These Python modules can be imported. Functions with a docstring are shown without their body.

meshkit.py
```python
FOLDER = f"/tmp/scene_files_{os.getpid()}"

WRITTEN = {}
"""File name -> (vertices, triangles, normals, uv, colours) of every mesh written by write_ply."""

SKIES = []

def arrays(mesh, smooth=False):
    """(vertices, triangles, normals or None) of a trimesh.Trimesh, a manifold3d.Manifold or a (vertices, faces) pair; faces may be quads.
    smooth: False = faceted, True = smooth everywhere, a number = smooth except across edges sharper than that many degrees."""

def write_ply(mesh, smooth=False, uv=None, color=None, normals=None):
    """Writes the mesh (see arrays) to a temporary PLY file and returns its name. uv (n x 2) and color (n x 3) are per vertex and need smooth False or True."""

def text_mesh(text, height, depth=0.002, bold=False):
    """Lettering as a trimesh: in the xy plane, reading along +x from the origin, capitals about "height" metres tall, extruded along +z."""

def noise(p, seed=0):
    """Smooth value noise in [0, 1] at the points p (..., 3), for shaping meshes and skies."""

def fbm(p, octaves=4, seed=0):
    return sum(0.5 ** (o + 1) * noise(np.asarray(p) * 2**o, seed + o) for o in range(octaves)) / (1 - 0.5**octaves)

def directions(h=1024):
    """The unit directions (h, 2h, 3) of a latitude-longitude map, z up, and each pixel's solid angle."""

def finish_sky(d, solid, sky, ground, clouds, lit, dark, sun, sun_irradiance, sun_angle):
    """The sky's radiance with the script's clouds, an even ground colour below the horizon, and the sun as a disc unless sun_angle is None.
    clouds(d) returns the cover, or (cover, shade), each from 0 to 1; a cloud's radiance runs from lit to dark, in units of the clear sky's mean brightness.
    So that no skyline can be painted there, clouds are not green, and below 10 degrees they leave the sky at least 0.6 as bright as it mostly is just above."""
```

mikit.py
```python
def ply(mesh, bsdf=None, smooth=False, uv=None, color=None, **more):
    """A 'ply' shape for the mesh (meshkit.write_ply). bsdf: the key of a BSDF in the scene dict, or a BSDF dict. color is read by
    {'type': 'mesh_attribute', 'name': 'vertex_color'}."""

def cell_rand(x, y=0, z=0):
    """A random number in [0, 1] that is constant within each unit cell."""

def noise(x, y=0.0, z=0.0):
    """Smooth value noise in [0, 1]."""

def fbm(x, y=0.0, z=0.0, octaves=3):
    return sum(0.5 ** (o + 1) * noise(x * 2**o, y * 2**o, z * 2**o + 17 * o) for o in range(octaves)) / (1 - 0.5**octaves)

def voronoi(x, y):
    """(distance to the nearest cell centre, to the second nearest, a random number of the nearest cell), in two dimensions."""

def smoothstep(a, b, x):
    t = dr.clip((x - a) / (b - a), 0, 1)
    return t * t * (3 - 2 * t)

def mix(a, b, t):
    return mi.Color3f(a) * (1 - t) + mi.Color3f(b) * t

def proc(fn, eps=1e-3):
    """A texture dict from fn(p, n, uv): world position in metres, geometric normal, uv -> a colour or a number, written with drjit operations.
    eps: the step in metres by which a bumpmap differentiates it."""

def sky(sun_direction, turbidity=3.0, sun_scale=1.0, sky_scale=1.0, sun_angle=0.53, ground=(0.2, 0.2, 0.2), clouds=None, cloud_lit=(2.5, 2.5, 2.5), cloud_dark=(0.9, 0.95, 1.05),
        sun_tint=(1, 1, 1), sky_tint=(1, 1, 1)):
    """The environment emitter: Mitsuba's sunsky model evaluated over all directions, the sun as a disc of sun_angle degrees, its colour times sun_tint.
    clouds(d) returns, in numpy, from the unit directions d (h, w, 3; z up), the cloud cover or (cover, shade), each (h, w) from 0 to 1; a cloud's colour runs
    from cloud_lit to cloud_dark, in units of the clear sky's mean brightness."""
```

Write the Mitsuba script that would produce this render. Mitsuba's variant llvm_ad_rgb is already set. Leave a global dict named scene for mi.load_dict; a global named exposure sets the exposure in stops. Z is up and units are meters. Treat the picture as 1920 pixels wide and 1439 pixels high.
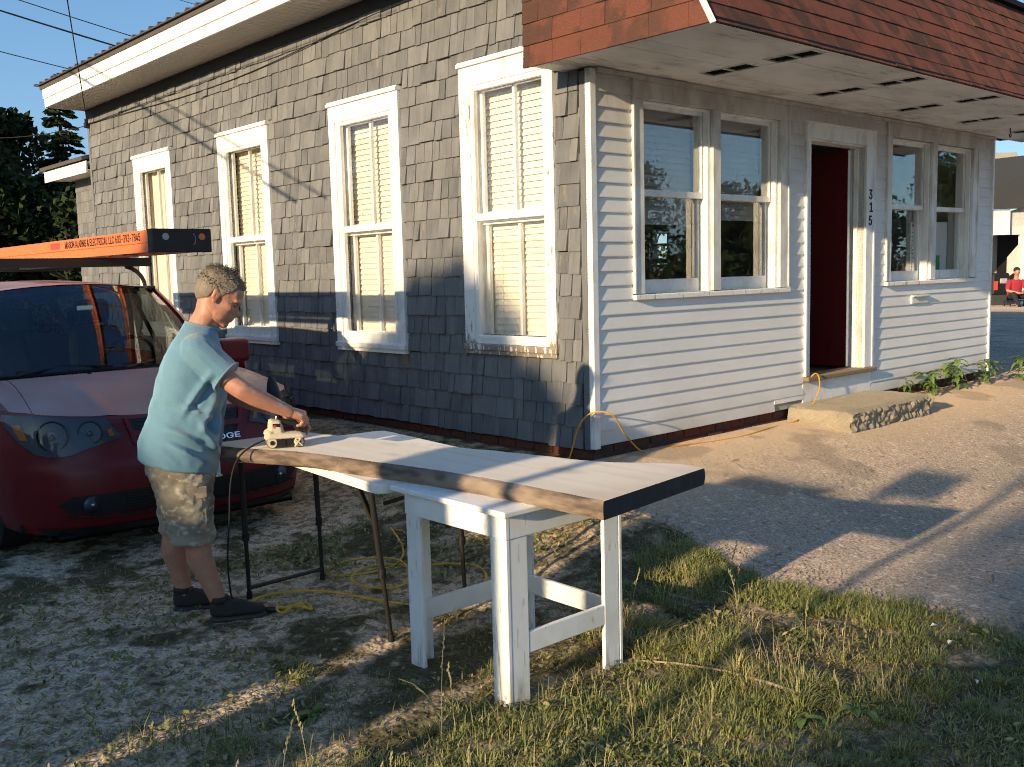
import math, random
import numpy as np, trimesh, shapely, manifold3d
import shapely.geometry as sg, shapely.ops as so
import drjit as dr, mitsuba as mi
import mikit, meshkit
from mikit import proc, fbm, noise, smoothstep, mix, cell_rand, voronoi
T = mi.ScalarTransform4f
scene, labels = {}, {}

# ---------------------------------------------------------------- camera, sky, exposure
EYE = np.array([-5.1014, -4.7899, 1.2386])
FWD = np.array([0.66507, 0.73872, -0.10986])
UP = np.array([0.092, 0.0650, 0.99371])
scene['camera'] = {'type': 'perspective', 'fov': 54.80, 'fov_axis': 'x', 'near_clip': 0.05, 'far_clip': 800.0,
                   'to_world': T().look_at(origin=EYE.tolist(), target=(EYE + FWD).tolist(), up=UP.tolist())}
SUN = np.array([-1.0, -0.13, 0.252])
scene['sky'] = mikit.sky(SUN.tolist(), turbidity=3.0, sun_scale=1.0, sky_scale=1.0, sun_tint=(1.0, 1.15, 1.54), sky_tint=(0.72, 0.95, 1.27), ground=(0.14, 0.13, 0.10))
exposure = 2.55

# ---------------------------------------------------------------- helpers
rng = np.random.default_rng(7)
R = lambda a=0.0, b=1.0: float(rng.uniform(a, b))
count = {}

def key(name):
    """name, or name_001, name_002, ... when it is taken"""
    n = count.get(name, 0)
    count[name] = n + 1
    return name if n == 0 else f'{name}_{n:03d}'

def tag(k, label=None, category=None, group=None, kind=None):
    d = labels.setdefault(k, {})
    for a, b in (('label', label), ('category', category), ('group', group), ('kind', kind)):
        if b: d[a] = b
    return k

def arr(m):
    if hasattr(m, 'to_mesh'):
        q = m.to_mesh()
        return np.array(q.vert_properties[:, :3], float), np.array(q.tri_verts, int)
    if isinstance(m, tuple):
        return np.asarray(m[0], float), np.asarray(m[1], int)
    return np.array(m.vertices), np.array(m.faces)

def put(name, mesh, mat, parent=None, smooth=False, tone=None, **lab):
    """one entry of the scene; parent: the key it is a part of; tone: a number from 0 to 1 that its material may read"""
    k = key(f'{parent}__{name}' if parent else name)
    v, f = arr(mesh)
    uv = None
    if tone is not None:
        t = tone if isinstance(tone, (tuple, list)) else (tone, (tone * 7.31) % 1.0)
        uv = np.tile(np.array(t, float), (len(v), 1))
    scene[k] = mikit.ply((v, f), mat, smooth=smooth, uv=uv)
    if lab: tag(k, **lab)
    return k

def cat(parts):
    vs, fs, n = [], [], 0
    for p in parts:
        v, f = arr(p)
        vs.append(v); fs.append(f + n); n += len(v)
    return np.vstack(vs), np.vstack(fs)

HEX = np.array([[0, 2, 1], [0, 3, 2], [4, 5, 6], [4, 6, 7], [0, 1, 5], [0, 5, 4], [1, 2, 6], [1, 6, 5], [2, 3, 7], [2, 7, 6], [3, 0, 4], [3, 4, 7]])

def hexa(P):
    """a box from its eight corners: four below, the same four above"""
    P = np.asarray(P, float)
    t = P[HEX]
    vol = np.einsum('ij,ij->i', t[:, 0], np.cross(t[:, 1], t[:, 2])).sum()
    return P, (HEX if vol > 0 else HEX[:, ::-1])

def box(x0, x1, y0, y1, z0, z1):
    return hexa([(x0, y0, z0), (x1, y0, z0), (x1, y1, z0), (x0, y1, z0), (x0, y0, z1), (x1, y0, z1), (x1, y1, z1), (x0, y1, z1)])

def hull(pts):
    m = trimesh.convex.convex_hull(np.asarray(pts, float))
    return np.array(m.vertices), np.array(m.faces)

def cbox(x0, x1, y0, y1, z0, z1, c=0.004):
    """a box with chamfered edges"""
    pts = []
    for ax in range(3):
        for sx in (0, 1):
            for sy in (0, 1):
                for sz in (0, 1):
                    p = [(x0, x1)[sx], (y0, y1)[sy], (z0, z1)[sz]]
                    for o in range(3):
                        if o != ax: p[o] += c if (sx, sy, sz)[o] == 0 else -c
                    pts.append(p)
    return hull(pts)

def beam(a, b, w, h, up=(0, 0, 1), c=0.0):
    """a bar of section w x h from a to b"""
    a, b = np.asarray(a, float), np.asarray(b, float)
    d = (b - a) / np.linalg.norm(b - a)
    s = np.cross(d, up); s /= np.linalg.norm(s)
    u = np.cross(s, d)
    P = [p + s * sx * w / 2 + u * su * h / 2 for p in (a,) for sx, su in ((-1, -1), (1, -1), (1, 1), (-1, 1))]
    Q = [p + s * sx * w / 2 + u * su * h / 2 for p in (b,) for sx, su in ((-1, -1), (1, -1), (1, 1), (-1, 1))]
    return hexa(P + Q)

def tube(path, r, n=8, close=False):
    path = np.asarray(path, float)
    m = len(path)
    r = np.broadcast_to(np.asarray(r, float), (m,))
    d = np.gradient(path, axis=0)
    d /= np.linalg.norm(d, axis=1, keepdims=True) + 1e-12
    ref = np.array([0, 0, 1.0]) if abs(d[0, 2]) < 0.9 else np.array([1.0, 0, 0])
    s = np.cross(d[0], ref); s /= np.linalg.norm(s)
    V = []
    ang = np.arange(n) * 2 * np.pi / n
    for i in range(m):
        s = s - d[i] * (s @ d[i]); s /= np.linalg.norm(s)
        t = np.cross(d[i], s)
        V.append(path[i] + r[i] * (np.cos(ang)[:, None] * s + np.sin(ang)[:, None] * t))
    V = np.vstack(V)
    F = []
    for i in range(m - 1):
        for k in range(n):
            a, b = i * n + k, i * n + (k + 1) % n
            F += [[a, b, b + n], [a, b + n, a + n]]
    V = np.vstack([V, path[0], path[-1]])
    e0, e1 = m * n, m * n + 1
    for k in range(n):
        F += [[e0, (k + 1) % n, k], [e1, (m - 1) * n + k, (m - 1) * n + (k + 1) % n]]
    return V, np.array(F)

def spline(pts, n=60):
    """a smooth curve through the points"""
    from scipy.interpolate import CubicSpline
    p = np.asarray(pts, float)
    t = np.r_[0, np.cumsum(np.linalg.norm(np.diff(p, axis=0), axis=1))]
    return CubicSpline(t, p)(np.linspace(0, t[-1], n))

def loft(rings, caps=True):
    """a skin over rings of equal length"""
    rings = [np.asarray(r, float) for r in rings]
    n, m = len(rings[0]), len(rings)
    V = np.vstack(rings); F = []
    for i in range(m - 1):
        for k in range(n):
            a, b = i * n + k, i * n + (k + 1) % n
            F += [[a, b, b + n], [a, b + n, a + n]]
    if caps:
        V = np.vstack([V, rings[0].mean(0), rings[-1].mean(0)])
        for k in range(n):
            F += [[n * m, (k + 1) % n, k], [n * m + 1, (m - 1) * n + k, (m - 1) * n + (k + 1) % n]]
    F = np.array(F)
    t = V[F]
    if np.einsum('ij,ij->i', t[:, 0] - V.mean(0), np.cross(t[:, 1] - V.mean(0), t[:, 2] - V.mean(0))).sum() < 0: F = F[:, ::-1]
    return V, F

def sheet(fn, us, vs):
    """a grid of the points fn(u, v); fn is vectorised"""
    U, Vv = np.meshgrid(us, vs, indexing='ij')
    P = np.stack(fn(U, Vv), -1).reshape(-1, 3)
    nu, nv = len(us), len(vs)
    i = (np.arange(nu - 1)[:, None] * nv + np.arange(nv - 1)[None]).ravel()
    return P, np.vstack([np.stack([i, i + nv, i + nv + 1], 1), np.stack([i, i + nv + 1, i + 1], 1)])

def prism(poly, z0, z1):
    """a shapely polygon extruded along z"""
    m = trimesh.creation.extrude_polygon(poly, z1 - z0, engine='earcut')
    m.apply_translation([0, 0, z0])
    return np.array(m.vertices), np.array(m.faces)

def move(m, M, t=(0, 0, 0)):
    v, f = arr(m)
    M = np.asarray(M, float)
    v = v @ M.T + np.asarray(t, float)
    return v, (f if np.linalg.det(M) > 0 else f[:, ::-1])

def frame(e1, e2, e3):
    return np.stack([e1, e2, e3], 1)

def sphere_pts(c, r, sub=1):
    s = ICO[sub]
    return s * np.asarray(r) + np.asarray(c)
ICO = {k: np.array(trimesh.creation.icosphere(subdivisions=k).vertices) for k in (1, 2)}

def blob(c, r, rot=None):
    """an ellipsoid as a manifold"""
    s = manifold3d.Manifold.sphere(1.0, 20).scale(np.broadcast_to(np.asarray(r, float), (3,)).tolist())
    if rot is not None: s = s.transform(np.hstack([np.asarray(rot), np.zeros((3, 1))]))
    return s.translate(list(map(float, c)))

def bone(a, ra, b, rb):
    return manifold3d.Manifold.batch_hull([blob(a, ra), blob(b, rb)])

def union(ms):
    return manifold3d.Manifold.batch_boolean(ms, manifold3d.OpType.Add)

def soften(m, edge=0.02, it=10):
    m = m.refine_to_length(edge)
    v, f = arr(m)
    t = trimesh.Trimesh(v, f, process=True)
    trimesh.smoothing.filter_taubin(t, iterations=it)
    return np.array(t.vertices), np.array(t.faces)

def ngrad(p, s, seed=0):
    return meshkit.fbm(np.asarray(p) * s, 3, seed) - 0.5

# ---------------------------------------------------------------- materials
def col(c): return {'type': 'rgb', 'value': list(map(float, c))}
def two(b): return {'type': 'twosided', 'bsdf': b}
def plain(name, c, rough=0.6, metal=0.0, spec=0.4, **kw):
    scene[name] = two({'type': 'principled', 'base_color': col(c), 'roughness': rough, 'metallic': metal, 'specular': spec, **kw})
def tex(name, fn, rough=0.75, spec=0.3, bump=None, bscale=1.0, eps=1e-3, **kw):
    b = {'type': 'principled', 'base_color': proc(fn), 'roughness': rough, 'specular': spec, **kw}
    if bump is not None: b = {'type': 'bumpmap', 'arbitrary': proc(bump, eps), 'scale': float(bscale), 'bsdf': b}
    scene[name] = two(b)

def f_shingle(p, n, uv):
    g = fbm(p.y * 75, p.z * 3.2 + uv.y * 40, p.x * 20)
    w = fbm(p.y * 9 + uv.x * 30, p.z * 6, 3)
    c = mix((0.098, 0.101, 0.109), (0.226, 0.225, 0.227), dr.clip(0.1 + 0.45 * uv.x + 0.55 * (g - 0.5) + 0.5 * (w - 0.5) + 0.15, 0, 1))
    bare = smoothstep(0.66, 0.78, fbm(p.y * 26, p.z * 9, uv.x * 11)) * smoothstep(0.55, 0.8, uv.y)
    return mix(c, (0.25, 0.21, 0.16), bare * 0.6)
tex('mat_shingle', f_shingle, rough=0.85, spec=0.2)

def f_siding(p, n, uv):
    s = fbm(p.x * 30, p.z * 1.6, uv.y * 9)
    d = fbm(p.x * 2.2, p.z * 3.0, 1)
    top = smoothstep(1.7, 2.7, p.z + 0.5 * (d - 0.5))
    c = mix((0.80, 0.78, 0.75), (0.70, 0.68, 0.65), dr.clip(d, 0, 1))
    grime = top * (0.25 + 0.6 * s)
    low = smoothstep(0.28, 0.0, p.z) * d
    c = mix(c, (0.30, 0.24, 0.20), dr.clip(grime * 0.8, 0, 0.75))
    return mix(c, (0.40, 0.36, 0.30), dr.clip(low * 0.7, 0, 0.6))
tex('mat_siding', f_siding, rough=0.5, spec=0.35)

def f_trim(p, n, uv):
    d = fbm(p.x * 14, p.y * 14, p.z * 5)
    return mix((0.82, 0.81, 0.78), (0.66, 0.64, 0.60), smoothstep(0.45, 0.8, d))
tex('mat_trim', f_trim, rough=0.45, spec=0.4)

def f_peel(p, n, uv):
    d = fbm(p.x * 60, p.y * 60, p.z * 12, octaves=4)
    e = fbm(p.x * 5, p.y * 7, p.z * 2.4)
    m = smoothstep(0.62, 0.67, d * 0.7 + e * 0.3 + 0.09 * smoothstep(1.2, 0.6, p.z))
    m2 = smoothstep(0.76, 0.68, p.z) * smoothstep(0.36, 0.42, d)
    return mix((0.80, 0.78, 0.74), (0.27, 0.22, 0.17), dr.clip(m * 0.85 + m2, 0, 1))
tex('mat_peel', f_peel, rough=0.7, spec=0.25)

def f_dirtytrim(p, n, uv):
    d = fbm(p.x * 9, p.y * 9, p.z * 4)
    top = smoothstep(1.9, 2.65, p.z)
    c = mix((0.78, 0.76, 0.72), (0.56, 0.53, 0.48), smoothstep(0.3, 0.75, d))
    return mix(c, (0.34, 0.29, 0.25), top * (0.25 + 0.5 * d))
tex('mat_dirtytrim', f_dirtytrim, rough=0.5, spec=0.35)

def f_red(p, n, uv):
    g = noise(p.x * 260, p.y * 260, p.z * 260)
    b = smoothstep(0.42, 0.58, fbm((p.x + p.y) * 6 + uv.x * 60, p.z * 6, uv.y * 20))
    c = mix((0.150, 0.058, 0.043), (0.078, 0.044, 0.036), dr.clip(b * 0.9 + 0.35 * (uv.x - 0.5), 0, 1))
    return c * (0.62 + 0.75 * g)
tex('mat_red_shingle', f_red, rough=0.95, spec=0.1)

def f_drive(p, n, uv):
    a = fbm(p.x * 1.1, p.y * 1.1, 1)
    g = noise(p.x * 110, p.y * 110, 0)
    g2 = noise(p.x * 37, p.y * 37, 5)
    c = mix((0.47, 0.36, 0.27), (0.36, 0.295, 0.235), smoothstep(0.3, 0.7, a))
    c = c * (0.58 + 0.72 * g)
    c = mix(c, (0.62, 0.54, 0.45), smoothstep(0.80, 0.90, g2) * 0.75)
    c = mix(c, (0.10, 0.085, 0.07), smoothstep(0.17, 0.08, g2) * 0.6)
    sand = smoothstep(-1.5, -0.2, p.y + 0.8 * (a - 0.5)) * smoothstep(8.0, 5.0, p.x)
    return mix(c, (0.58, 0.42, 0.275), sand * 0.75)
_fd = f_drive
def f_drive2(p, n, uv):
    c = _fd(p, n, uv)
    w = fbm(p.x * 1.7, p.y * 1.7, 7)
    a, b_, r_ = voronoi(p.x * 0.42 + 0.9 * w, p.y * 0.42 + 0.8 * fbm(p.x * 1.7, p.y * 1.7, 13))
    crack = smoothstep(0.012, 0.003, b_ - a) * smoothstep(0.52, 0.66, fbm(p.x * 1.3, p.y * 1.3, 21))
    stain = smoothstep(0.60, 0.70, fbm(p.x * 1.9, p.y * 1.9, 31))
    c = mix(c, (0.11, 0.095, 0.08), stain * 0.35)
    return mix(c, (0.055, 0.05, 0.045), crack * 0.55)
f_drive = f_drive2
def b_drive(p, n, uv): return noise(p.x * 90, p.y * 90, 0) * 0.006 + noise(p.x * 30, p.y * 30, 4) * 0.006
tex('mat_drive', f_drive, rough=0.95, spec=0.1, bump=b_drive, bscale=1.0, eps=3e-3)

def f_soil(p, n, uv):
    a = fbm(p.x * 1.3, p.y * 1.3, 3, octaves=4)
    b = fbm(p.x * 7, p.y * 7, 9, octaves=4)
    g = noise(p.x * 120, p.y * 120, 0)
    c = mix((0.105, 0.092, 0.052), (0.44, 0.325, 0.205), smoothstep(0.42, 0.60, 0.5 * a + 0.5 * b))
    dust = smoothstep(0.40, 0.56, b * 0.6 + 0.4 * a) * smoothstep(-2.5, -0.6, p.y) * smoothstep(-1.0, -2.0, p.x)
    c = mix(c, (0.56, 0.46, 0.345), dust * 0.9)
    h = fbm(p.x * 26, p.y * 26, 4, octaves=4)
    c = mix(c, (0.070, 0.062, 0.038), smoothstep(0.52, 0.64, h) * 0.6)
    return c * (0.55 + 0.8 * g)
def b_soil(p, n, uv): return fbm(p.x * 40, p.y * 40, 2) * 0.02
tex('mat_soil', f_soil, rough=0.97, spec=0.05, bump=b_soil, bscale=1.0, eps=4e-3)

def f_blade(p, n, uv):
    c = mix((0.085, 0.108, 0.036), (0.270, 0.280, 0.095), uv.x)
    return mix(c, (0.44, 0.34, 0.18), smoothstep(0.62, 0.95, uv.y))
scene['mat_blade'] = two({'type': 'principled', 'base_color': proc(f_blade), 'roughness': 0.7, 'specular': 0.2})
def f_leaf(p, n, uv):
    return mix((0.012, 0.022, 0.009), (0.040, 0.058, 0.018), uv.x)
scene['mat_leaf'] = two({'type': 'principled', 'base_color': proc(f_leaf), 'roughness': 0.75, 'specular': 0.15})
def f_weed(p, n, uv): return mix((0.070, 0.130, 0.030), (0.150, 0.210, 0.060), uv.x)
scene['mat_weed'] = two({'type': 'principled', 'base_color': proc(f_weed), 'roughness': 0.55, 'specular': 0.3})

def f_brick(p, n, uv):
    g = fbm(p.x * 40, p.y * 40, p.z * 40)
    return mix((0.165, 0.050, 0.032), (0.105, 0.060, 0.045), uv.x) * (0.6 + 0.8 * g)
tex('mat_brick', f_brick, rough=0.95, spec=0.1)
plain('mat_mortar', (0.11, 0.095, 0.08), 0.95, spec=0.1)

def f_stone(p, n, uv):
    g = fbm(p.x * 9, p.y * 9, p.z * 9)
    s = noise(p.x * 150, p.y * 150, p.z * 150)
    return mix((0.37, 0.31, 0.225), (0.25, 0.215, 0.165), g) * (0.72 + 0.5 * s)
tex('mat_stone', f_stone, rough=0.95, spec=0.1)

def f_slab(p, n, uv):
    g = fbm(p.x * 26, p.y * 1.4, 3, octaves=4)
    k1 = dr.sqrt(dr.square((p.x + 2.30) * 1.0) + dr.square((p.y + 1.98) * 0.55))
    k2 = dr.sqrt(dr.square((p.x + 2.55) * 1.0) + dr.square((p.y + 1.15) * 0.5))
    k3 = dr.sqrt(dr.square((p.x + 2.40) * 1.0) + dr.square((p.y + 0.9) * 0.5))
    w = fbm(p.x * 9, p.y * 5, 1)
    ring = smoothstep(0.085, 0.02, k1 + 0.05 * (w - 0.5)) + 0.7 * smoothstep(0.05, 0.01, k2 + 0.04 * (w - 0.5)) + 0.6 * smoothstep(0.05, 0.01, k3 + 0.04 * (w - 0.5))
    c = mix((0.69, 0.63, 0.54), (0.65, 0.58, 0.49), smoothstep(0.3, 0.75, g))
    c = mix(c, (0.40, 0.33, 0.26), dr.clip(ring, 0, 1) * 0.5 * (0.5 + w))
    return mix(c, (0.50, 0.39, 0.28), smoothstep(-2.1, -2.45, p.y + 0.3 * (w - 0.5)) * 0.5)
tex('mat_slab_top', f_slab, rough=0.7, spec=0.2)
def f_bark(p, n, uv):
    g = fbm(p.x * 30, p.y * 9, p.z * 34, octaves=4)
    b = fbm(p.x * 5, p.y * 4, p.z * 9)
    c = mix((0.25, 0.185, 0.140), (0.115, 0.085, 0.068), smoothstep(0.3, 0.7, g))
    return mix(c, (0.36, 0.28, 0.215), smoothstep(0.5, 0.72, b) * 0.7)
def b_bark(p, n, uv): return fbm(p.x * 45, p.y * 22, p.z * 50) * 0.012
tex('mat_live_edge', f_bark, rough=0.9, spec=0.1, bump=b_bark, eps=2e-3)
def f_end(p, n, uv):
    g = fbm(p.x * 60, p.y * 60, p.z * 22)
    return mix((0.020, 0.021, 0.024), (0.055, 0.052, 0.050), g)
tex('mat_slab_end', f_end, rough=0.6, spec=0.3)

def f_vanpaint(p, n, uv):
    d = fbm(p.x * 3, p.y * 3, 2)
    s = noise(p.x * 330, p.y * 330, p.z * 330)
    up = smoothstep(0.35, 0.95, n.z)
    dust = dr.clip(up * (0.48 + 0.3 * d) + 0.12 * (s - 0.5) * up, 0, 0.75)
    return mix((0.135, 0.009, 0.013), (0.46, 0.36, 0.34), dust)
scene['mat_van_paint'] = two({'type': 'principled', 'base_color': proc(f_vanpaint), 'roughness': 0.36, 'specular': 0.3, 'clearcoat': 0.22, 'clearcoat_gloss': 0.9})
def f_tee(p, n, uv):
    d = fbm(p.x * 6, p.y * 6, p.z * 6)
    s = noise(p.x * 420, p.y * 420, p.z * 420)
    # sawdust lies on the shoulders and the belly
    e = fbm(p.x * 3 + 7, p.y * 3, p.z * 2.2)
    du = dr.clip(smoothstep(0.62, 1.0, n.z) * 0.7 + smoothstep(0.40, 0.66, e) * smoothstep(-0.35, 0.5, n.x) * 0.75, 0, 0.85)
    c = mix((0.155, 0.280, 0.365), (0.122, 0.236, 0.325), d)
    c = mix(c, (0.40, 0.40, 0.345), du * (0.75 + 0.5 * (s - 0.5)))
    return c * (0.9 + 0.2 * s)
tex('mat_tee', f_tee, rough=0.95, spec=0.05, sheen=0.3)
def f_shorts(p, n, uv):
    d = fbm(p.x * 11, p.y * 11, p.z * 11, octaves=4)
    e = fbm(p.x * 40, p.y * 40, p.z * 40)
    c = mix((0.33, 0.285, 0.215), (0.20, 0.17, 0.13), smoothstep(0.4, 0.7, d))
    return mix(c, (0.60, 0.55, 0.45), smoothstep(0.55, 0.72, e) * 0.55)
tex('mat_shorts', f_shorts, rough=0.95, spec=0.05)
def f_skin(p, n, uv):
    d = fbm(p.x * 30, p.y * 30, p.z * 30, octaves=4)
    du = smoothstep(0.50, 0.66, fbm(p.x * 55, p.y * 55, p.z * 55)) * smoothstep(0.85, 0.66, p.z) * smoothstep(0.30, 0.55, p.z) * smoothstep(-0.2, 0.7, n.z)
    return mix(mix((0.52, 0.26, 0.17), (0.41, 0.175, 0.11), d), (0.56, 0.50, 0.42), du * 0.8)
tex('mat_skin', f_skin, rough=0.5, spec=0.4)
def f_hair(p, n, uv):
    d = fbm(p.x * 160, p.y * 160, p.z * 40)
    e = fbm(p.x * 14, p.y * 14, p.z * 14)
    return mix((0.060, 0.044, 0.030), (0.26, 0.215, 0.165), dr.clip(0.3 * d + 0.7 * uv.x + 0.5 * (e - 0.5), 0, 1))
tex('mat_hair', f_hair, rough=0.6, spec=0.3)

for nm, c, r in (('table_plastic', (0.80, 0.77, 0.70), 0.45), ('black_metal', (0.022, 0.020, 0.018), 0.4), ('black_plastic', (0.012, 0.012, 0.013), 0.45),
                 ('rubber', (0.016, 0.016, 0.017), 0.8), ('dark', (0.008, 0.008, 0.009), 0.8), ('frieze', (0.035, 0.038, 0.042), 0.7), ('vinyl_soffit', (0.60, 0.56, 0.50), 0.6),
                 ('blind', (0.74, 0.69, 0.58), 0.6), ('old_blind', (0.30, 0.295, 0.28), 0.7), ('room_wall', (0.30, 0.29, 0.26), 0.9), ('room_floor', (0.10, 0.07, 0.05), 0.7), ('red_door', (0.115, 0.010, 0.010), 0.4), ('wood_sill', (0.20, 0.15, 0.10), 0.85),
                 ('fibreglass', (0.62, 0.165, 0.060), 0.5), ('yellow_cord', (0.62, 0.40, 0.045), 0.5), ('orange_cord', (0.66, 0.30, 0.03), 0.5), ('shoe', (0.030, 0.027, 0.025), 0.8), ('shoe_sole', (0.055, 0.05, 0.045), 0.8),
                 ('sander_cream', (0.55, 0.47, 0.34), 0.6), ('sander_belt', (0.20, 0.12, 0.085), 0.9), ('dust_bag', (0.016, 0.020, 0.032), 0.7), ('lamp_shell', (0.085, 0.095, 0.110), 0.35), ('ink', (0.010, 0.009, 0.010), 0.6), ('paper', (0.70, 0.68, 0.64), 0.8),
                 ('red_ink', (0.5, 0.06, 0.04), 0.6), ('plate', (0.45, 0.60, 0.58), 0.5), ('plate_ink', (0.05, 0.10, 0.07), 0.6), ('chrome', (0.62, 0.62, 0.63), 0.2), ('lamp_reflector', (0.55, 0.56, 0.58), 0.18),
                 ('amber', (0.60, 0.20, 0.03), 0.3), ('grey_roof', (0.045, 0.047, 0.05), 0.9), ('bark', (0.070, 0.052, 0.040), 0.95), ('red_shirt', (0.36, 0.03, 0.05), 0.9), ('navy', (0.02, 0.022, 0.035), 0.9),
                 ('metal_roof', (0.085, 0.075, 0.070), 0.6), ('stalk', (0.34, 0.29, 0.14), 0.8), ('stick', (0.36, 0.28, 0.19), 0.9), ('litter', (0.75, 0.75, 0.74), 0.6), ('fence_board', (0.26, 0.19, 0.12), 0.9),
                 ('cream_wall', (0.62, 0.58, 0.50), 0.8), ('beige_wall', (0.36, 0.33, 0.28), 0.8), ('green_paper', (0.12, 0.30, 0.12), 0.8), ('seat', (0.03, 0.03, 0.032), 0.9), ('lip', (0.30, 0.10, 0.075), 0.5),
                 ('eye', (0.02, 0.015, 0.012), 0.3), ('dead_leaf', (0.30, 0.12, 0.05), 0.8), ('sign_back', (0.35, 0.36, 0.37), 0.5), ('hill', (0.02, 0.03, 0.014), 0.95)):
    plain('mat_' + nm, c, r)
def f_white(p, n, uv):
    d = fbm(p.x * 8, p.y * 8, p.z * 5, octaves=4)
    s = fbm(p.x * 60, p.y * 60, p.z * 9, octaves=3)
    g = noise(p.x * 160, p.y * 160, p.z * 14)
    c = mix((0.82, 0.82, 0.81), (0.72, 0.71, 0.68), smoothstep(0.4, 0.75, d)) * (0.97 + 0.05 * g)
    feet = smoothstep(-0.22, -0.40, p.z) * smoothstep(-1.0, -1.4, p.y) * smoothstep(-1.9, -2.0, p.x)
    c = mix(c, (0.40, 0.36, 0.28), dr.clip(smoothstep(0.70, 0.78, s) * 0.5 + feet * smoothstep(0.35, 0.7, s) * 0.8, 0, 0.85))
    return c
tex('mat_white_paint', f_white, rough=0.42, spec=0.4)
def f_soffit(p, n, uv):
    d = fbm(p.x * 2.5, p.y * 5, 1, octaves=4)
    s = fbm(p.x * 9, p.y * 40, 3)
    c = mix((0.80, 0.77, 0.72), (0.67, 0.635, 0.58), smoothstep(0.3, 0.75, d))
    return mix(c, (0.33, 0.28, 0.22), smoothstep(0.62, 0.8, d * 0.5 + s * 0.5 + 0.12 * smoothstep(-0.5, 0.0, p.y)) * 0.6)
tex('mat_soffit', f_soffit, rough=0.6, spec=0.3)
scene['mat_chrome'] = two({'type': 'roughconductor', 'material': 'Al', 'alpha': 0.15})
scene['mat_lamp_reflector'] = two({'type': 'roughconductor', 'material': 'Al', 'alpha': 0.30, 'specular_reflectance': col((0.14, 0.155, 0.18))})
scene['mat_glass'] = {'type': 'thindielectric', 'int_ior': 1.5}
scene['mat_front_glass'] = {'type': 'thindielectric', 'int_ior': 1.85}
scene['mat_car_glass'] = {'type': 'thindielectric', 'int_ior': 1.55, 'specular_transmittance': col((0.26, 0.30, 0.32))}
scene['mat_lens'] = {'type': 'thindielectric', 'int_ior': 1.5, 'specular_transmittance': col((0.75, 0.8, 0.85)), 'specular_reflectance': col((0.35, 0.35, 0.35))}
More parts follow.
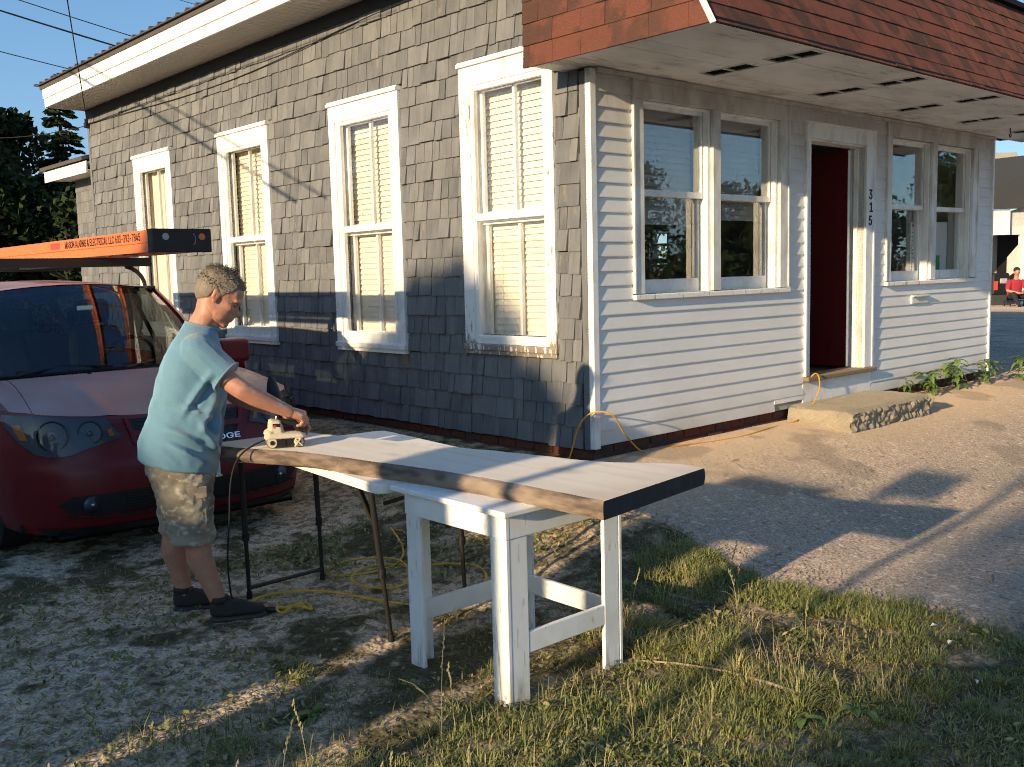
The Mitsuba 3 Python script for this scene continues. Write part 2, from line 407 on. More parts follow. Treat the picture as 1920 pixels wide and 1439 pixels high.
# ---------------------------------------------------------------- the building: its corner stands at x = 0, y = 0; z = 0 is the bottom edge of its siding
B = 'wooden_building'
tag(B, 'small building with gray cedar shingles, white front siding and a red shingled canopy', 'building')
LONG, HIGH, DEEP = 9.53, 3.66, 6.60
WIN = [(0.332, 1.376, 0.638, 2.886), (2.197, 3.297, 0.59, 2.853), (4.464, 5.591, 0.59, 2.853), (6.847, 7.974, 0.59, 2.853)]
FRONT_HOLES = [(0.53, 1.36, 1.07, 2.47), (1.46, 2.30, 1.07, 2.47), (2.78, 3.75, 0.25, 2.36), (4.25, 5.10, 1.07, 2.47), (5.21, 6.08, 1.07, 2.47)]
FRONT_CASINGS = [(0.413, 2.43, 1.028, 2.622), (2.705, 3.905, 0.05, 2.50), (4.148, 6.206, 1.033, 2.631)]

def wall_panel(u0, u1, z0, z1, holes, conv, t0, t1):
    """a wall with rectangular holes; conv(u, z, t) -> point"""
    parts = []
    us = sorted({u0, u1, *[h[0] for h in holes], *[h[1] for h in holes]})
    for a, b in zip(us[:-1], us[1:]):
        spans = [(z0, z1)]
        for h in holes:
            if h[0] <= a and h[1] >= b:
                spans = [s for lo, hi in spans for s in ((lo, min(hi, h[2])), (max(lo, h[3]), hi)) if s[1] - s[0] > 1e-6]
        for lo, hi in spans:
            parts.append(hexa([conv(u, z, t) for z in (lo, hi) for u, t in ((a, t0), (b, t0), (b, t1), (a, t1))]))
    return cat(parts)

side = lambda u, z, t: (-t, u, z)       # out of the side wall is -x
front = lambda u, z, t: (u, -t, z)      # out of the front wall is -y
side_holes = [(a + 0.12, b - 0.12, c + 0.13, d - 0.2) for a, b, c, d in WIN]
SW = put('side_wall', wall_panel(0.0, LONG, -0.02, HIGH, side_holes, side, -0.14, 0.0), 'mat_frieze', B)
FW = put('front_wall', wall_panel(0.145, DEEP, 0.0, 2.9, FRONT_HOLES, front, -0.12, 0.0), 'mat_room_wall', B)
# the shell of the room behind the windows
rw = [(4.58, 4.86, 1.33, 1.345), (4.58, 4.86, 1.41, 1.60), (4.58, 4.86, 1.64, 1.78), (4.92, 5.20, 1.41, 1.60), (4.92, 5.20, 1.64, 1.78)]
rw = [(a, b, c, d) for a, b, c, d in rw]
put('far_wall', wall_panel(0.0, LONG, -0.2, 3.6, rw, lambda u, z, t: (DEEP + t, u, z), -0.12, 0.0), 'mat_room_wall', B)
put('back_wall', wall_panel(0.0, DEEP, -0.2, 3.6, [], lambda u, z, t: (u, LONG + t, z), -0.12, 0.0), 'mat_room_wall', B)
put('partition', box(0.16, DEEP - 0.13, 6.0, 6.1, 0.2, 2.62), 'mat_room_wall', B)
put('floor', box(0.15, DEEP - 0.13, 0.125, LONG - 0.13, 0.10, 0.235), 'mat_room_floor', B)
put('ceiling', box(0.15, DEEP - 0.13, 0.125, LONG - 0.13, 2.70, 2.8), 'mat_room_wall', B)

# cedar shingles, course by course
def shingle(u0, u1, z, h, thick, tilt, lift, conv):
    top = z + h
    du = tilt * h
    return hexa([conv(u0, z + lift[0], 0.004), conv(u1, z + lift[1], 0.004), conv(u1, z + lift[1], 0.004 + thick), conv(u0, z + lift[0], 0.004 + thick),
                 conv(u0 + du, top, 0.001), conv(u1 + du, top, 0.001), conv(u1 + du, top, 0.0045), conv(u0 + du, top, 0.0045)])

EXPO = 0.158
pieces = []
for i in range(24):
    z = -0.03 + i * EXPO
    u = 0.092 + R(0, 0.02)
    free = []
    while u < LONG - 0.06:
        w = random.Random(i * 1000 + int(u * 977)).choice([0.07, 0.085, 0.10, 0.11, 0.12, 0.135, 0.15, 0.17, 0.20])
        e = min(u + w, LONG - 0.06)
        free.append((u, e)); u = e + R(0.003, 0.010)
    for a, b in free:
        h = EXPO + 0.045
        segs = [(a, b, z, h)]
        for y0, y1, z0, z1 in WIN:
            out = []
            for (s0, s1, zz, hh) in segs:
                if zz + hh <= z0 or zz >= z1 or s1 <= y0 or s0 >= y1: out.append((s0, s1, zz, hh)); continue
                if zz < z0 - 0.05: out.append((s0, s1, zz, z0 - zz)); continue         # cut under the sill
                if zz + hh > z1 + 0.09 and zz + EXPO > z1 + 0.03: out.append((s0, s1, z1 + 0.004, zz + hh - z1)); continue
                if s0 < y0 - 0.012: out.append((s0, min(s1, y0 - 0.003), zz, hh))
                if s1 > y1 + 0.012: out.append((max(s0, y1 + 0.003), s1, zz, hh))
            segs = out
        for s in segs:
            if s[1] - s[0] > 0.012 and s[2] + 0.03 < HIGH - 0.13: pieces.append((s[0], s[1], s[2], min(s[3], HIGH - 0.02 - s[2])))
def seen(u, z):
    q = np.array([0, u, z]) - EYE
    d = q @ FWD
    r = np.cross(FWD, UP)
    x, y = q @ r / d, q @ UP / d
    return abs(x) < 0.53 and abs(y) < 0.40, d
def size_in_view(s):
    ok, d = seen((s[0] + s[1]) / 2, s[2] + 0.08)
    return (s[1] - s[0]) * s[3] / d ** 3 * (1 if ok else 0.01)
pieces.sort(key=size_in_view, reverse=True)
def shingle_mesh(s):
    bent = R() < 0.18
    return shingle(s[0], s[1], s[2] + R(-0.005, 0.005), s[3], R(0.016, 0.025) + (R(0.006, 0.018) if bent else 0), R(-0.03, 0.03) if bent else R(-0.008, 0.008),
                   (R(-0.004, 0.004), R(-0.004, 0.004)), side)
rest, tones = [], []
for n, s in enumerate(pieces):
    m = shingle_mesh(s)
    if n < 300: put('shingle', m, 'mat_shingle', SW, tone=(R(), R()))
    else: rest.append(m); tones.append((R(), R()))
v, f = cat(rest)
uv = np.repeat(np.array(tones), 8, axis=0)
k = key(SW + '__far_shingles')
scene[k] = mikit.ply((v, f), 'mat_shingle', uv=uv)
tag(k, kind='stuff')
put('corner_board', box(-0.018, -0.001, 0.0265, 0.088, -0.03, 2.62), 'mat_shingle', B, tone=(0.55, 0.2), label='narrow gray painted board at the end of the shingles')
put('corner_board', box(-0.022, -0.001, LONG - 0.055, LONG + 0.01, -0.03, HIGH - 0.12), 'mat_shingle', B, tone=(0.4, 0.2))
put('frieze_board', box(-0.028, -0.001, 0.3, LONG + 0.008, HIGH - 0.13, HIGH - 0.012), 'mat_frieze', B, label='dark frieze board under the eave')
put('corner_trim', cat([cbox(-0.024, 0.034, -0.022, 0.0, -0.02, 2.632, 0.003), box(-0.024, -0.0005, 0.0004, 0.026, -0.02, 2.632)]), 'mat_trim', B, label='white vinyl corner post between the gray and the white wall')
# the brown patch where a shingle is missing
put('bare_patch', box(-0.0215, -0.012, 2.20, 2.29, 0.44, 0.57), 'mat_wood_sill', B, label='small brown patch where the paint is gone')

# windows of the side wall: casing, storm frame, panes, inner sash, blind
for i, (y0, y1, z0, z1) in enumerate(WIN):
    old = i == 0
    m = 'mat_peel' if old else 'mat_trim'
    w = put('window', cat([box(-0.040, 0.0, y0, y0 + (0.075 if old else 0.10), z0 + 0.06, z1 - 0.19), box(-0.040, 0.0, y1 - (0.125 if old else 0.10), y1, z0 + 0.06, z1 - 0.19)]), m, B,
            label=('tall window with peeling white paint nearest the corner', 'tall white window second from the corner', 'tall white window behind the man', 'tall white window farthest from the corner')[i])
    put('head', cat([box(-0.040, 0.0, y0, y1, z1 - 0.189, z1 - 0.04), box(-0.062, 0.0, y0 - 0.006, y1 + 0.006, z1 - 0.039, z1 - 0.012), box(-0.050, 0.0, y0 - 0.002, y1 + 0.002, z1 - 0.0118, z1)]), 'mat_trim' if not old else 'mat_trim', w)
    put('sill', cat([cbox(-0.062, 0.0, y0 - 0.004, y1 + 0.004, z0 + 0.012, z0 + 0.059, 0.004), box(-0.046, 0.0, y0 + 0.003, y1 - 0.003, z0 - 0.02, z0 + 0.011)]), m, w,
        **({'label': 'bare weathered sill'} if old else {}))
    a, b, c, d = (0.402, 1.252, 0.70, 2.70) if old else (y0 + 0.102, y1 - 0.102, z0 + 0.0605, z1 - 0.191)
    g0, g1, h0, h1 = (0.446, 1.207, 0.768, 2.656) if old else (y0 + 0.155, y1 - 0.18, z0 + 0.16, z1 - 0.222)
    mid = 1.683
    fr = [box(-0.030, 0.004, a, g0, c, d), box(-0.030, 0.004, g1, b, c, d), box(-0.030, 0.004, g0, g1, h1, d), box(-0.030, 0.004, g0, g1, c, h0)]
    fr += [box(-0.037, -0.0301, a + 0.012, g0 - 0.008, c, d - 0.012), box(-0.037, -0.0301, g1 + 0.008, b - 0.012, c, d - 0.012), box(-0.037, -0.0301, g0, g1, h0 - 0.03, h0 - 0.008)]
    put('storm_frame', cat(fr + [box(-0.034, -0.006, g0, g1, mid - 0.022, mid + 0.030)]), 'mat_trim', w)
    put('pane', (np.array([(-0.010, g0, mid + 0.025), (-0.010, g1, mid + 0.025), (-0.010, g1, h1), (-0.010, g0, h1)]), np.array([[0, 2, 1], [0, 3, 2]])), 'mat_glass', w)
    put('pane', (np.array([(-0.004, g0, h0), (-0.004, g1, h0), (-0.004, g1, mid), (-0.004, g0, mid)]), np.array([[0, 2, 1], [0, 3, 2]])), 'mat_glass', w)
    ym = (g0 + g1) / 2
    sash = []
    for x, lo, hi in ((0.040, mid - 0.02, h1 + 0.01), (0.072, h0 - 0.01, mid + 0.02)):
        for q0, q1 in ((a, g0 + 0.022), (g1 - 0.022, b), (ym - 0.013, ym + 0.013)): sash.append(box(x, x + 0.030, q0, q1, lo, hi))
        sash += [box(x + 0.001, x + 0.029, a, b, lo - 0.03, lo + 0.012), box(x + 0.001, x + 0.029, a, b, hi - 0.012, hi + 0.03)]
    put('sash', cat(sash), 'mat_trim', w)
    # room side reveal
    put('jamb', cat([box(0.005, 0.14, a - 0.02, a + 0.004, c, d), box(0.005, 0.14, b - 0.004, b + 0.02, c, d), box(0.005, 0.14, a + 0.005, b - 0.005, d - 0.004, d + 0.02), box(0.005, 0.14, a + 0.005, b - 0.005, c - 0.02, c + 0.004)]), 'mat_trim', w)
    sl = []
    if i != 3:
        zz = h0 - 0.02
        while zz < h1 + 0.02:
            t = R(-0.003, 0.003)
            sl.append(hexa([(0.116, a + 0.02, zz + t), (0.116, b - 0.02, zz), (0.119, b - 0.02, zz), (0.119, a + 0.02, zz + t), (0.133, a + 0.02, zz + 0.053), (0.133, b - 0.02, zz + 0.053), (0.136, b - 0.02, zz + 0.053), (0.136, a + 0.02, zz + 0.053)]))
            zz += 0.0495
        for q in (a + 0.15, b - 0.17): sl.append(box(0.113, 0.1145, q, q + 0.004, h0 - 0.02, h1 + 0.03))
        sl.append(box(0.108, 0.145, a + 0.02, b - 0.02, h1 + 0.035, h1 + 0.075))
        put('blind', cat(sl), 'mat_blind', w)
    else:
        U = np.linspace(a + 0.02, b - 0.02, 60)
        put('curtain', sheet(lambda u, q: (0.12 + 0.014 * np.sin(u * 55) * (1.2 - 0.2 * q), u, q), U, np.linspace(h0 - 0.05, h1 + 0.05, 4)), 'mat_blind', w, smooth=True)

# eave of the side wall: soffit, fascia, ribbed metal roof
put('soffit', box(-0.525, -0.001, 0.20, LONG + 0.05, HIGH - 0.012, HIGH + 0.006), 'mat_vinyl_soffit', B, label='ribbed soffit under the eave of the side wall')
sk = [box(-0.524, -0.03, y, y + 0.008, HIGH - 0.0175, HIGH - 0.0121) for y in np.arange(0.3, LONG + 0.05, 0.1016)]
put('soffit_ribs', cat(sk), 'mat_vinyl_soffit', B)
put('fascia', cat([box(-0.548, -0.5251, 0.20, LONG + 0.05, HIGH - 0.022, HIGH + 0.165), box(-0.566, -0.5482, 0.20, LONG + 0.052, HIGH + 0.092, HIGH + 0.225), box(-0.53, 0.3, LONG + 0.051, LONG + 0.07, HIGH - 0.02, HIGH + 0.20)]), 'mat_trim', B, label='white fascia along the side eave')
put('drip_edge', cat([box(-0.585, -0.5662, 0.20, LONG + 0.10, HIGH + 0.215, HIGH + 0.262), box(-0.585, -0.03, LONG + 0.071, LONG + 0.10, HIGH + 0.215, HIGH + 0.255)]), 'mat_metal_roof', B)
SL = 0.13
ro = [hexa([(-0.62, 0.2, HIGH + 0.262), (4.2, 0.2, HIGH + 0.262 + 4.82 * SL), (4.2, LONG + 0.16, HIGH + 0.262 + 4.82 * SL), (-0.62, LONG + 0.16, HIGH + 0.262),
            (-0.62, 0.2, HIGH + 0.274), (4.2, 0.2, HIGH + 0.274 + 4.82 * SL), (4.2, LONG + 0.16, HIGH + 0.274 + 4.82 * SL), (-0.62, LONG + 0.16, HIGH + 0.274)])]
rf = put('roof', cat(ro), 'mat_metal_roof', B, label='dark ribbed metal roof')
for y in np.arange(0.3, LONG + 0.16, 0.229):
    put('rib', hexa([(-0.625, y, HIGH + 0.274), (4.2, y, HIGH + 0.274 + 4.82 * SL), (4.2, y + 0.05, HIGH + 0.274 + 4.82 * SL), (-0.625, y + 0.05, HIGH + 0.274),
                      (-0.625, y + 0.012, HIGH + 0.298), (4.2, y + 0.012, HIGH + 0.298 + 4.82 * SL), (4.2, y + 0.038, HIGH + 0.298 + 4.82 * SL), (-0.625, y + 0.038, HIGH + 0.298)]), 'mat_metal_roof', rf)
put('gable', hexa([(0.0, LONG - 0.02, HIGH), (4.2, LONG - 0.02, HIGH), (4.2, LONG, HIGH), (0.0, LONG, HIGH), (0.0, LONG - 0.02, HIGH + 0.30), (4.2, LONG - 0.02, HIGH + 0.90), (4.2, LONG, HIGH + 0.90), (0.0, LONG, HIGH + 0.30)]), 'mat_frieze', B)

# lower wing behind, with an eave of its own
WG = put('rear_wing', cat([box(0.30, 4.0, LONG + 0.02, 11.1, -0.3, 2.95)]), 'mat_frieze', B)
for i in range(19):
    z = -0.2 + i * EXPO
    u = LONG + 0.03
    while u < 11.08:
        e = min(u + R(0.1, 0.24), 11.1)
        put('wing_shingle', hexa([(x, y, q) for q, xs in ((z, (0.285, 0.299)), (z + EXPO + 0.03, (0.295, 0.299))) for x, y in ((xs[0], u), (xs[1], u), (xs[1], e), (xs[0], e))]), 'mat_shingle', WG, tone=(R(), R()))
        u = e + 0.004
put('wing_fascia', cat([box(-0.07, -0.05, LONG + 0.03, 11.35, 2.80, 2.965), box(-0.05, 0.30, LONG + 0.03, 11.33, 2.83, 2.845)]), 'mat_trim', B, label='white fascia of the lower rear wing')
put('wing_roof', hexa([(-0.12, LONG + 0.03, 2.968), (3, LONG + 0.03, 3.8), (3, 11.4, 3.8), (-0.12, 11.4, 2.968), (-0.12, LONG + 0.03, 3.02), (3, LONG + 0.03, 3.85), (3, 11.4, 3.85), (-0.12, 11.4, 3.02)]), 'mat_metal_roof', B)

# brick foundation
put('foundation', cat([box(0.03, DEEP - 0.03, 0.045, 0.2, -0.9, -0.008), box(0.03, 0.2, 0.2, LONG - 0.03, -0.9, -0.035)]), 'mat_mortar', B)
FD = f'{B}__foundation'
for r in range(5):
    z = -0.075 - r * 0.068
    u = 0.03 + (0.1 if r % 2 else 0)
    while u < DEEP - 0.2:
        e = u + 0.195
        if z > -0.30: put('brick', cbox(u, e, 0.028 + R(0, 0.006), 0.0449, z + 0.004, z + 0.061, 0.004), 'mat_brick', FD, tone=(R(), R()))
        u = e + 0.011
    u = 0.05 + (0.1 if r % 2 else 0)
    while u < 4.4:
        e = u + 0.195
        put('brick', cbox(0.012 + R(0, 0.006), 0.0299, u, e, z - 0.03, z + 0.028, 0.004), 'mat_brick', FD, tone=(R(), R()))
        u = e + 0.011

# white clapboards of the front
PITCH = 0.1036
for i in range(26):
    z = i * PITCH
    zt = min(z + PITCH + 0.008, 2.655)
    spans = [(0.0345, DEEP)]
    for a, b, c, d in FRONT_CASINGS:
        if z < d - 0.02 and z + PITCH > c + 0.02:
            spans = [s for s0, s1 in spans for s in ((s0, min(s1, a - 0.002)), (max(s0, b + 0.002), s1)) if s[1] - s[0] > 0.01]
    if i == 0: spans = [s for s0, s1 in spans for s in ((s0, min(s1, 2.25)), (max(s0, 3.907), s1)) if s[1] - s[0] > 0.01]
    out = []
    for s0, s1 in spans:            # a joint here and there
        if s1 - s0 > 3.4: q = s0 + (s1 - s0) * R(0.35, 0.65); out += [(s0, q), (q + 0.001, s1)]
        else: out.append((s0, s1))
    for s0, s1 in out:
        j = R(-0.0012, 0.0012)
        P = [(0.0, z), (-0.0165 - j, z), (-0.0172 - j, z + 0.006), (-0.0028, zt), (0.0, zt)]
        ring = lambda x: np.array([(x, y - 0.0005, q) for y, q in P])
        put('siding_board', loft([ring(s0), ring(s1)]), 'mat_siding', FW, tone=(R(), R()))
put('end_trim', cbox(DEEP, DEEP + 0.035, -0.03, 0.05, -0.02, 2.64, 0.003), 'mat_trim', B)
put('skirt_board', box(2.252, 2.703, -0.014, 0.0, 0.062, 0.1), 'mat_trim', B)
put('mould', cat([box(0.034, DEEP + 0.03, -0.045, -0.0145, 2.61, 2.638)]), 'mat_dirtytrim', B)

# front windows, each a pair of double-hung sashes in one casing
def front_window(x0, x1, zb, zt, o1, o2, label):
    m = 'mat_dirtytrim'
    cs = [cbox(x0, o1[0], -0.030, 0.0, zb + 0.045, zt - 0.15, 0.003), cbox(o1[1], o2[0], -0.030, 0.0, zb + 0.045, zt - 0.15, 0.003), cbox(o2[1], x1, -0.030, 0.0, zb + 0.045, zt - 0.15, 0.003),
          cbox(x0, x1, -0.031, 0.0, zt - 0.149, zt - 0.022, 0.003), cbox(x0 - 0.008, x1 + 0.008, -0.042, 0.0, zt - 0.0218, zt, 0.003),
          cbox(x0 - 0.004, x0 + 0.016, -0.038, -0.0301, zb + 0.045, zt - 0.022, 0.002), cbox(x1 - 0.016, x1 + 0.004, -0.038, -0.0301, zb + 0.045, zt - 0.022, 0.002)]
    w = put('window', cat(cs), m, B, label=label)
    put('sill', cat([cbox(x0 - 0.006, x1 + 0.006, -0.050, 0.03, zb, zb + 0.038, 0.004)]), 'mat_peel', w)
    for a, b in (o1, o2):
        put('jamb', cat([box(a, a + 0.012, 0.001, 0.16, 1.04, 2.47), box(b - 0.012, b, 0.001, 0.16, 1.04, 2.47), box(a + 0.0121, b - 0.0121, 0.001, 0.16, 2.46, 2.475), box(a + 0.0121, b - 0.0121, 0.001, 0.16, 1.05, 1.066),
                         box(b - 0.030, b - 0.0122, 0.001, 0.045, 1.067, 2.459), box(b - 0.024, b - 0.0122, 0.050, 0.10, 1.067, 1.80)]), 'mat_trim', w)
        for y, lo, hi, rb, rt in ((0.050, 1.795, 2.46, 0.045, 0.03), (0.090, 1.068, 1.83, 0.105, 0.035)):
            p0, p1 = a + 0.040, b - 0.045
            put('sash', cat([box(a + 0.013, p0, y, y + 0.034, lo, hi), box(p1, b - 0.032, y, y + 0.034, lo, hi), box(p0, p1, y, y + 0.034, hi - rt, hi), box(p0, p1, y, y + 0.034, lo, lo + rb)]), 'mat_trim', w)
            put('pane', (np.array([(p0, y + 0.017, lo + rb), (p1, y + 0.017, lo + rb), (p1, y + 0.017, hi - rt), (p0, y + 0.017, hi - rt)]), np.array([[0, 1, 2], [0, 2, 3]])), 'mat_front_glass', w)
    return w
W5 = front_window(0.413, 2.43, 1.028, 2.622, FRONT_HOLES[0][:2], FRONT_HOLES[1][:2], 'pair of sash windows in the white wall left of the door')
W6 = front_window(4.148, 6.206, 1.033, 2.631, FRONT_HOLES[3][:2], FRONT_HOLES[4][:2], 'pair of sash windows in the white wall right of the door')
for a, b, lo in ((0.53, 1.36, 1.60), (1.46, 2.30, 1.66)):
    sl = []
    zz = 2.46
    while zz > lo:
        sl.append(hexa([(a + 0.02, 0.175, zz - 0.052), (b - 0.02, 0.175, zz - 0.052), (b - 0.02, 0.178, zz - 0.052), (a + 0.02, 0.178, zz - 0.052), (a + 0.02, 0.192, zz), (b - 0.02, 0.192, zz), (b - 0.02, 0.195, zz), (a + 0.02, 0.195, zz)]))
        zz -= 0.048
    put('blind', cat(sl), 'mat_old_blind', W5)  # dark grey so that the reflection in the panes dominates

# the doorway
dc = [cbox(2.705, 2.78, -0.030, 0.0, 0.262, 2.36, 0.003), cbox(3.75, 3.905, -0.030, 0.0, 0.262, 2.36, 0.003), cbox(2.705, 3.905, -0.031, 0.0, 2.3601, 2.478, 0.003), cbox(2.697, 3.913, -0.043, 0.0, 2.4785, 2.502, 0.003),
      box(2.765, 2.78, 0.001, 0.15, 0.262, 2.36), box(3.75, 3.765, 0.001, 0.15, 0.262, 2.36), box(2.7801, 3.7499, 0.001, 0.15, 2.345, 2.3599), box(3.735, 3.7499, 0.055, 0.095, 0.262, 2.344),
      cbox(3.88, 3.909, -0.038, -0.0301, 0.262, 2.478, 0.002), cbox(2.701, 2.722, -0.038, -0.0301, 0.262, 2.478, 0.002)]
DR = put('doorway', cat(dc), 'mat_trim', B)
put('threshold', cbox(2.69, 3.92, -0.075, 0.16, 0.222, 0.260, 0.006), 'mat_wood_sill', DR, label='worn wooden threshold')
put('riser', box(2.70, 3.905, -0.012, 0.0, 0.03, 0.2215), 'mat_trim', DR)
dl = [box(3.685, 3.728, 0.13, 1.06, 0.27, 2.335)]
for q0, q1, z0, z1 in ((0.24, 0.95, 0.5, 1.1), (0.24, 0.95, 1.25, 2.15)): dl += [box(3.679, 3.6849, q0, q0 + 0.02, z0, z1), box(3.679, 3.6849, q1 - 0.02, q1, z0, z1), box(3.679, 3.6849, q0 + 0.02, q1 - 0.02, z0, z0 + 0.02), box(3.679, 3.6849, q0 + 0.02, q1 - 0.02, z1 - 0.02, z1)]
D2 = put('door', cat(dl), 'mat_red_door', B, label='red door standing wide open into the dark room')
put('door_edge', box(3.686, 3.727, 0.125, 0.1299, 0.27, 2.33), 'mat_trim', D2)
put('handle', tube([(3.684, 0.98, 1.25), (3.63, 0.98, 1.25), (3.62, 0.93, 1.25), (3.62, 0.88, 1.25)], 0.011), 'mat_chrome', D2, smooth=True)

def lettering(text, h, origin, right, up, parent, name, mat, depth=0.002, sx=1.0, bold=True):
    t = meshkit.text_mesh(text, h, depth, bold)
    v = np.array(t.vertices) * [sx, 1, 1]
    right, up = np.asarray(right, float), np.asarray(up, float)
    v = np.asarray(origin, float) + v[:, :1] * right + v[:, 1:2] * up + v[:, 2:] * np.cross(right, up)
    return put(name, (v, np.array(t.faces)), mat, parent)
for d, z in (('3', 1.865), ('1', 1.745), ('5', 1.62)):
    lettering(d, 0.088, (3.785 + (0.012 if d == '1' else 0), -0.0302, z), (1, 0, 0), (0, 0, 1), DR, 'house_number', 'mat_ink', 0.004, 0.95)
put('mail_slot', cat([cbox(4.70, 5.05, -0.030, -0.012, 0.838, 0.918, 0.004), cbox(4.69, 5.06, -0.055, -0.012, 0.905, 0.922, 0.003)]), 'mat_dirtytrim', B)

# canopy over the front: soffit of planks, two slopes of asphalt shingles
CX0, CX1, CY, CZ = -0.38, 7.45, -1.31, 2.63
MH, MS = 1.04, 0.53
CN = put('canopy', cat([box(CX0 + 0.03, CX1 - 0.03, -0.05, 0.25, 2.72, 2.76), hexa([(CX0 + 0.012, CY + 0.04, CZ + 0.06), (CX1, CY + 0.04, CZ + 0.06), (CX1, 0.25, CZ + 0.06), (CX0 + 0.012, 0.25, CZ + 0.06),
     (CX0 + 0.012, CY + 0.02 + MS * MH, CZ + MH), (CX1, CY + 0.02 + MS * MH, CZ + MH), (CX1, 0.25, CZ + MH), (CX0 + 0.012, 0.25, CZ + MH)])]), 'mat_dark', B)
VENTS = [(x0, x0 + 0.185, y0, y1) for x0, o in ((0.81, 0), (2.30, 0), (3.68, -0.02), (4.98, -0.03), (6.3, -0.03)) for y0, y1 in ((-0.715, -0.295), (-1.215, -0.84))]
planks, y = [], CY + 0.012
ys = [y]
while y < 0.24: y = min(y + 0.187, 0.245); ys.append(y)
for a, b in zip(ys[:-1], ys[1:]):
    # cut around the vents
    xs = sorted({CX0 + 0.02, CX1 - 0.01, *[v for V in VENTS for v in V[:2]]})
    cur = []
    for p, q in zip(xs[:-1], xs[1:]):
        sp = [(a + 0.0012, b - 0.0012)]
        for V in VENTS:
            if V[0] <= p and V[1] >= q: sp = [s for lo, hi in sp for s in ((lo, min(hi, V[2])), (max(lo, V[3]), hi)) if s[1] - s[0] > 1e-4]
        for lo, hi in sp:
            hi2 = min(hi, -0.0005) if q > 0.0 and p > -0.001 else hi
            if hi2 - lo > 1e-4: cur.append(box(p, q, lo, hi2, CZ + 0.012 + 0.004 * R(), CZ + 0.03))
    if cur: put('soffit_plank', cat(cur), 'mat_soffit', CN)
for x0, x1, y0, y1 in VENTS:
    V = put('soffit_vent', cat([box(x0, x0 + 0.012, y0, y1, CZ + 0.008, CZ + 0.02), box(x1 - 0.012, x1, y0, y1, CZ + 0.008, CZ + 0.02), box(x0 + 0.012, x1 - 0.012, y0, y0 + 0.012, CZ + 0.008, CZ + 0.02), box(x0 + 0.012, x1 - 0.012, y1 - 0.012, y1, CZ + 0.008, CZ + 0.02),
                                 box(x0 + 0.012, x1 - 0.012, (y0 + y1) / 2 - 0.008, (y0 + y1) / 2 + 0.008, CZ + 0.008, CZ + 0.02)]), 'mat_soffit', B)
    put('louvres', cat([hexa([(x0 + 0.013, q, CZ + 0.014), (x1 - 0.013, q, CZ + 0.014), (x1 - 0.013, q + 0.004, CZ + 0.014), (x0 + 0.013, q + 0.004, CZ + 0.014), (x0 + 0.013, q + 0.016, CZ + 0.032), (x1 - 0.013, q + 0.016, CZ + 0.032), (x1 - 0.013, q + 0.02, CZ + 0.032), (x0 + 0.013, q + 0.02, CZ + 0.032)])
                        for q in np.arange(y0 + 0.014, y1 - 0.02, 0.022) if abs(q - (y0 + y1) / 2) > 0.012]), 'mat_dark', V)
put('drip_edge', cat([box(CX0 + 0.004, CX1, CY - 0.003, CY + 0.0118, CZ - 0.004, CZ + 0.03), box(CX0 - 0.003, CX0 + 0.0118, CY + 0.012, 0.25, CZ - 0.004, CZ + 0.03)]), 'mat_dark', CN)
put('hook', tube(spline([(6.02, -0.43, 2.645), (6.02, -0.43, 2.60), (6.035, -0.43, 2.575), (6.02, -0.43, 2.555), (5.995, -0.43, 2.565), (5.99, -0.43, 2.585)], 24), 0.006), 'mat_black_metal', CN, smooth=True)

def tab(P, nrm, th):
    """an asphalt tab: four corners (lower left, lower right, upper right, upper left), lifted at its lower edge"""
    P = [np.asarray(p, float) for p in P]
    n = np.asarray(nrm, float)
    a = [P[0] + n * 0.001, P[1] + n * 0.001, P[1] + n * (th + 0.003), P[0] + n * (th + 0.003), P[3], P[2], P[2] + n * 0.0035, P[3] + n * 0.0035]
    return hexa(a)
EXP = 0.143
tabs = []
ln = math.hypot(1, MS)
nf = np.array([0, -1, MS]) / ln
def fpt(x, s): return np.array([x, CY + MS * s / ln, CZ + s / ln])       # s runs up the slope
for r in range(9):
    s0, s1 = r * EXP - 0.006, r * EXP + EXP + 0.02
    if s1 > MH * ln: s1 = MH * ln
    x = CX0 + 0.004 - R(0, 0.2)
    while x < CX1:
        e = x + R(0.13, 0.27)
        a, b = max(x, CX0 + 0.004), min(e - 0.002, CX1)
        if b - a > 0.03: tabs.append(('f', tab([fpt(a, s0), fpt(b, s0), fpt(b, s1), fpt(a, s1)], nf, R(0.006, 0.012)), a, s0))
        x = e
for r in range(8):
    z0, z1 = CZ + r * EXP - 0.006, CZ + (r + 1) * EXP + 0.02
    y = CY - R(0, 0.2)
    while y < 0.25:
        e = y + R(0.16, 0.34)
        lo = CY + MS * (r * EXP) + 0.004
        a, b = max(y, lo), min(e - 0.002, 0.25)
        a1 = max(a, CY + MS * ((r + 1) * EXP + 0.02))
        if b - a > 0.03 and b > a1: tabs.append(('e', tab([(CX0, a, z0), (CX0, b, z0), (CX0, b, z1), (CX0, a1, z1)], (-1, 0, 0), R(0.006, 0.012)), -9, z0))
        y = e
tabs.sort(key=lambda t: t[2] + 0.0 * t[3])
late = []
for n, t in enumerate(tabs):
    if n < 300: put('asphalt_shingle', t[1], 'mat_red_shingle', CN, tone=(R(), R()))
    else: late.append(t[1])
v, f = cat(late)
uv = np.repeat(rng.uniform(0, 1, (len(late), 2)), 8, axis=0)
k = key(CN + '__far_asphalt_shingles'); scene[k] = mikit.ply((v, f), 'mat_red_shingle', uv=uv); tag(k, kind='stuff')
hp = [np.array([CX0 - 0.012, CY - 0.012 + MS * t, CZ - 0.015 + t]) for t in (0.0, MH + 0.02)]
put('hip_flashing', beam(hp[0], hp[1], 0.034, 0.012, up=(-1, -1, 0.3)), 'mat_trim', CN)
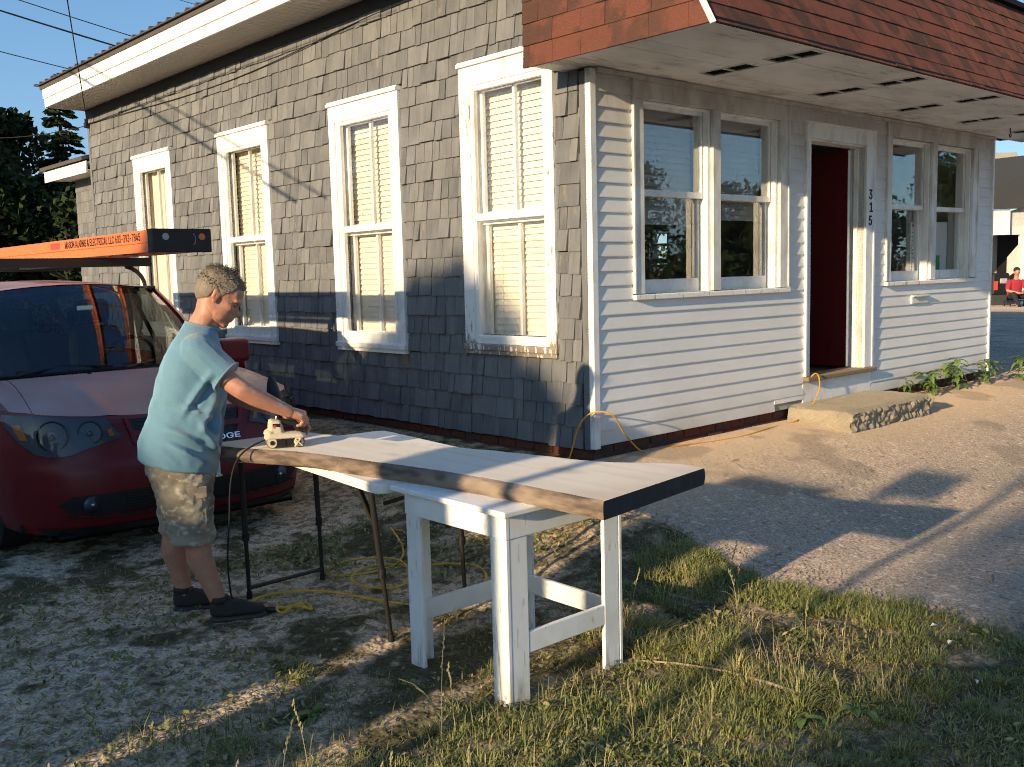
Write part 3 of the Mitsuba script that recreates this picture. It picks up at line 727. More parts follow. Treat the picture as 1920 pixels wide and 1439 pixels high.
put('upper_front', box(CX0 + 0.02, CX1, CY + MS * MH - 0.06, 0.25, CZ + MH + 0.004, CZ + MH + 0.05), 'mat_dark', CN)

# things that belong to the wall but can be lifted away
for (x, y, z, w, h, m, lb) in ((5.02, 0.155, 1.16, 0.24, 0.52, 'mat_paper', 'long paper notice taped inside the left pane of the window right of the door'), (5.52, 0.16, 1.09, 0.36, 0.60, 'mat_paper', 'large pale sheet of paper taped inside the rightmost pane')):
    k = put('notice', box(x, x + w, y, y + 0.001, z, z + h), m); tag(k, lb, 'notice')
    if w < 0.3:
        for j in range(9):
            put('print', box(x + 0.03, x + 0.03 + R(0.08, 0.18), y - 0.0012, y - 0.0002, z + 0.05 + j * 0.045, z + 0.058 + j * 0.045), 'mat_ink', k)
        put('print', box(x + 0.03, x + 0.20, y - 0.0012, y - 0.0002, z + 0.47, z + 0.50), 'mat_red_ink', k)
    else:
        put('green_sheet', box(x + 0.03, x + 0.19, y - 0.0016, y - 0.0004, z + 0.02, z + 0.24), 'mat_green_paper', k)
tw = key('twig_arrangement'); tag(tw, 'dry bare twigs standing inside the window left of the door', 'dried twigs')
tb = []
for q in range(9):
    x, y = 1.72 + R(-0.04, 0.04), 0.24 + R(-0.03, 0.03)
    p = [(x, y, 1.16)]
    for s in range(5): p.append((p[-1][0] + R(-0.03, 0.02), p[-1][1] + R(-0.01, 0.01), p[-1][2] + 0.105))
    tb.append(tube(p, np.linspace(0.005, 0.0015, 6), 5))
put('twigs', cat(tb), 'mat_paper', tw)
put('vase', loft([[(1.72 + r * math.cos(t), 0.24 + r * math.sin(t), z) for t in np.linspace(0, 2 * np.pi, 17)[:-1]] for r, z in ((0.05, 1.05), (0.07, 1.09), (0.05, 1.15), (0.035, 1.18))]), 'mat_black_plastic', tw, smooth=40)
# ---------------------------------------------------------------- ground, driveway, grass
def sstep(a, b, x):
    t = np.clip((np.asarray(x, float) - a) / (b - a), 0, 1)
    return t * t * (3 - 2 * t)
def ground_z(x, y):
    """the land: level by the tables, rising to the building"""
    x, y = np.asarray(x, float), np.asarray(y, float)
    dx, dy = np.maximum(-x, 0), np.maximum(-y, 0)
    d = np.where((x < 0) & (y < 0), np.maximum(dx, dy), dx + dy)
    z = -0.12 - 0.28 * sstep(0, 2.2, d) - 0.10 * sstep(-0.6, 2.2, x) * sstep(0.5, 2.2, -y)
    far = sstep(8, 40, x)
    return z * (1 - far) + (-0.12) * far
def bump(x, y):
    p = np.stack([np.asarray(x, float), np.asarray(y, float), np.zeros(np.shape(x))], -1)
    near = sstep(-0.35, -0.9, x) * sstep(1.5, 0.6, np.hypot(np.asarray(x) + 3, np.asarray(y) + 1.5) / 4)
    return near * (0.05 * (meshkit.fbm(p * 1.7, 3, 5) - 0.5) + 0.022 * (meshkit.fbm(p * 9, 3, 6) - 0.5) + 0.012 * (meshkit.fbm(p * 40, 2, 8) - 0.5))
def gz(x, y): return ground_z(x, y) + bump(x, y)

# one sheet, fine near the camera and coarse to the horizon
ax = np.unique(np.round(np.r_[-600, -300, -150, -80, -45, np.arange(-30, -6, 1.5), np.arange(-6.0, -0.2, 0.022), np.arange(-0.2, 8, 0.25), np.arange(8, 40, 2.5), 60, 120, 300, 600], 4))
ay = np.unique(np.round(np.r_[-600, -300, -150, -80, -45, np.arange(-30, -5, 1.5), np.arange(-5.0, 2.6, 0.024), np.arange(2.6, 14, 0.4), np.arange(14, 50, 3), 80, 150, 300, 600], 4))
put('ground', sheet(lambda u, v: (u, v, gz(u, v)), ax, ay), 'mat_soil', smooth=True, kind='structure')

# the driveway: a sheet a little above the land with a ragged edge
def edge_x(y): return -0.62 + 0.10 * np.sin(y * 1.3 + 1) + 0.07 * np.sin(y * 4.1) + 0.10 * sstep(-1.4, -0.2, y) * -1.0
dy = np.unique(np.round(np.r_[-60, -40, -25, -15, np.arange(-10, -5, 0.6), np.arange(-5.0, 0.06, 0.04), np.arange(0.06, 3, 0.25), np.arange(3, 60, 3)], 4))
def drive_pt(s, y):
    x0 = np.where(y < 0.02, edge_x(y) + 0.05 * (meshkit.noise(np.stack([y * 9, y * 0, y * 0], -1), 3) - 0.5), 7.2 + 0 * y)
    x0 = np.where((y >= 0.02), 6.62, x0)
    x1 = 70.0
    x = x0 + (x1 - x0) * s ** 2.2
    z = np.where(s < 0.001, gz(x, y) - 0.01, ground_z(x, y) + 0.012 + 0.006 * (meshkit.noise(np.stack([x * 3, y * 3, 0 * x], -1), 2) - 0.5) + 0.012 * sstep(-0.9, -0.3, x) * sstep(0.0, 0.06, s))
    return x, y, z
ds = np.r_[0, np.linspace(0.03, 0.5, 60), np.linspace(0.52, 1, 26)]
put('driveway', sheet(drive_pt, ds, dy[dy < 0.03]), 'mat_drive', smooth=True, kind='structure')
put('driveway', sheet(drive_pt, np.linspace(0, 1, 30), np.r_[0.02, dy[dy > 0.03]]), 'mat_drive', smooth=True, kind='structure')

# pebbles and sawdust chips lying on the driveway
pb, tn = [], []
gr = np.random.default_rng(11)
for _ in range(2600):
    x, y = gr.uniform(0, 1) ** 1.8 * 4.6 - 0.62, -gr.uniform(0.02, 3.6)
    r = gr.uniform(0.003, 0.012) * (1.0 if x < -0.3 else 0.7)
    z = float(ground_z(x, y)) + 0.02
    pb.append((np.array([(x - r, y, z), (x + r, y, z), (x, y - r, z), (x, y + r, z), (x, y, z + r), (x, y, z - r)]), np.array([[0, 2, 4], [2, 1, 4], [1, 3, 4], [3, 0, 4], [2, 0, 5], [1, 2, 5], [3, 1, 5], [0, 3, 5]])))
put('driveway_pebbles', cat(pb), 'mat_stone', kind='stuff', label='loose pebbles scattered on the driveway')

# grass
def blades(n, seed, x0, x1, y0, y1, keep, hmin, hmax, wid, lean=0.5, dry=0.25):
    g = np.random.default_rng(seed)
    x, y = g.uniform(x0, x1, n), g.uniform(y0, y1, n)
    k = keep(x, y, g)
    x, y = x[k], y[k]
    n = len(x)
    P = np.stack([x, y, 0 * x], -1)
    tall = meshkit.fbm(P * 1.9, 3, 21)
    h = g.uniform(hmin, hmax, n) * (0.25 + 2.6 * np.clip(tall - 0.15, 0, 1) ** 1.3)
    a = g.uniform(0, 2 * np.pi, n)
    l = g.uniform(0.1, 1.0, n) * lean * h
    b = a + g.uniform(1.0, 2.1, n)
    w = wid * g.uniform(0.6, 1.3, n)
    z = gz(x, y) - 0.004
    s = np.stack([np.cos(b) * w, np.sin(b) * w, 0 * w], -1)
    d = np.stack([np.cos(a), np.sin(a), 0 * a], -1)
    p0 = np.stack([x, y, z], -1)
    p1 = p0 + d * (l * 0.3)[:, None] + np.array([0, 0, 1]) * (h * 0.55)[:, None]
    p2 = p0 + d * l[:, None] + np.array([0, 0, 1]) * h[:, None]
    V = np.stack([p0 - s / 2, p0 + s / 2, p1 + s * 0.42, p1 - s * 0.42, p2], 1).reshape(-1, 3)
    i = np.arange(n)[:, None] * 5
    F = np.concatenate([i + [0, 1, 2], i + [0, 2, 3], i + [3, 2, 4]], 1).reshape(-1, 3)
    dr_ = meshkit.fbm(P * 1.4, 3, 33)
    gn = meshkit.fbm(P * 1.1 + 40, 3, 77)
    uv = np.stack([np.clip(g.uniform(0, 1, n) * 0.45 + 1.5 * (gn - 0.5) + 0.35 + 0.35 * sstep(-1.5, -0.8, x), 0, 1), np.clip(g.uniform(0, 0.85, n) + dry * (dr_ * 2 - 0.6), 0, 1)], -1)
    return V, F, np.repeat(uv, 5, axis=0)

BARE = [(-1.19, -2.17, 0.20), (-1.47, -2.28, 0.16), (-1.62, -2.62, 0.17), (-1.56, -2.82, 0.2), (-1.13, -3.12, 0.2), (-1.64, -1.85, 0.13), (-1.30, -1.15, 0.35), (-2.1, -2.3, 0.12), (-1.02, -2.42, 0.14), (-2.75, -1.25, 0.25), (-3.0, -1.9, 0.2)]
def bare(x, y):
    """sandy patches where nothing grows"""
    P = np.stack([x, y, 0 * x], -1)
    w = 0.16 * (meshkit.fbm(P * 7, 2, 15) - 0.5)
    return np.clip(sum(np.exp(-((np.hypot(x - a, y - b) + w) / r) ** 2 * 1.3) for a, b, r in BARE), 0, 1)
def cover(x, y):
    """how thickly the grass grows"""
    P = np.stack([x, y, 0 * x], -1)
    c = meshkit.fbm(P * 1.25, 3, 41) * 0.62 + meshkit.fbm(P * 5.5, 2, 42) * 0.38
    c = c + 0.13 * sstep(-1.7, -3.0, y) - 0.21 * sstep(-2.0, -0.6, y)
    c = c + 0.10 * sstep(-1.15, -0.85, x) * sstep(-1.2, -2.0, y)
    return np.where(x > edge_x(y) - 0.02, 0.0, c - 0.30 * bare(x, y))
keep1 = lambda x, y, g: g.uniform(0, 1, len(x)) < sstep(0.50, 0.61, cover(x, y)) * 0.66
a = blades(60000, 1, -5.2, -0.5, -4.4, -0.9, keep1, 0.012, 0.046, 0.0040, 2.0)
b = blades(60000, 2, -5.2, -0.6, -1.2, 2.4, keep1, 0.010, 0.036, 0.0042, 1.9)
keep2 = lambda x, y, g: (g.uniform(0, 1, len(x)) < sstep(0.52, 0.66, meshkit.fbm(np.stack([x * 2.6, y * 2.6, 0 * x], -1), 3, 51))) & (x < edge_x(y) - 0.03) & (bare(x, y) < g.uniform(0, 0.6, len(x)))
c = blades(11000, 3, -4.6, -0.55, -4.4, -1.2, keep2, 0.03, 0.08, 0.0034, 0.8, 0.5)
edge = lambda x, y, g: (x < edge_x(y) + 0.05 * np.sin(y * 23)) & (x > edge_x(y) - 0.35 - 0.25 * np.sin(y * 3)) & (g.uniform(0, 1, len(x)) < 0.85)
d = blades(13000, 4, -1.5, -0.4, -2.7, -1.35, edge, 0.022, 0.06, 0.0042, 1.1, 0.0)
thatch = blades(150000, 6, -5.2, -0.6, -4.4, 1.6, lambda x, y, g: (g.uniform(0, 1, len(x)) < sstep(0.38, 0.6, cover(x, y)) * 0.8 + 0.08) & (x < edge_x(y) - 0.02), 0.006, 0.016, 0.0052, 4.0, 1.3)
def clumps(n, seed, x0, x1, y0, y1, keep, hs=(0.02, 0.055), rs=(0.02, 0.08), nb=(25, 90), green=0.5, dry=0.1):
    """tussocks: blades that spring from one spot and lean outwards"""
    g = np.random.default_rng(seed)
    cx, cy = g.uniform(x0, x1, n), g.uniform(y0, y1, n)
    k = keep(cx, cy, g); cx, cy = cx[k], cy[k]
    m = g.integers(nb[0], nb[1], len(cx))
    H, Rr = g.uniform(*hs, len(cx)), g.uniform(*rs, len(cx))
    gr_, dr_ = np.clip(g.normal(green, 0.22, len(cx)), 0, 1), np.clip(g.normal(dry, 0.22, len(cx)), 0, 1)
    i = np.repeat(np.arange(len(cx)), m); n = len(i)
    rr = np.sqrt(g.uniform(0, 1, n)) * Rr[i]; a = g.uniform(0, 2 * np.pi, n)
    x, y = cx[i] + rr * np.cos(a), cy[i] + rr * np.sin(a)
    h = H[i] * g.uniform(0.5, 1.25, n) * (1.15 - 0.5 * rr / Rr[i])
    a2 = a + g.normal(0, 0.7, n)
    l = h * (0.25 + 1.1 * rr / Rr[i]) * g.uniform(0.5, 1.3, n)
    w = 0.0038 * g.uniform(0.6, 1.3, n)
    d = np.stack([np.cos(a2), np.sin(a2), 0 * a], -1); s = np.stack([-np.sin(a2) * w, np.cos(a2) * w, 0 * w], -1)
    z = gz(x, y) - 0.003
    p0 = np.stack([x, y, z], -1)
    p1 = p0 + d * (l * 0.35)[:, None] + np.array([0, 0, 1]) * (h * 0.65)[:, None]
    p2 = p0 + d * l[:, None] + np.array([0, 0, 1]) * (h * 0.92)[:, None]
    V = np.stack([p0 - s / 2, p0 + s / 2, p1 + s * 0.42, p1 - s * 0.42, p2], 1).reshape(-1, 3)
    q = np.arange(n)[:, None] * 5
    F = np.concatenate([q + [0, 1, 2], q + [0, 2, 3], q + [3, 2, 4]], 1).reshape(-1, 3)
    uv = np.stack([np.clip(gr_[i] + g.normal(0, 0.18, n), 0, 1), np.clip(0.35 + dr_[i] * 0.6 + g.normal(0, 0.15, n), 0, 1)], -1)
    return V, F, np.repeat(uv, 5, axis=0)
kcl = lambda x, y, g: g.uniform(0, 1, len(x)) < sstep(0.47, 0.60, cover(x, y)) * (1 - 0.75 * sstep(-2.3, -3.0, x) * sstep(-2.4, -1.8, y))
e1 = clumps(2500, 31, -5.0, -0.6, -4.3, -1.0, kcl)
e2 = clumps(420, 32, -1.5, -0.62, -2.75, -1.45, lambda x, y, g: (x < edge_x(y) - 0.02) & (x > edge_x(y) - 0.34), (0.03, 0.065), (0.03, 0.09), (50, 130), 0.85, -0.1)
e3 = clumps(200, 33, -2.0, -1.05, -2.9, -1.65, lambda x, y, g: g.uniform(0, 1, len(x)) < sstep(0.48, 0.6, meshkit.fbm(np.stack([x * 2.4, y * 2.4, 0 * x], -1), 3, 88)) * (1 - bare(x, y)), (0.05, 0.12), (0.03, 0.09), (40, 110), 0.7, 0.45)
e4 = clumps(900, 34, -5.0, -0.7, -1.1, 2.2, kcl, (0.012, 0.035), (0.02, 0.06), (14, 45), 0.35, 0.1)
vs, fs, us, n = [], [], [], 0
for V, F, U in (a, b, c, d, thatch, e1, e2, e3, e4): vs.append(V); fs.append(F + n); us.append(U); n += len(V)
scene['grass'] = mikit.ply((np.vstack(vs), np.vstack(fs)), 'mat_blade', uv=np.vstack(us))
tag('grass', 'patchy sparse grass growing in the dusty ground', 'grass', kind='stuff')

# clover and small broad leaves pressed to the ground
def leaf_discs(n, seed, keep, r0, r1, x0=-5.0, x1=-0.55, y0=-4.3, y1=0.6):
    g = np.random.default_rng(seed)
    x, y = g.uniform(x0, x1, n), g.uniform(y0, y1, n)
    k = keep(x, y, g); x, y = x[k], y[k]; n = len(x)
    r = g.uniform(r0, r1, n); a = g.uniform(0, 6.28, n)
    tx, ty = g.normal(0, 0.45, n), g.normal(0, 0.45, n)
    z = gz(x, y) + g.uniform(0.004, 0.03, n)
    t = np.array([0, 0.9, 2.2, 3.14, 4.1, 5.4])
    rad = np.array([1.5, 0.85, 0.75, 1.2, 0.75, 0.85])
    ox = np.cos(t[None] + 0) * rad * r[:, None]; oy = np.sin(t[None]) * rad * 0.75 * r[:, None]
    X = ox * np.cos(a)[:, None] - oy * np.sin(a)[:, None]; Y = ox * np.sin(a)[:, None] + oy * np.cos(a)[:, None]
    V = np.stack([x[:, None] + X, y[:, None] + Y, z[:, None] + X * tx[:, None] + Y * ty[:, None]], -1).reshape(-1, 3)
    i = np.arange(n)[:, None] * 6
    F = np.concatenate([i + [0, 1, 2], i + [0, 2, 3], i + [0, 3, 4], i + [0, 4, 5]], 1).reshape(-1, 3)
    uv = np.stack([g.uniform(0, 0.8, n), g.uniform(0, 1.0, n)], -1)
    return V, F, np.repeat(uv, 6, axis=0)
kc = lambda x, y, g: (g.uniform(0, 1, len(x)) < sstep(0.45, 0.6, meshkit.fbm(np.stack([x * 1.8, y * 1.8, 0 * x], -1), 3, 61)) * 0.9 * (1 - 0.7 * sstep(-2.3, -3.0, x) * sstep(-2.4, -1.6, y)) + 0.05) & (x < edge_x(y) - 0.03) & (bare(x, y) < g.uniform(0.1, 0.9, len(x)))
V, F, U = leaf_discs(95000, 5, kc, 0.004, 0.013)
scene['ground_cover'] = mikit.ply((V, F), 'mat_blade', uv=U)
tag('ground_cover', 'low clover and small broad leaves between the grass', 'ground cover', kind='stuff')

# single tall stalks of grass with seed heads
sp = [(-3.83, -2.05, 0.16), (-3.70, -2.10, 0.27), (-3.55, -2.02, 0.30), (-3.45, -2.30, 0.14), (-3.06, -2.10, 0.40), (-2.94, -2.02, 0.20), (-3.95, -1.85, 0.12), (-3.35, -2.20, 0.10), (-3.98, -2.0, 0.14), (-2.62, -2.62, 0.22),
      (-1.45, -2.75, 0.26), (-1.33, -2.50, 0.18), (-1.20, -2.05, 0.20), (-1.05, -1.95, 0.16), (-0.98, -1.85, 0.22), (-2.35, -2.75, 0.17), (-1.9, -3.0, 0.16), (-1.62, -1.75, 0.18), (-3.2, -2.42, 0.12)]
ORD = ('first', 'second', 'third', 'fourth', 'fifth', 'sixth', 'seventh', 'eighth', 'ninth', 'tenth', 'eleventh', 'twelfth', 'thirteenth', 'fourteenth', 'fifteenth', 'sixteenth', 'seventeenth', 'eighteenth', 'nineteenth')
RANK = np.argsort(np.argsort([np.dot(np.array([x, y, -0.4]) - EYE, np.cross(FWD, UP)) / np.dot(np.array([x, y, -0.4]) - EYE, FWD) for x, y, h in sp]))
for n, (x, y, h) in enumerate(sp):
    k = key('grass_stalk'); gs = np.random.default_rng(100 + n)
    z = float(gz(x, y)); lx, ly = gs.uniform(-0.2, 0.2, 2) * h
    p = spline([(x, y, z - 0.01), (x + lx * 0.3, y + ly * 0.3, z + h * 0.5), (x + lx, y + ly, z + h)], 10)
    put('stem', tube(p, np.linspace(0.0017, 0.0009, 10), 4), 'mat_stalk', k)
    hd = []
    for j in range(12):
        q = p[-1] - (p[-1] - p[-2]) * 0.9 * j / 3 + gs.normal(0, 0.0022, 3)
        hd.append(hull(q + np.array([(0.004, 0, 0), (-0.004, 0, 0), (0, 0.003, 0), (0, -0.003, 0), (0.002, 0, 0.011), (0, 0, -0.007)])))
    put('seed_head', cat(hd), 'mat_stalk', k)
    for j in range(3):
        a = gs.uniform(0, 6.28); L = h * gs.uniform(0.35, 0.6)
        q = spline([(x, y, z), (x + math.cos(a) * L * 0.35, y + math.sin(a) * L * 0.35, z + L * 0.7), (x + math.cos(a) * L * 0.8, y + math.sin(a) * L * 0.8, z + L * 0.8)], 6)
        put('blade', cat([hexa([q[i] + [0.002, 0, 0], q[i] - [0.002, 0, 0], q[i] - [0.002, 0.0008, 0], q[i] + [0.002, 0.0008, 0], q[i + 1] + [0.002, 0, 0], q[i + 1] - [0.002, 0, 0], q[i + 1] - [0.002, 0.0008, 0], q[i + 1] + [0.002, 0.0008, 0]]) for i in range(5)]), 'mat_stalk', k)
    tag(k, f'thin pale grass stalk with a seed head, {ORD[RANK[n]]} from the left in the foreground', 'grass stalk', 'tall grass stalks in the foreground')

def leaf(base, az, tilt, L, W, bend=0.4):
    """one broad leaf as a curved blade with a midrib fold"""
    d = np.array([math.cos(az), math.sin(az), 0]); s = np.array([-math.sin(az), math.cos(az), 0]); up = np.array([0, 0, 1.0])
    P, n = [], 7
    for i in range(n):
        t = i / (n - 1)
        c = np.asarray(base) + d * L * t * math.cos(tilt - bend * t) + up * L * t * math.sin(tilt - bend * t)
        w = W * (math.sin(math.pi * min(1, t * 0.93 + 0.05)) ** 0.8) * 0.5
        P += [c - s * w + up * w * 0.35, c, c + s * w + up * w * 0.35]
    F = []
    for i in range(n - 1):
        a = i * 3
        F += [[a, a + 1, a + 4], [a, a + 4, a + 3], [a + 1, a + 2, a + 5], [a + 1, a + 5, a + 4]]
    return np.array(P), np.array(F)
def weed(x, y, h, nst, label, seed, spread=0.10, lf=0.10, group=None):
    k = key('weed'); g = np.random.default_rng(seed)
    tag(k, label, 'weed', group)
    z = float(gz(x, y)) if x < -0.6 else float(ground_z(x, y)) + 0.01
    for s in range(nst):
        a = g.uniform(0, 6.28); hh = h * g.uniform(0.6, 1.0); r = spread * g.uniform(0.2, 1)
        p = spline([(x, y, z - 0.02), (x + math.cos(a) * r * 0.5, y + math.sin(a) * r * 0.5, z + hh * 0.55), (x + math.cos(a) * r, y + math.sin(a) * r, z + hh)], 8)
        put('stem', tube(p, np.linspace(0.004, 0.0015, 8), 5), 'mat_weed', k, tone=0.4)
        for i in range(2, 8):
            for q in range(2 if i < 7 else 4):
                put('leaf', leaf(p[i], g.uniform(0, 6.28), g.uniform(0.2, 1.0), lf * g.uniform(0.6, 1.15), lf * 0.36, 0.9), 'mat_weed', k, tone=float(g.uniform(0, 1)))
    return k
weed(4.42, -0.13, 0.20, 2, 'small leafy weed at the right end of the stone step', 1, 0.06, 0.09)
weed(4.85, -0.20, 0.30, 3, 'bushy leafy weed against the white wall just right of the step', 2, 0.14, 0.13)
weed(5.45, -0.18, 0.38, 3, 'tallest leafy weed against the foot of the white wall', 3, 0.16, 0.14)
weed(6.15, -0.20, 0.28, 3, 'leafy weed by the far corner of the white wall', 4, 0.14, 0.12)
weed(6.85, -0.25, 0.27, 2, 'leafy weed just beyond the far corner of the building', 5, 0.12, 0.13)
weed(7.5, -0.42, 0.22, 2, 'low weed second beyond the far corner of the building', 6, 0.12, 0.11)
weed(8.1, -0.60, 0.20, 2, 'rightmost low weed at the edge of the driveway', 7, 0.12, 0.10)
for n, (x, y, lb) in enumerate([(-1.86, -3.05, 'broad-leaved green weed low in the grass at the lower right of the photo'), (-3.98, -2.12, 'pale leafy weed catching the sun at the bottom left edge'), (-2.05, -2.95, 'rosette of broad leaves beside the broad-leaved green weed'), (-3.30, -1.62, 'pale rosette weed in the sunlit strip of grass')]):
    k = key('weed'); g = np.random.default_rng(40 + n); z = float(gz(x, y))
    tag(k, lb, 'weed')
    for q in range(11): put('leaf', leaf((x + g.normal(0, 0.012), y + g.normal(0, 0.012), z + 0.008), g.uniform(0, 6.28), g.uniform(0.15, 0.9), g.uniform(0.05, 0.10), 0.035, 0.8), 'mat_weed', k, tone=float(g.uniform(0.3, 1)))
# dry orange tufts near the right leg of the white table
for n, (x, y, lb) in enumerate([(-1.18, -1.78, 'dry yellow tuft of grass right of the white table'), (-1.75, -2.62, 'taller yellowish tuft of grass in the foreground right of the white table'), (-1.42, -2.25, 'reddish dry tuft of grass between the table and the driveway'), (-1.62, -3.05, 'thin dry tuft of grass at the end of the stick')]):
    g = np.random.default_rng(70 + n)
    V, F, U = blades(260, 200 + n, x - 0.16, x + 0.16, y - 0.16, y + 0.16, lambda a, b, r: np.hypot(a - x, b - y) < r.uniform(0.0, 0.16, len(a)), 0.06, 0.14, 0.003, 1.3, 0.4)
    U[:, 1] = np.clip(U[:, 1] + 0.28, 0, 1)
    k = key('grass_tuft'); scene[k] = mikit.ply((V, F), 'mat_blade', uv=U); tag(k, lb, 'grass tuft')
k = put('stick', tube([(x, y, float(gz(x, y)) + h) for x, y, h in ((-2.07, -2.16, 0.02), (-2.00, -2.30, 0.03), (-1.95, -2.52, 0.036), (-1.92, -2.72, 0.034), (-1.90, -2.86, 0.022))], [0.0035, 0.0045, 0.005, 0.006, 0.0065], 7), 'mat_stick', smooth=True); tag(k, 'pale thin stick lying in the grass at the foot of the right table leg', 'stick')
for n, (x, y, s) in enumerate([(-0.86, -2.86, 0.018), (-1.05, -3.02, 0.012), (-1.35, -3.25, 0.014)]):
    g = np.random.default_rng(90 + n)
    z = float(gz(x, y)) + 0.03
    k = put('litter', hull([(x + g.uniform(-s, s), y + g.uniform(-s, s), z + g.uniform(-0.01, 0.012)) for _ in range(9)]), 'mat_litter'); tag(k, 'tiny white scrap of litter in the grass', 'litter', 'white scraps in the grass')
for n, (x, y, a) in enumerate([(0.05, -2.75, 0.4), (0.42, -2.72, 2.6)]):
    z = float(ground_z(x, y)) + 0.022
    k = put('twig', tube(spline([(x - 0.09 * math.cos(a), y - 0.09 * math.sin(a), z), (x, y + 0.015, z + 0.012), (x + 0.09 * math.cos(a), y + 0.09 * math.sin(a), z)], 8), 0.004, 5), 'mat_stick'); tag(k, ('short dark twig lying on the driveway near the grass edge', 'second dark twig lying on the driveway, farther from the table')[n], 'twig', 'twigs on the driveway')
# ---------------------------------------------------------------- stone step, tables, slab, sander, cords
V, F = arr(manifold3d.Manifold.cube([1.46, 0.62, 0.40]).refine_to_length(0.022))
V = V + [2.45, -0.635, -0.372]
nz = meshkit.fbm(V * [22, 22, 22], 4, 3) - 0.5
nz2 = meshkit.fbm(V * [60, 60, 9], 3, 4) - 0.5
fr = np.clip((-0.585 - V[:, 1]) / 0.05, 0, 1)
V[:, 1] += fr * (nz * 0.085 + nz2 * 0.06 + 0.01)
V[:, 2] += np.clip((V[:, 2] - 0.0) / 0.028, 0, 1) * (0.006 * nz + 0.004 - 0.02 * np.clip((2.53 - V[:, 0]) / 0.08, 0, 1) - 0.022 * np.clip((-0.56 - V[:, 1]) / 0.07, 0, 1))
V[:, 0] += np.where(V[:, 0] < 2.47, nz * 0.03 + 0.03 * np.clip((V[:, 2] + 0.05) / 0.08, 0, 1), 0) + np.where(V[:, 0] > 3.89, nz * 0.05, 0)
k = put('stone_step', (V, F), 'mat_stone', smooth=35); tag(k, 'rough granite block used as a step below the open door', 'step')

GZ = -0.40
# white side table of boards
t = key('side_table'); tag(t, 'white painted square wooden table under the near end of the slab', 'table')
X0, X1, Y0, Y1 = -2.735, -2.085, -2.105, -1.47
put('tabletop', cbox(X0 - 0.028, X1 + 0.028, Y0 - 0.028, Y1 + 0.065, 0.348, 0.371, 0.004), 'mat_white_paint', t)
for n, P in enumerate(([(X0, X0 + 0.02, Y0, Y1)], [(X1 - 0.02, X1, Y0, Y1)], [(X0 + 0.021, X1 - 0.021, Y0 + 0.001, Y0 + 0.021)], [(X0 + 0.021, X1 - 0.021, Y1 - 0.021, Y1 - 0.001)])):
    a, b, c, d = P[0]
    put('apron', cbox(a, b, c, d, 0.255, 0.3475, 0.003), 'mat_white_paint', t)
for sx, sy in ((0, 0), (0, 1), (1, 0), (1, 1)):
    xa, ya = (X0, X1)[sx], (Y0, Y1)[sy]
    ox, oy = (1, -1)[sx], (1, -1)[sy]
    zb = float(gz(xa + ox * 0.05, ya + oy * 0.05)) - 0.02
    l, r = sorted((xa + ox * 0.003, xa + ox * 0.022)); q, w = sorted((ya + oy * 0.003, ya + oy * 0.095))
    l2, r2 = sorted((xa + ox * 0.0235, xa + ox * 0.112)); q2, w2 = sorted((ya + oy * 0.0045, ya + oy * 0.024))
    bw = 0.112 if (sx, sy) == (0, 0) else 0.100
    put('leg', cat([cbox(l, r, q, w, zb, 0.2545 if True else 0.3, 0.003), cbox(l2, r2, q2, w2, zb, 0.2542, 0.003)]), 'mat_white_paint', t)
zs = (-0.21, -0.125)
put('stretcher', cbox(X0 + 0.024, X1 - 0.024, Y1 - 0.045, Y1 - 0.026, *zs, 0.003), 'mat_white_paint', t)
put('stretcher', cbox(X1 - 0.046, X1 - 0.027, Y0 + 0.05, Y1 - 0.046, *zs, 0.003), 'mat_white_paint', t)
put('stretcher', cbox(X0 + 0.112, X1 - 0.113, Y0 + 0.006, Y0 + 0.025, *zs, 0.003), 'mat_white_paint', t)

# folding table
f = key('folding_table'); tag(f, 'cream plastic folding table with dark metal legs under the far end of the slab', 'table')
oc = sg.box(-2.845, -1.30, -2.20, -0.10).buffer(0.06, quad_segs=8)
top = cat([prism(oc.buffer(-0.004), 0.366, 0.3705), prism(oc, 0.333, 0.366), prism(oc.buffer(-0.012), 0.325, 0.3329)])
ca, sa = math.cos(-0.098), math.sin(-0.098)
top = move(top, [[ca, -sa, 0], [sa, ca, 0], [0, 0, 1.0]], (0, 0, 0))
put('tabletop', (top[0] + [-2.80 - (-2.905 * ca + 1.36 * sa), -1.37 - (-2.905 * sa - 1.36 * ca), 0], top[1]), 'mat_table_plastic', f, smooth=30)
lg = [((-2.735, -1.22), (-2.635, -1.19)), ((-2.83, -0.20), (-2.815, -0.185)), ((-2.40, -0.19), (-2.372, -0.17)), ((-2.12, -1.06), (-2.06, -1.02))]
for (ax_, ay_), (bx_, by_) in lg:
    zb = float(gz(bx_, by_))
    a, b = np.array([ax_, ay_, 0.328]), np.array([bx_, by_, zb + 0.005])
    m = a + (b - a) * 0.55
    L = put('leg', tube([a, m], 0.0145, 10), 'mat_black_metal', f, smooth=40)
    put('lower_tube', tube([m, b + [0, 0, 0.012]], 0.0108, 10), 'mat_black_metal', L, smooth=40)
    put('collar', tube([m + [0, 0, 0.02], m - [0, 0, 0.02]], 0.0185, 10), 'mat_black_plastic', L, smooth=40)
    put('foot', tube([b + [0, 0, 0.03], b - [0, 0, 0.004]], 0.0155, 10), 'mat_black_plastic', L, smooth=40)
put('cross_bar', tube([(-2.82, -0.188, -0.335), (-2.374, -0.172, -0.335)], 0.011, 8), 'mat_black_metal', f, smooth=40)
put('cross_bar', tube([(-2.65, -1.2, 0.24), (-2.09, -1.05, 0.24)], 0.010, 8), 'mat_black_metal', f, smooth=40)
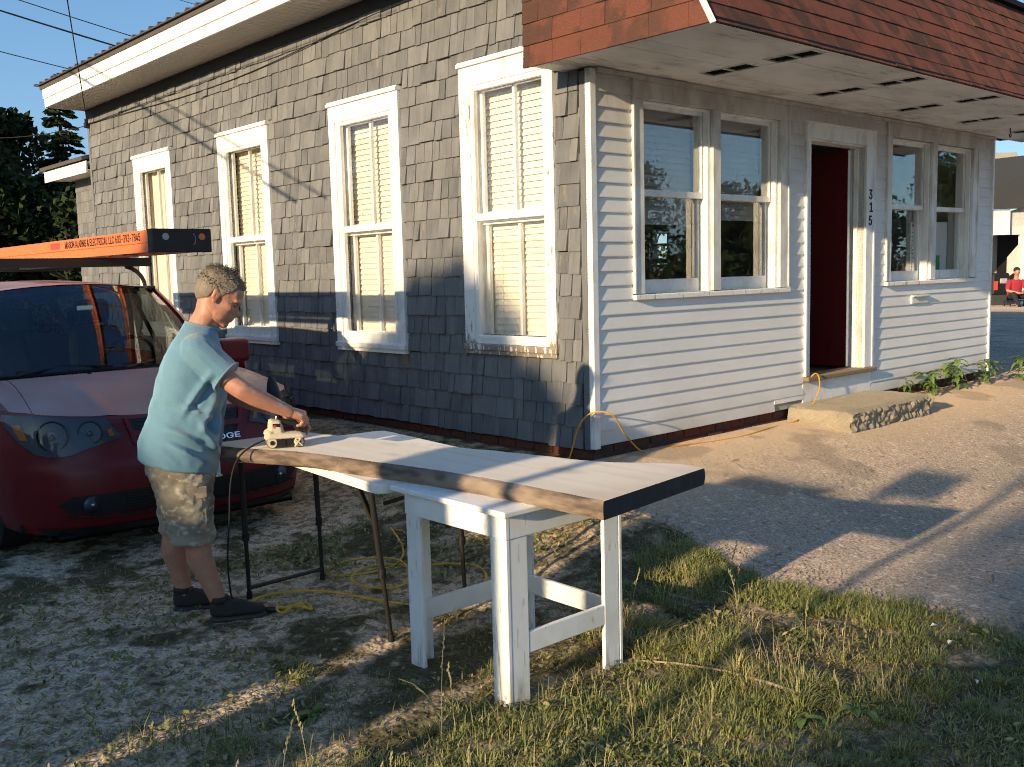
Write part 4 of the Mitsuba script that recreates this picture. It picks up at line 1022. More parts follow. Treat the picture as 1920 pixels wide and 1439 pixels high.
put('brace', cat([beam((-2.705, -1.05, 0.326), (-2.722, -1.205, 0.165), 0.016, 0.006, up=(1, 0, 0)), beam((-2.690, -1.05, 0.326), (-2.707, -1.205, 0.165), 0.005, 0.012, up=(1, 0, 0))]), 'mat_black_metal', f)

# the slab: sanded top, natural edges, dark end grain
near = [(-2.985, -0.175), (-2.962, -0.33), (-2.885, -0.53), (-2.80, -0.74), (-2.752, -0.95), (-2.705, -1.24), (-2.655, -1.50), (-2.622, -1.75), (-2.606, -2.0), (-2.60, -2.23), (-2.596, -2.475)]
far = [(-1.905, -2.378), (-1.90, -2.25), (-2.03, -2.04), (-2.125, -1.73), (-2.215, -1.32), (-2.30, -0.98), (-2.365, -0.70), (-2.44, -0.40), (-2.47, -0.215)]
def dense(p, n, seed, amp=0.006):
    q = spline([(a, b, 0) for a, b in p], n)[:, :2]
    q += amp * (np.stack([meshkit.fbm(np.stack([q[:, 1] * 14, 0 * q[:, 0], 0 * q[:, 0] + s], -1), 3, seed) for s in (0, 5)], -1) - 0.5)
    return q
nn = dense(near, 90, 5, 0.010); ff = dense(far, 70, 6, 0.016)
outline = np.vstack([nn, ff])
tag('live_edge_slab', 'long thick sanded wooden slab with natural bark-coloured edges lying across both tables', 'wood slab')
def off_ring(o, nn_, ff_, z, seed, w):
    n_ = nn_.copy(); f_ = ff_.copy()
    k1 = meshkit.fbm(np.stack([n_[:, 1] * 8, n_[:, 1] * 0 + z * 30, 0 * n_[:, 1]], -1), 4, seed) - 0.5
    k2 = meshkit.fbm(np.stack([f_[:, 1] * 8, f_[:, 1] * 0 + z * 30, 0 * f_[:, 1]], -1), 4, seed + 1) - 0.5
    tn = np.clip(np.minimum(n_[:, 1] + 2.475, -0.175 - n_[:, 1]) / 0.06, 0.25, 1); t_f = np.clip(np.minimum(f_[:, 1] + 2.38, -0.215 - f_[:, 1]) / 0.06, 0.25, 1)
    n_[:, 0] -= o * tn + w * k1; f_[:, 0] += o * t_f + w * k2
    knot = np.exp(-((n_[:, 1] + 1.0) / 0.02) ** 2) * 0.02 * math.sin(math.pi * min(1, max(0, (z - 0.372) / 0.068)))
    n_[:, 0] += knot
    return np.column_stack([np.vstack([n_, f_]), np.full(len(n_) + len(f_), z)])
zl = [0.3715, 0.380, 0.392, 0.405, 0.418, 0.430, 0.437, 0.440]
of = [0.010, 0.020, 0.027, 0.029, 0.027, 0.021, 0.012, 0.000]
rings = [off_ring(o, nn, ff, z, 9, 0.020 if i < 7 else 0.0) for i, (o, z) in enumerate(zip(of, zl))]
S = 'live_edge_slab'
N = len(rings[0])
# sides: the near and the far edge are bark, the two ends are dark end grain
def strip(idx):
    W = np.vstack([r[idx] for r in rings]); m = len(idx); Fq = []
    for i in range(len(rings) - 1):
        for j in range(m - 1):
            a = i * m + j
            Fq += [[a, a + 1, a + m + 1], [a, a + m + 1, a + m]]
    return W, np.array(Fq)
put('natural_edge', strip(np.arange(len(nn))), 'mat_live_edge', S, smooth=True)
put('natural_edge', strip(np.arange(len(nn), N)), 'mat_live_edge', S, smooth=True)
ends = []
for i0, i1 in ((len(nn) - 1, len(nn)), (N - 1, 0)):
    P = np.array([[rings[i][i0] + (rings[i][i1] - rings[i][i0]) * s for s in np.linspace(0, 1, 40)] for i in range(len(rings))])
    W = P.reshape(-1, 3); Fq = []
    for i in range(len(rings) - 1):
        for j in range(39):
            a = i * 40 + j
            Fq += [[a, a + 1, a + 41], [a, a + 41, a + 40]]
    ends.append((W, np.array(Fq)))
put('end_grain', ends[0], 'mat_slab_end', S, label='dark stained sawn end of the slab')
put('end_grain', ends[1], 'mat_slab_end', S)
tp = trimesh.creation.triangulate_polygon(sg.Polygon(outline), engine='earcut')
put('sanded_top', (np.column_stack([tp[0], np.full(len(tp[0]), 0.440)]), tp[1]), 'mat_slab_top', S)
put('underside', (np.column_stack([tp[0], np.full(len(tp[0]), 0.3715)]), tp[1][:, ::-1]), 'mat_live_edge', S)

# frame of the working man: he faces along MF, MN points from him to the camera
MB, MF, MN = np.array([-3.13, -0.22, 0.0]), 0.95 * np.array([0.90, -0.436, 0]), np.array([-0.436, -0.90, 0])
def man(f, n, z): return MB + MF * f + MN * n + np.array([0, 0, z])
MM = frame(MF, -MN, np.array([0, 0, 1.0]))      # forward, away from the camera, up
def in_man(m): return move((arr(m)[0] * [1, -1, 1], arr(m)[1][:, ::-1]), MM, MB)   # meshes built as (forward, towards the camera, up)

# belt sander: built along its own x (front is +x, towards the man's hands), standing on the slab
s_ = key('belt_sander'); tag(s_, 'cream belt sander with a dark upright dust bag under the man\'s hands', 'sander')
def sx(m): return in_man((arr(m)[0] + [0, 0.065, 0.441], arr(m)[1]))
a0, a1, n0, n1 = 0.392, 0.598, 0.045, 0.135
def stadium(x0, x1, r, y0, y1, z, n=12):
    t1 = np.linspace(-np.pi / 2, np.pi / 2, n); t0 = np.linspace(np.pi / 2, 3 * np.pi / 2, n)
    P = np.vstack([np.column_stack([x1 - r + r * np.cos(t1), z + r * np.sin(t1)]), np.column_stack([x0 + r + r * np.cos(t0), z + r * np.sin(t0)])])
    return loft([np.column_stack([P[:, 0], np.full(len(P), y), P[:, 1]]) for y in (y0, y1)])
put('sanding_belt', sx(stadium(a0 + 0.008, a1 - 0.008, 0.028, n0, n1 - 0.012, 0.029)), 'mat_sander_belt', s_, smooth=40)
body = union([blob((0.40 + 0.02, 0.088, 0.072), (0.030, 0.048, 0.022)), manifold3d.Manifold.batch_hull([blob((a0 + 0.018, 0.09, 0.052), (0.018, 0.05, 0.016)), blob((a1 - 0.018, 0.09, 0.052), (0.018, 0.05, 0.014)), blob((a0 + 0.03, 0.09, 0.068), (0.016, 0.045, 0.010)), blob((a1 - 0.03, 0.09, 0.062), (0.016, 0.045, 0.010))]),
              manifold3d.Manifold.batch_hull([blob((0.430, 0.09, 0.07), (0.022, 0.036, 0.012)), blob((0.472, 0.09, 0.07), (0.022, 0.036, 0.012)), blob((0.432, 0.09, 0.128), (0.017, 0.030, 0.012)), blob((0.466, 0.09, 0.124), (0.014, 0.030, 0.010))])])
put('housing', sx(soften(body, 0.008, 6)), 'mat_sander_cream', s_, smooth=True)
put('side_frame', sx(cat([hexa([(a0 + 0.052, n1 - 0.008, 0.008), (a0 + 0.125, n1 - 0.008, 0.008), (a0 + 0.125, n1 + 0.002, 0.008), (a0 + 0.052, n1 + 0.002, 0.008), (a0 + 0.06, n1 - 0.008, 0.045), (a0 + 0.15, n1 - 0.008, 0.045), (a0 + 0.15, n1 + 0.002, 0.045), (a0 + 0.06, n1 + 0.002, 0.045)]), box(a0 + 0.075, a0 + 0.1, n1 + 0.0021, n1 + 0.008, 0.012, 0.04)])), 'mat_black_plastic', s_)
for x in (a0 + 0.037, a1 - 0.040):
    w = put('roller', sx(tube([(x, n1 - 0.02, 0.029), (x, n1 + 0.002, 0.029)], 0.0235, 18)), 'mat_sander_cream', s_, smooth=40)
    put('hub', sx(tube([(x, n1 + 0.0021, 0.029), (x, n1 + 0.006, 0.029)], 0.011, 12)), 'mat_black_plastic', w, smooth=40)
put('belt_lever', sx(cat([beam((a1 - 0.06, n1 + 0.007, 0.006), (a1 - 0.03, n1 + 0.007, 0.045), 0.006, 0.014, up=(0, 1, 0)), beam((a1 - 0.022, n1 + 0.008, 0.008), (a1 - 0.055, n1 + 0.008, 0.04), 0.006, 0.010, up=(0, 1, 0))])), 'mat_sander_cream', s_)
put('badge', sx(box(0.436, 0.472, 0.1205, 0.1225, 0.090, 0.118)), 'mat_black_plastic', s_)
put('badge_plate', sx(cat([box(0.439, 0.450, 0.1226, 0.1235, 0.096, 0.112)])), 'mat_red_ink', s_)
hd = union([bone((0.47, 0.09, 0.125), 0.016, (0.545, 0.09, 0.112), 0.0155), bone((0.545, 0.09, 0.112), 0.0155, (0.575, 0.09, 0.066), 0.016)])
put('handle', sx(soften(hd, 0.008, 4)), 'mat_black_plastic', s_, smooth=True)
put('front_knob', sx(arr(union([blob((0.585, 0.02, 0.085), (0.022, 0.026, 0.020)), bone((0.58, 0.05, 0.06), 0.014, (0.585, 0.02, 0.085), 0.014)]))), 'mat_black_plastic', s_, smooth=True)
def bagring(z, c, a, b): return [(c + a * math.cos(t), 0.03 + b * math.sin(t), z) for t in np.linspace(0, 2 * np.pi, 25)[:-1]]
bag = loft([bagring(z, c, a, b) for z, c, a, b in ((0.085, 0.462, 0.014, 0.014), (0.125, 0.462, 0.026, 0.03), (0.175, 0.460, 0.037, 0.045), (0.23, 0.455, 0.038, 0.05), (0.285, 0.449, 0.030, 0.042), (0.322, 0.444, 0.018, 0.028), (0.340, 0.442, 0.008, 0.014))])
V = bag[0] + 0.006 * (np.stack([meshkit.fbm(bag[0] * 45, 2, s) for s in (1, 2, 3)], -1) - 0.5)
put('dust_bag', sx((V, bag[1])), 'mat_dust_bag', s_, smooth=True)
put('bag_clip', sx(tube([(0.452, 0.075, 0.12), (0.458, 0.078, 0.15)], 0.004, 6)), 'mat_chrome', s_)

# cords
k = put('sander_cord', tube(spline([man(0.43, 0.16, 0.495), man(0.36, 0.17, 0.47), man(0.27, 0.20, 0.42), man(0.225, 0.225, 0.33), man(0.205, 0.20, 0.15), man(0.185, 0.15, -0.05), man(0.185, 0.13, -0.22), man(0.22, 0.11, -0.36), man(0.33, 0.05, -0.388)], 60), 0.0045, 6), 'mat_rubber', smooth=True)
tag(k, 'black power cord hanging from the sander beside the man\'s leg', 'power cord')
def on_ground(pts, up=0.012):
    return [(x, y, float(gz(x, y) if x < -0.55 else ground_z(x, y) + 0.014) + up + dz) for x, y, dz in pts]
c1 = [(2.775, -0.05, 0.262), (2.80, -0.085, 0.29), (2.83, -0.10, 0.20), (2.74, -0.12, 0.07), (2.60, -0.13, -0.02)]
g1 = [(2.36, -0.12, 0.0), (2.05, -0.14, 0.0), (1.6, -0.19, 0.0), (1.1, -0.16, 0.0), (0.72, -0.10, 0.0), (0.42, -0.08, 0.01)]
end = [(0.26, -0.10, 0.02), (0.13, -0.12, 0.14), (0.02, -0.13, 0.245), (-0.07, -0.03, 0.25), (-0.125, 0.06, 0.12), (-0.16, 0.10, -0.06), (-0.20, 0.12, -0.135)]
k = put('power_lead', tube(spline(c1 + on_ground(g1) + end + on_ground([(-0.5, 0.2, 0), (-1.0, 0.1, 0), (-1.6, 0.25, 0)]), 260), 0.0062, 7), 'mat_orange_cord', smooth=True)
tag(k, 'yellow extension cord running from the door along the wall and looping over the building corner', 'extension cord')
lp = [(-1.6, 0.28, 0), (-1.75, -0.05, 0), (-1.95, -0.28, 0), (-2.2, -0.33, 0.006), (-2.32, -0.15, 0), (-2.15, 0.0, 0), (-1.95, -0.1, 0.006), (-2.0, -0.45, 0.008), (-2.2, -0.62, 0), (-2.32, -0.42, 0), (-2.12, -0.22, 0.01), (-1.85, -0.42, 0), (-1.72, -0.72, 0), (-1.9, -0.95, 0), (-2.25, -0.88, 0), (-2.45, -0.6, 0.01), (-2.62, -0.32, 0.012), (-2.79, -0.25, 0.006), (-2.86, -0.32, 0)]
k = put('power_lead', tube(spline(on_ground(lp), 260), 0.0062, 7), 'mat_yellow_cord', smooth=True)
tag(k, 'yellow extension cord lying in wide loops on the ground under the tables', 'extension cord')
cl = man(0.50, 0.12, 0)
L = []
for i in range(44):
    t = i / 43 * 2 * np.pi * 2.4
    L.append((cl[0] + MF[0] * 0.085 * math.cos(t) * (1 + 0.06 * math.sin(t * 0.7)) + MN[0] * 0.045 * math.sin(2 * t + 0.9 * i / 43), cl[1] + MF[1] * 0.085 * math.cos(t) * (1 + 0.06 * math.sin(t * 0.7)) + MN[1] * 0.045 * math.sin(2 * t + 0.9 * i / 43), 0.004 + 0.012 * math.sin(t * 1.5) ** 2))
k = put('power_lead', tube(spline(on_ground(L), 260), 0.0055, 6), 'mat_yellow_cord', smooth=True)
tag(k, 'small bundled coil of yellow cord in front of the man\'s shoe', 'extension cord')
put('connector', tube(on_ground([(man(0.33, 0.09, 0)[0], man(0.33, 0.09, 0)[1], 0.0), (man(0.41, 0.11, 0)[0], man(0.41, 0.11, 0)[1], 0.004)]), 0.013, 8), 'mat_black_plastic', k)

# overhead cables
def cable(a, b, r, sag, label, grp=None):
    a, b = np.asarray(a, float), np.asarray(b, float)
    p = [a + (b - a) * s - np.array([0, 0, sag * 4 * s * (1 - s)]) for s in np.linspace(0, 1, 24)]
    k = put('overhead_cable', tube(p, r, 6), 'mat_rubber', smooth=True); tag(k, label, 'cable', grp)
def span(a, b, r, label, ext=2.0):
    a, b = np.array(a), np.array(b)
    e = b - a
    cable(a - e * ext, b + e * 0.9, r, 0.05, label)
span((0.423, 14.658, 6.159), (2.318, 14.236, 5.69), 0.016, 'thick black overhead cable crossing the upper left of the sky')
span((0.786, 14.35, 6.288), (2.615, 13.991, 5.839), 0.009, 'thinner black overhead cable above the thick one at the upper left')
span((0.512, 15.165, 5.555), (1.671, 14.897, 5.306), 0.009, 'black overhead cable just above the far end of the eave', 2.5)
span((3.131, 12.927, 6.359), (3.63, 13.157, 6.373), 0.005, 'short thin cable at the top edge above the metal roof', 3)
br = np.array([-0.03, 9.50, 3.45])
k = key('service_drop'); tag(k, 'thin steep cable coming down to a bracket at the far corner of the side wall', 'cable')
top_ = np.array([-1.97, 4.37, 3.95])
put('wire', tube([br + (top_ + (top_ - br) * 0.5 - br) * s for s in np.linspace(0, 1, 8)], 0.006, 6), 'mat_rubber', k)
put('bracket', cat([box(-0.07, -0.01, 9.46, 9.53, 3.40, 3.47), tube([(-0.05, 9.5, 3.47), (-0.05, 9.5, 3.52)], 0.02, 8)]), 'mat_black_metal', k)
cable((-0.04, 9.50, 3.43), (-0.34, 14.54, 3.85), 0.006, 0.08, 'nearly level cable running from the wall bracket off to the left')
k = put('wall_cable', tube(spline([(-0.035, 9.48, 3.45), (-0.030, 7.6, 3.40), (-0.028, 5.42, 3.365), (-0.030, 4.2, 3.40), (-0.03, 3.0, 3.47), (-0.03, 1.6, 3.50)], 60), 0.005, 6), 'mat_rubber', smooth=True)
tag(k, 'thin black cable strung along the gray wall under the eave', 'cable')
# ---------------------------------------------------------------- minivan: X to the right as seen from the front, Y back from the nose, Z up from its ground
VAN = 'minivan'
tag(VAN, 'dusty dark red minivan parked beside the gray shingled wall', 'van')
_c, _s = math.cos(-0.012), math.sin(-0.012)
VM, VT = np.array([[_c, -_s, 0], [_s, _c, 0], [0, 0, 1.0]]), np.array([-2.564, 0.938, -0.40])
def van(m): return move(m, VM, VT)
def vput(name, m, mat, parent=VAN, smooth=False, **kw): return put(name, van(m), mat, parent, smooth, **kw)
from scipy.interpolate import PchipInterpolator as PI
_px = np.array([0, .30, .55, .72, .85, .93, .965, .975, .978]); _py = np.array([0, .012, .055, .135, .27, .46, .72, 1.15, 2.0])
_l = np.r_[0, np.cumsum(np.hypot(np.diff(_px), np.diff(_py)))]
PX, PY = PI(_l, _px), PI(_l, _py)
LT = 1.42            # arc length where the front meets the flank
_zz = [0.19, 0.24, 0.32, 0.45, 0.56, 0.62, 0.68, 0.76, 0.84, 0.92]
YO = PI(_zz, [0.13, 0.06, 0.015, 0.0, 0.012, 0.045, 0.065, 0.095, 0.135, 0.20])
IN = PI(_zz, [0.955, 0.975, 0.985, 1.0, 1.0, 0.998, 0.995, 0.985, 0.97, 0.945])
def S(l, z):
    """front and flank skin: l is signed arc length from the middle"""
    a = np.abs(l)
    x = PX(np.minimum(a, _l[-1])) * IN(z)
    y = PY(np.minimum(a, _l[-1])) + np.maximum(a - _l[-1], 0) + YO(z) * np.clip(1 - a / 1.6, 0, 1)
    return np.sign(l) * x, y, z + 0 * l
_la = np.linspace(0, 1.35, 400)
def l_of_x(x, z):
    return np.sign(x) * np.interp(np.abs(x), PX(_la) * float(IN(np.mean(z))), _la)
def patch(poly, off, edge=0.03, onx=True):
    """a piece of the front skin cut to a polygon in (x, z), lifted by off along the skin's normal"""
    v, f = trimesh.creation.triangulate_polygon(sg.Polygon(poly), engine='earcut')
    v, f = trimesh.remesh.subdivide_to_size(np.column_stack([v, np.zeros(len(v))]), f, edge)
    l = np.array([l_of_x(q[0], q[1]) for q in v]); z = v[:, 1]
    p = np.column_stack(S(l, z))
    a = np.column_stack(S(l + 1e-3, z)) - p; b = np.column_stack(S(l, z + 1e-3)) - p
    n = np.cross(a, b); n /= np.linalg.norm(n, axis=1, keepdims=True)
    n *= np.where(n[:, 1:2] > 0.2, -1, 1) * 1.0
    return p + n * off, f
def shell_patch(poly, off, depth, edge=0.03):
    """the same with a rim reaching back into the body"""
    p, f = patch(poly, off, edge)
    t = trimesh.Trimesh(p, f, process=True)
    e = t.edges[trimesh.grouping.group_rows(t.edges_sorted, require_count=1)]
    q = np.array(t.vertices); n = len(q)
    back = q + [0, depth, 0]
    F = list(t.faces)
    for a, b in e: F += [[a, b, b + n], [a, b + n, a + n], [b, a, b + n], [b + n, a, a + n]]
    return np.vstack([q, back]), np.array(F)
top_z = lambda l: 0.852 + 0.055 * np.clip(np.abs(l) / 1.0, 0, 1) ** 1.5
# body side and front below the bonnet line
L = np.r_[np.linspace(-LT, LT, 121)]
def fas(l, s):
    zt = top_z(l)
    z = 0.19 + (zt - 0.19) * s
    return S(l, z)
vput('body', cat([sheet(fas, L, np.linspace(0, 1, 36)),
                  *[sheet(lambda y, z, sg_=sg_: (sg_ * 0.978 * np.where(z > 0.9, 0.945 + 0.02 * (1.05 - z) / 0.15, IN(np.clip(z, 0.19, 0.92))) * (1 - 0.06 * np.clip((y - 4.2) / 0.9, 0, 1) ** 2), y, z), np.linspace(1.16, 5.1, 40), np.linspace(0.22, 1.04, 16)) for sg_ in (-1, 1)],
                  sheet(lambda x, z: (x, 5.1 + 0.04 * np.cos(x), z), np.linspace(-0.9, 0.9, 12), np.linspace(0.25, 1.05, 8))]), 'mat_van_paint', smooth=True)
# bonnet and wings
def cowl(t): return 0.86 * t, 1.16 + 0.27 * np.abs(t) ** 2.2, 1.045 - 0.03 * np.abs(t) ** 2
def bonnet(t, s):
    l = t * 1.16
    zt = top_z(l)
    x0, y0, z0 = S(l, zt)
    cx, cy, cz = cowl(t)
    wide = np.abs(t)
    fall = np.clip((wide - 0.80) / 0.2, 0, 1) ** 2
    e = s ** 0.75
    x = x0 + (cx - x0) * s
    y = y0 + (cy - y0) * s
    z = z0 + (cz - z0) * (1 - (1 - s) ** 1.75) + 0.028 * np.sin(np.pi * s) * (1 - wide ** 2) - 0.0 * fall
    # the two creases that run back from the grille
    cr = np.exp(-((wide - (0.40 + 0.16 * s)) / 0.045) ** 2) * 0.014 * np.sin(np.pi * np.clip(s + 0.1, 0, 1))
    return x, y, z + cr
vput('bonnet', sheet(bonnet, np.linspace(-0.80, 0.80, 97), np.linspace(0, 1, 30)), 'mat_van_paint', smooth=True)
for a, b in ((-1.0, -0.805), (0.805, 1.0)):
    vput('wing', sheet(bonnet, np.linspace(a, b, 14), np.linspace(0, 1, 30)), 'mat_van_paint', smooth=True)
    sg_ = 1 if a > 0 else -1
    def side_wing(k, s, sg_=sg_):
        x0, y0, z0 = bonnet(np.full_like(k, sg_ * 1.0), s)
        l1 = 1.16 + (LT - 1.16) * s
        x1, y1, z1 = S(sg_ * l1, top_z(l1))
        return x0 + (x1 - x0) * k, y0 + (y1 - y0) * k, z0 + (z1 - z0) * k
    vput('wing', sheet(side_wing, np.linspace(0, 1, 6), np.linspace(0, 1, 24)), 'mat_van_paint', smooth=True)
cw = sheet(lambda t, s: (cowl(t)[0], cowl(t)[1] + 0.16 * s, cowl(t)[2] - 0.02 + 0.015 * s), np.linspace(-1, 1, 40), np.linspace(0, 1, 4))
vput('cowl', cw, 'mat_black_plastic', smooth=True)
for x, xe in ((-0.62, -0.02), (0.06, 0.66)):
    a = np.array([x, cowl(x / 0.86)[1] + 0.05, cowl(x / 0.86)[2] + 0.012]); b = np.array([xe, cowl(xe / 0.86)[1] + 0.08, cowl(xe / 0.86)[2] + 0.03])
    m_ = (a + b) / 2 + [0, 0.06, 0.035]
    vput('wiper', cat([tube([a, m_, b], 0.008, 6), beam(m_ - (b - a) * 0.48 + [0, 0.01, -0.014], m_ + (b - a) * 0.48 + [0, 0.01, -0.014], 0.012, 0.02)]), 'mat_black_plastic')
for x in (-0.25, 0.30):
    vput('washer_jet', cbox(x - 0.012, x + 0.012, cowl(x)[1] - 0.15, cowl(x)[1] - 0.125, 1.035, 1.055, 0.004), 'mat_black_plastic')

# windscreen, roof, pillars, side glass
def header(t): return 0.64 * t, 1.93 + 0.16 * np.abs(t) ** 2, 1.645 - 0.055 * np.abs(t) ** 2.2
def screen(t, s):
    a, b = cowl(t * 0.955), header(t)
    bow = np.sin(np.pi * s) * 0.035
    return a[0] + (b[0] - a[0]) * s, a[1] + 0.10 * (1 - s) + (b[1] - a[1]) * s - bow, a[2] + (b[2] - a[2]) * s + bow
vput('windscreen', sheet(screen, np.linspace(-0.97, 0.97, 40), np.linspace(0.02, 0.985, 16)), 'mat_car_glass', smooth=True)
st = sheet(lambda x, z: (x, screen(x / 0.72, np.full_like(x, 0.82))[1] - 0.012 - 0.25 * (z - 0), 1.50 + z), np.linspace(-0.14, 0.0, 2), np.linspace(0, 0.03, 2))
def roof(t, s):
    a = header(t)
    y = a[1] + (5.0 - a[1]) * s
    z = a[2] + 0.045 * np.sin(np.pi * np.clip(s * 1.15 + 0.0, 0, 1)) * (1 - 0.3 * t ** 2) - 0.05 * s ** 3
    return a[0] * (1 + 0.06 * np.sin(np.pi * np.clip(s, 0, 1))), y, z
vput('roof', sheet(roof, np.linspace(-1, 1, 40), np.r_[0, 0.004, 0.01, 0.02, 0.035, np.linspace(0.06, 1, 24)]), 'mat_van_paint', smooth=True)
vput('headlining', sheet(lambda t, s: (roof(t, s)[0] * 0.98, roof(t, s)[1] + 0.02, roof(t, s)[2] - 0.05), np.linspace(-1, 1, 20), np.linspace(0, 1, 12)), 'mat_seat', smooth=True)
for sg_ in (-1, 1):
    def rail(y):      # upper edge of the side glass
        s = np.clip((y - 2.09) / (5.0 - 2.09), 0, 1)
        r = roof(np.full_like(s, sg_ * 1.0), s)
        return r[0], r[1], r[2] - 0.012
    def sidep(y, k):
        r = rail(y)
        return sg_ * 0.925 + (r[0] - sg_ * 0.925) * k ** 0.92, y, 1.03 + (r[2] - 1.03) * k
    # the A pillar leans along the windscreen
    P = []
    for s in np.linspace(0, 1, 10):
        q = np.array(screen(np.array(sg_ * 0.985), np.array(s)), float)
        P.append(q)
    P = np.array(P)
    vput('pillar', loft([np.array([p + [0, -0.012, 0.012], p + [sg_ * 0.045, 0.03, 0.0], p + [sg_ * 0.03, 0.11, -0.02], p + [-sg_ * 0.03, 0.07, -0.03]]) for p in P]), 'mat_van_paint', smooth=40)
    for y0, y1 in ((2.62, 2.74), (3.66, 3.80), (4.72, 5.02)):
        vput('pillar', sheet(sidep, np.linspace(y0, y1, 3), np.linspace(0, 1, 8)), 'mat_black_plastic', smooth=True)
    vput('roof_rail', sheet(lambda y, k: tuple(a + b for a, b in zip(sidep(y, 0.93 + 0.09 * k), (0, 0, 0))), np.linspace(2.05, 5.0, 20), np.linspace(0, 1, 3)), 'mat_van_paint', smooth=True)
    def glass(y, k):
        # the front pane narrows with the pillar
        lo = np.where(y < 2.3, 1.62 + 0.5 * k, y)
        return sidep(y, k * 0.93 + 0.005)
    for y0, y1 in ((2.12, 2.62), (2.74, 3.66), (3.80, 4.72)):
        vput('side_window', sheet(glass, np.linspace(y0, y1, 6), np.linspace(0, 1, 8)), 'mat_car_glass', smooth=True)
    # the triangle ahead of it
    a, b, c = np.array(sidep(np.array(1.62), np.array(0.0))), np.array(sidep(np.array(2.12), np.array(0.0))), np.array(sidep(np.array(2.12), np.array(0.93)))
    vput('side_window', (np.array([a, b, c], float), np.array([[0, 1, 2]])), 'mat_car_glass')
    # mirror
    mr = soften(manifold3d.Manifold.batch_hull([blob((sg_ * 1.09 + dx * 0.085, 1.70 + dyy * 0.05, 1.09 + dz * 0.06), 0.035) for dx in (-1, 1) for dyy in (-1, 1) for dz in (-1, 1)]), 0.03, 6)
    k = vput('mirror', mr, 'mat_van_paint', smooth=True)
    put('stalk', van(beam((sg_ * 0.92, 1.75, 1.02), (sg_ * 1.03, 1.72, 1.05), 0.06, 0.05)), 'mat_black_plastic', k)
    put('mirror_glass', van(box(min(sg_ * 1.005, sg_ * 1.175), max(sg_ * 1.005, sg_ * 1.175), 1.781, 1.785, 1.035, 1.145)), 'mat_chrome', k)
    # wheels
    for y in (0.98, 4.05):
        w = vput('wheel', tube([(sg_ * 0.74, y, 0.325), (sg_ * 0.755, y, 0.325), (sg_ * 0.93, y, 0.325), (sg_ * 0.945, y, 0.325)], [0.30, 0.325, 0.325, 0.30], 36), 'mat_rubber', smooth=40)
        put('rim', van(tube([(sg_ * 0.9, y, 0.325), (sg_ * 0.952, y, 0.325)], 0.215, 24)), 'mat_chrome', w, smooth=40)
        put('spokes', van(cat([beam((sg_ * 0.955, y, 0.325), (sg_ * 0.955, y + 0.19 * math.cos(q), 0.325 + 0.19 * math.sin(q)), 0.03, 0.02) for q in np.arange(5) * 2 * np.pi / 5])), 'mat_chrome', w)
vput('rear_window', sheet(lambda x, k: (x * (0.8 - 0.14 * k), 5.10 - 0.09 * k, 1.03 + 0.56 * k), np.linspace(-1, 1, 8), np.linspace(0, 1, 6)), 'mat_car_glass', smooth=True)
# underside and engine bay, dark
vput('underbody', cat([box(-0.90, 0.90, 0.42, 5.0, 0.20, 0.24), box(-0.72, 0.72, 0.24, 0.50, 0.20, 0.80), box(-0.84, 0.84, 0.5, 1.42, 0.4, 0.86)]), 'mat_dark')
vput('chin', cat([patch([(-0.80, 0.19), (0.80, 0.19), (0.84, 0.235), (-0.84, 0.235)], 0.006), box(-0.75, 0.75, 0.2, 0.4, 0.15, 0.2)]), 'mat_black_plastic', smooth=True)
# inside
vput('dashboard', cat([hexa([(-0.80, 1.25, 0.80), (0.80, 1.25, 0.80), (0.78, 1.90, 0.80), (-0.78, 1.90, 0.80), (-0.80, 1.30, 1.00), (0.80, 1.30, 1.00), (0.76, 1.80, 1.03), (-0.76, 1.80, 1.03)])]), 'mat_seat')
vput('steering_wheel', tube([(0.38 + 0.19 * math.cos(q), 2.0 - 0.06 * math.sin(q), 1.06 + 0.17 * math.sin(q)) for q in np.linspace(0, 2 * np.pi, 25)], 0.016, 6), 'mat_black_plastic', smooth=True)
for x in (-0.38, 0.38):
    s1 = union([manifold3d.Manifold.batch_hull([blob((x + dx, 2.55, 0.78), 0.07) for dx in (-0.2, 0.2)] + [blob((x + dx, 2.78, 1.24), 0.06) for dx in (-0.15, 0.15)]), manifold3d.Manifold.batch_hull([blob((x + dx, y, 0.72), 0.09) for dx in (-0.2, 0.2) for y in (2.1, 2.55)])])
    k = vput('seat', soften(s1, 0.06, 6), 'mat_seat', smooth=True)
    put('headrest', van(arr(manifold3d.Manifold.batch_hull([blob((x + dx, 2.80, z), 0.05) for dx in (-0.09, 0.09) for z in (1.37, 1.47)]))), 'mat_seat', k, smooth=True)
k = vput('rear_bench', cat([cbox(-0.72, 0.72, 3.5, 3.66, 0.6, 1.22, 0.05), cbox(-0.72, 0.72, 3.0, 3.5, 0.5, 0.75, 0.05)]), 'mat_seat')
for x in (-0.55, 0.0, 0.55): put('headrest', van(cbox(x - 0.12, x + 0.12, 3.55, 3.64, 1.24, 1.44, 0.03)), 'mat_seat', k)
vput('sticker', move(sheet(lambda x, z: (x, 0 * x, z), np.array([0.0, 0.115]), np.array([0, 0.035])), np.eye(3), (-0.10, 1.66, 1.455)), 'mat_plate', label='small pale green tag behind the windscreen')
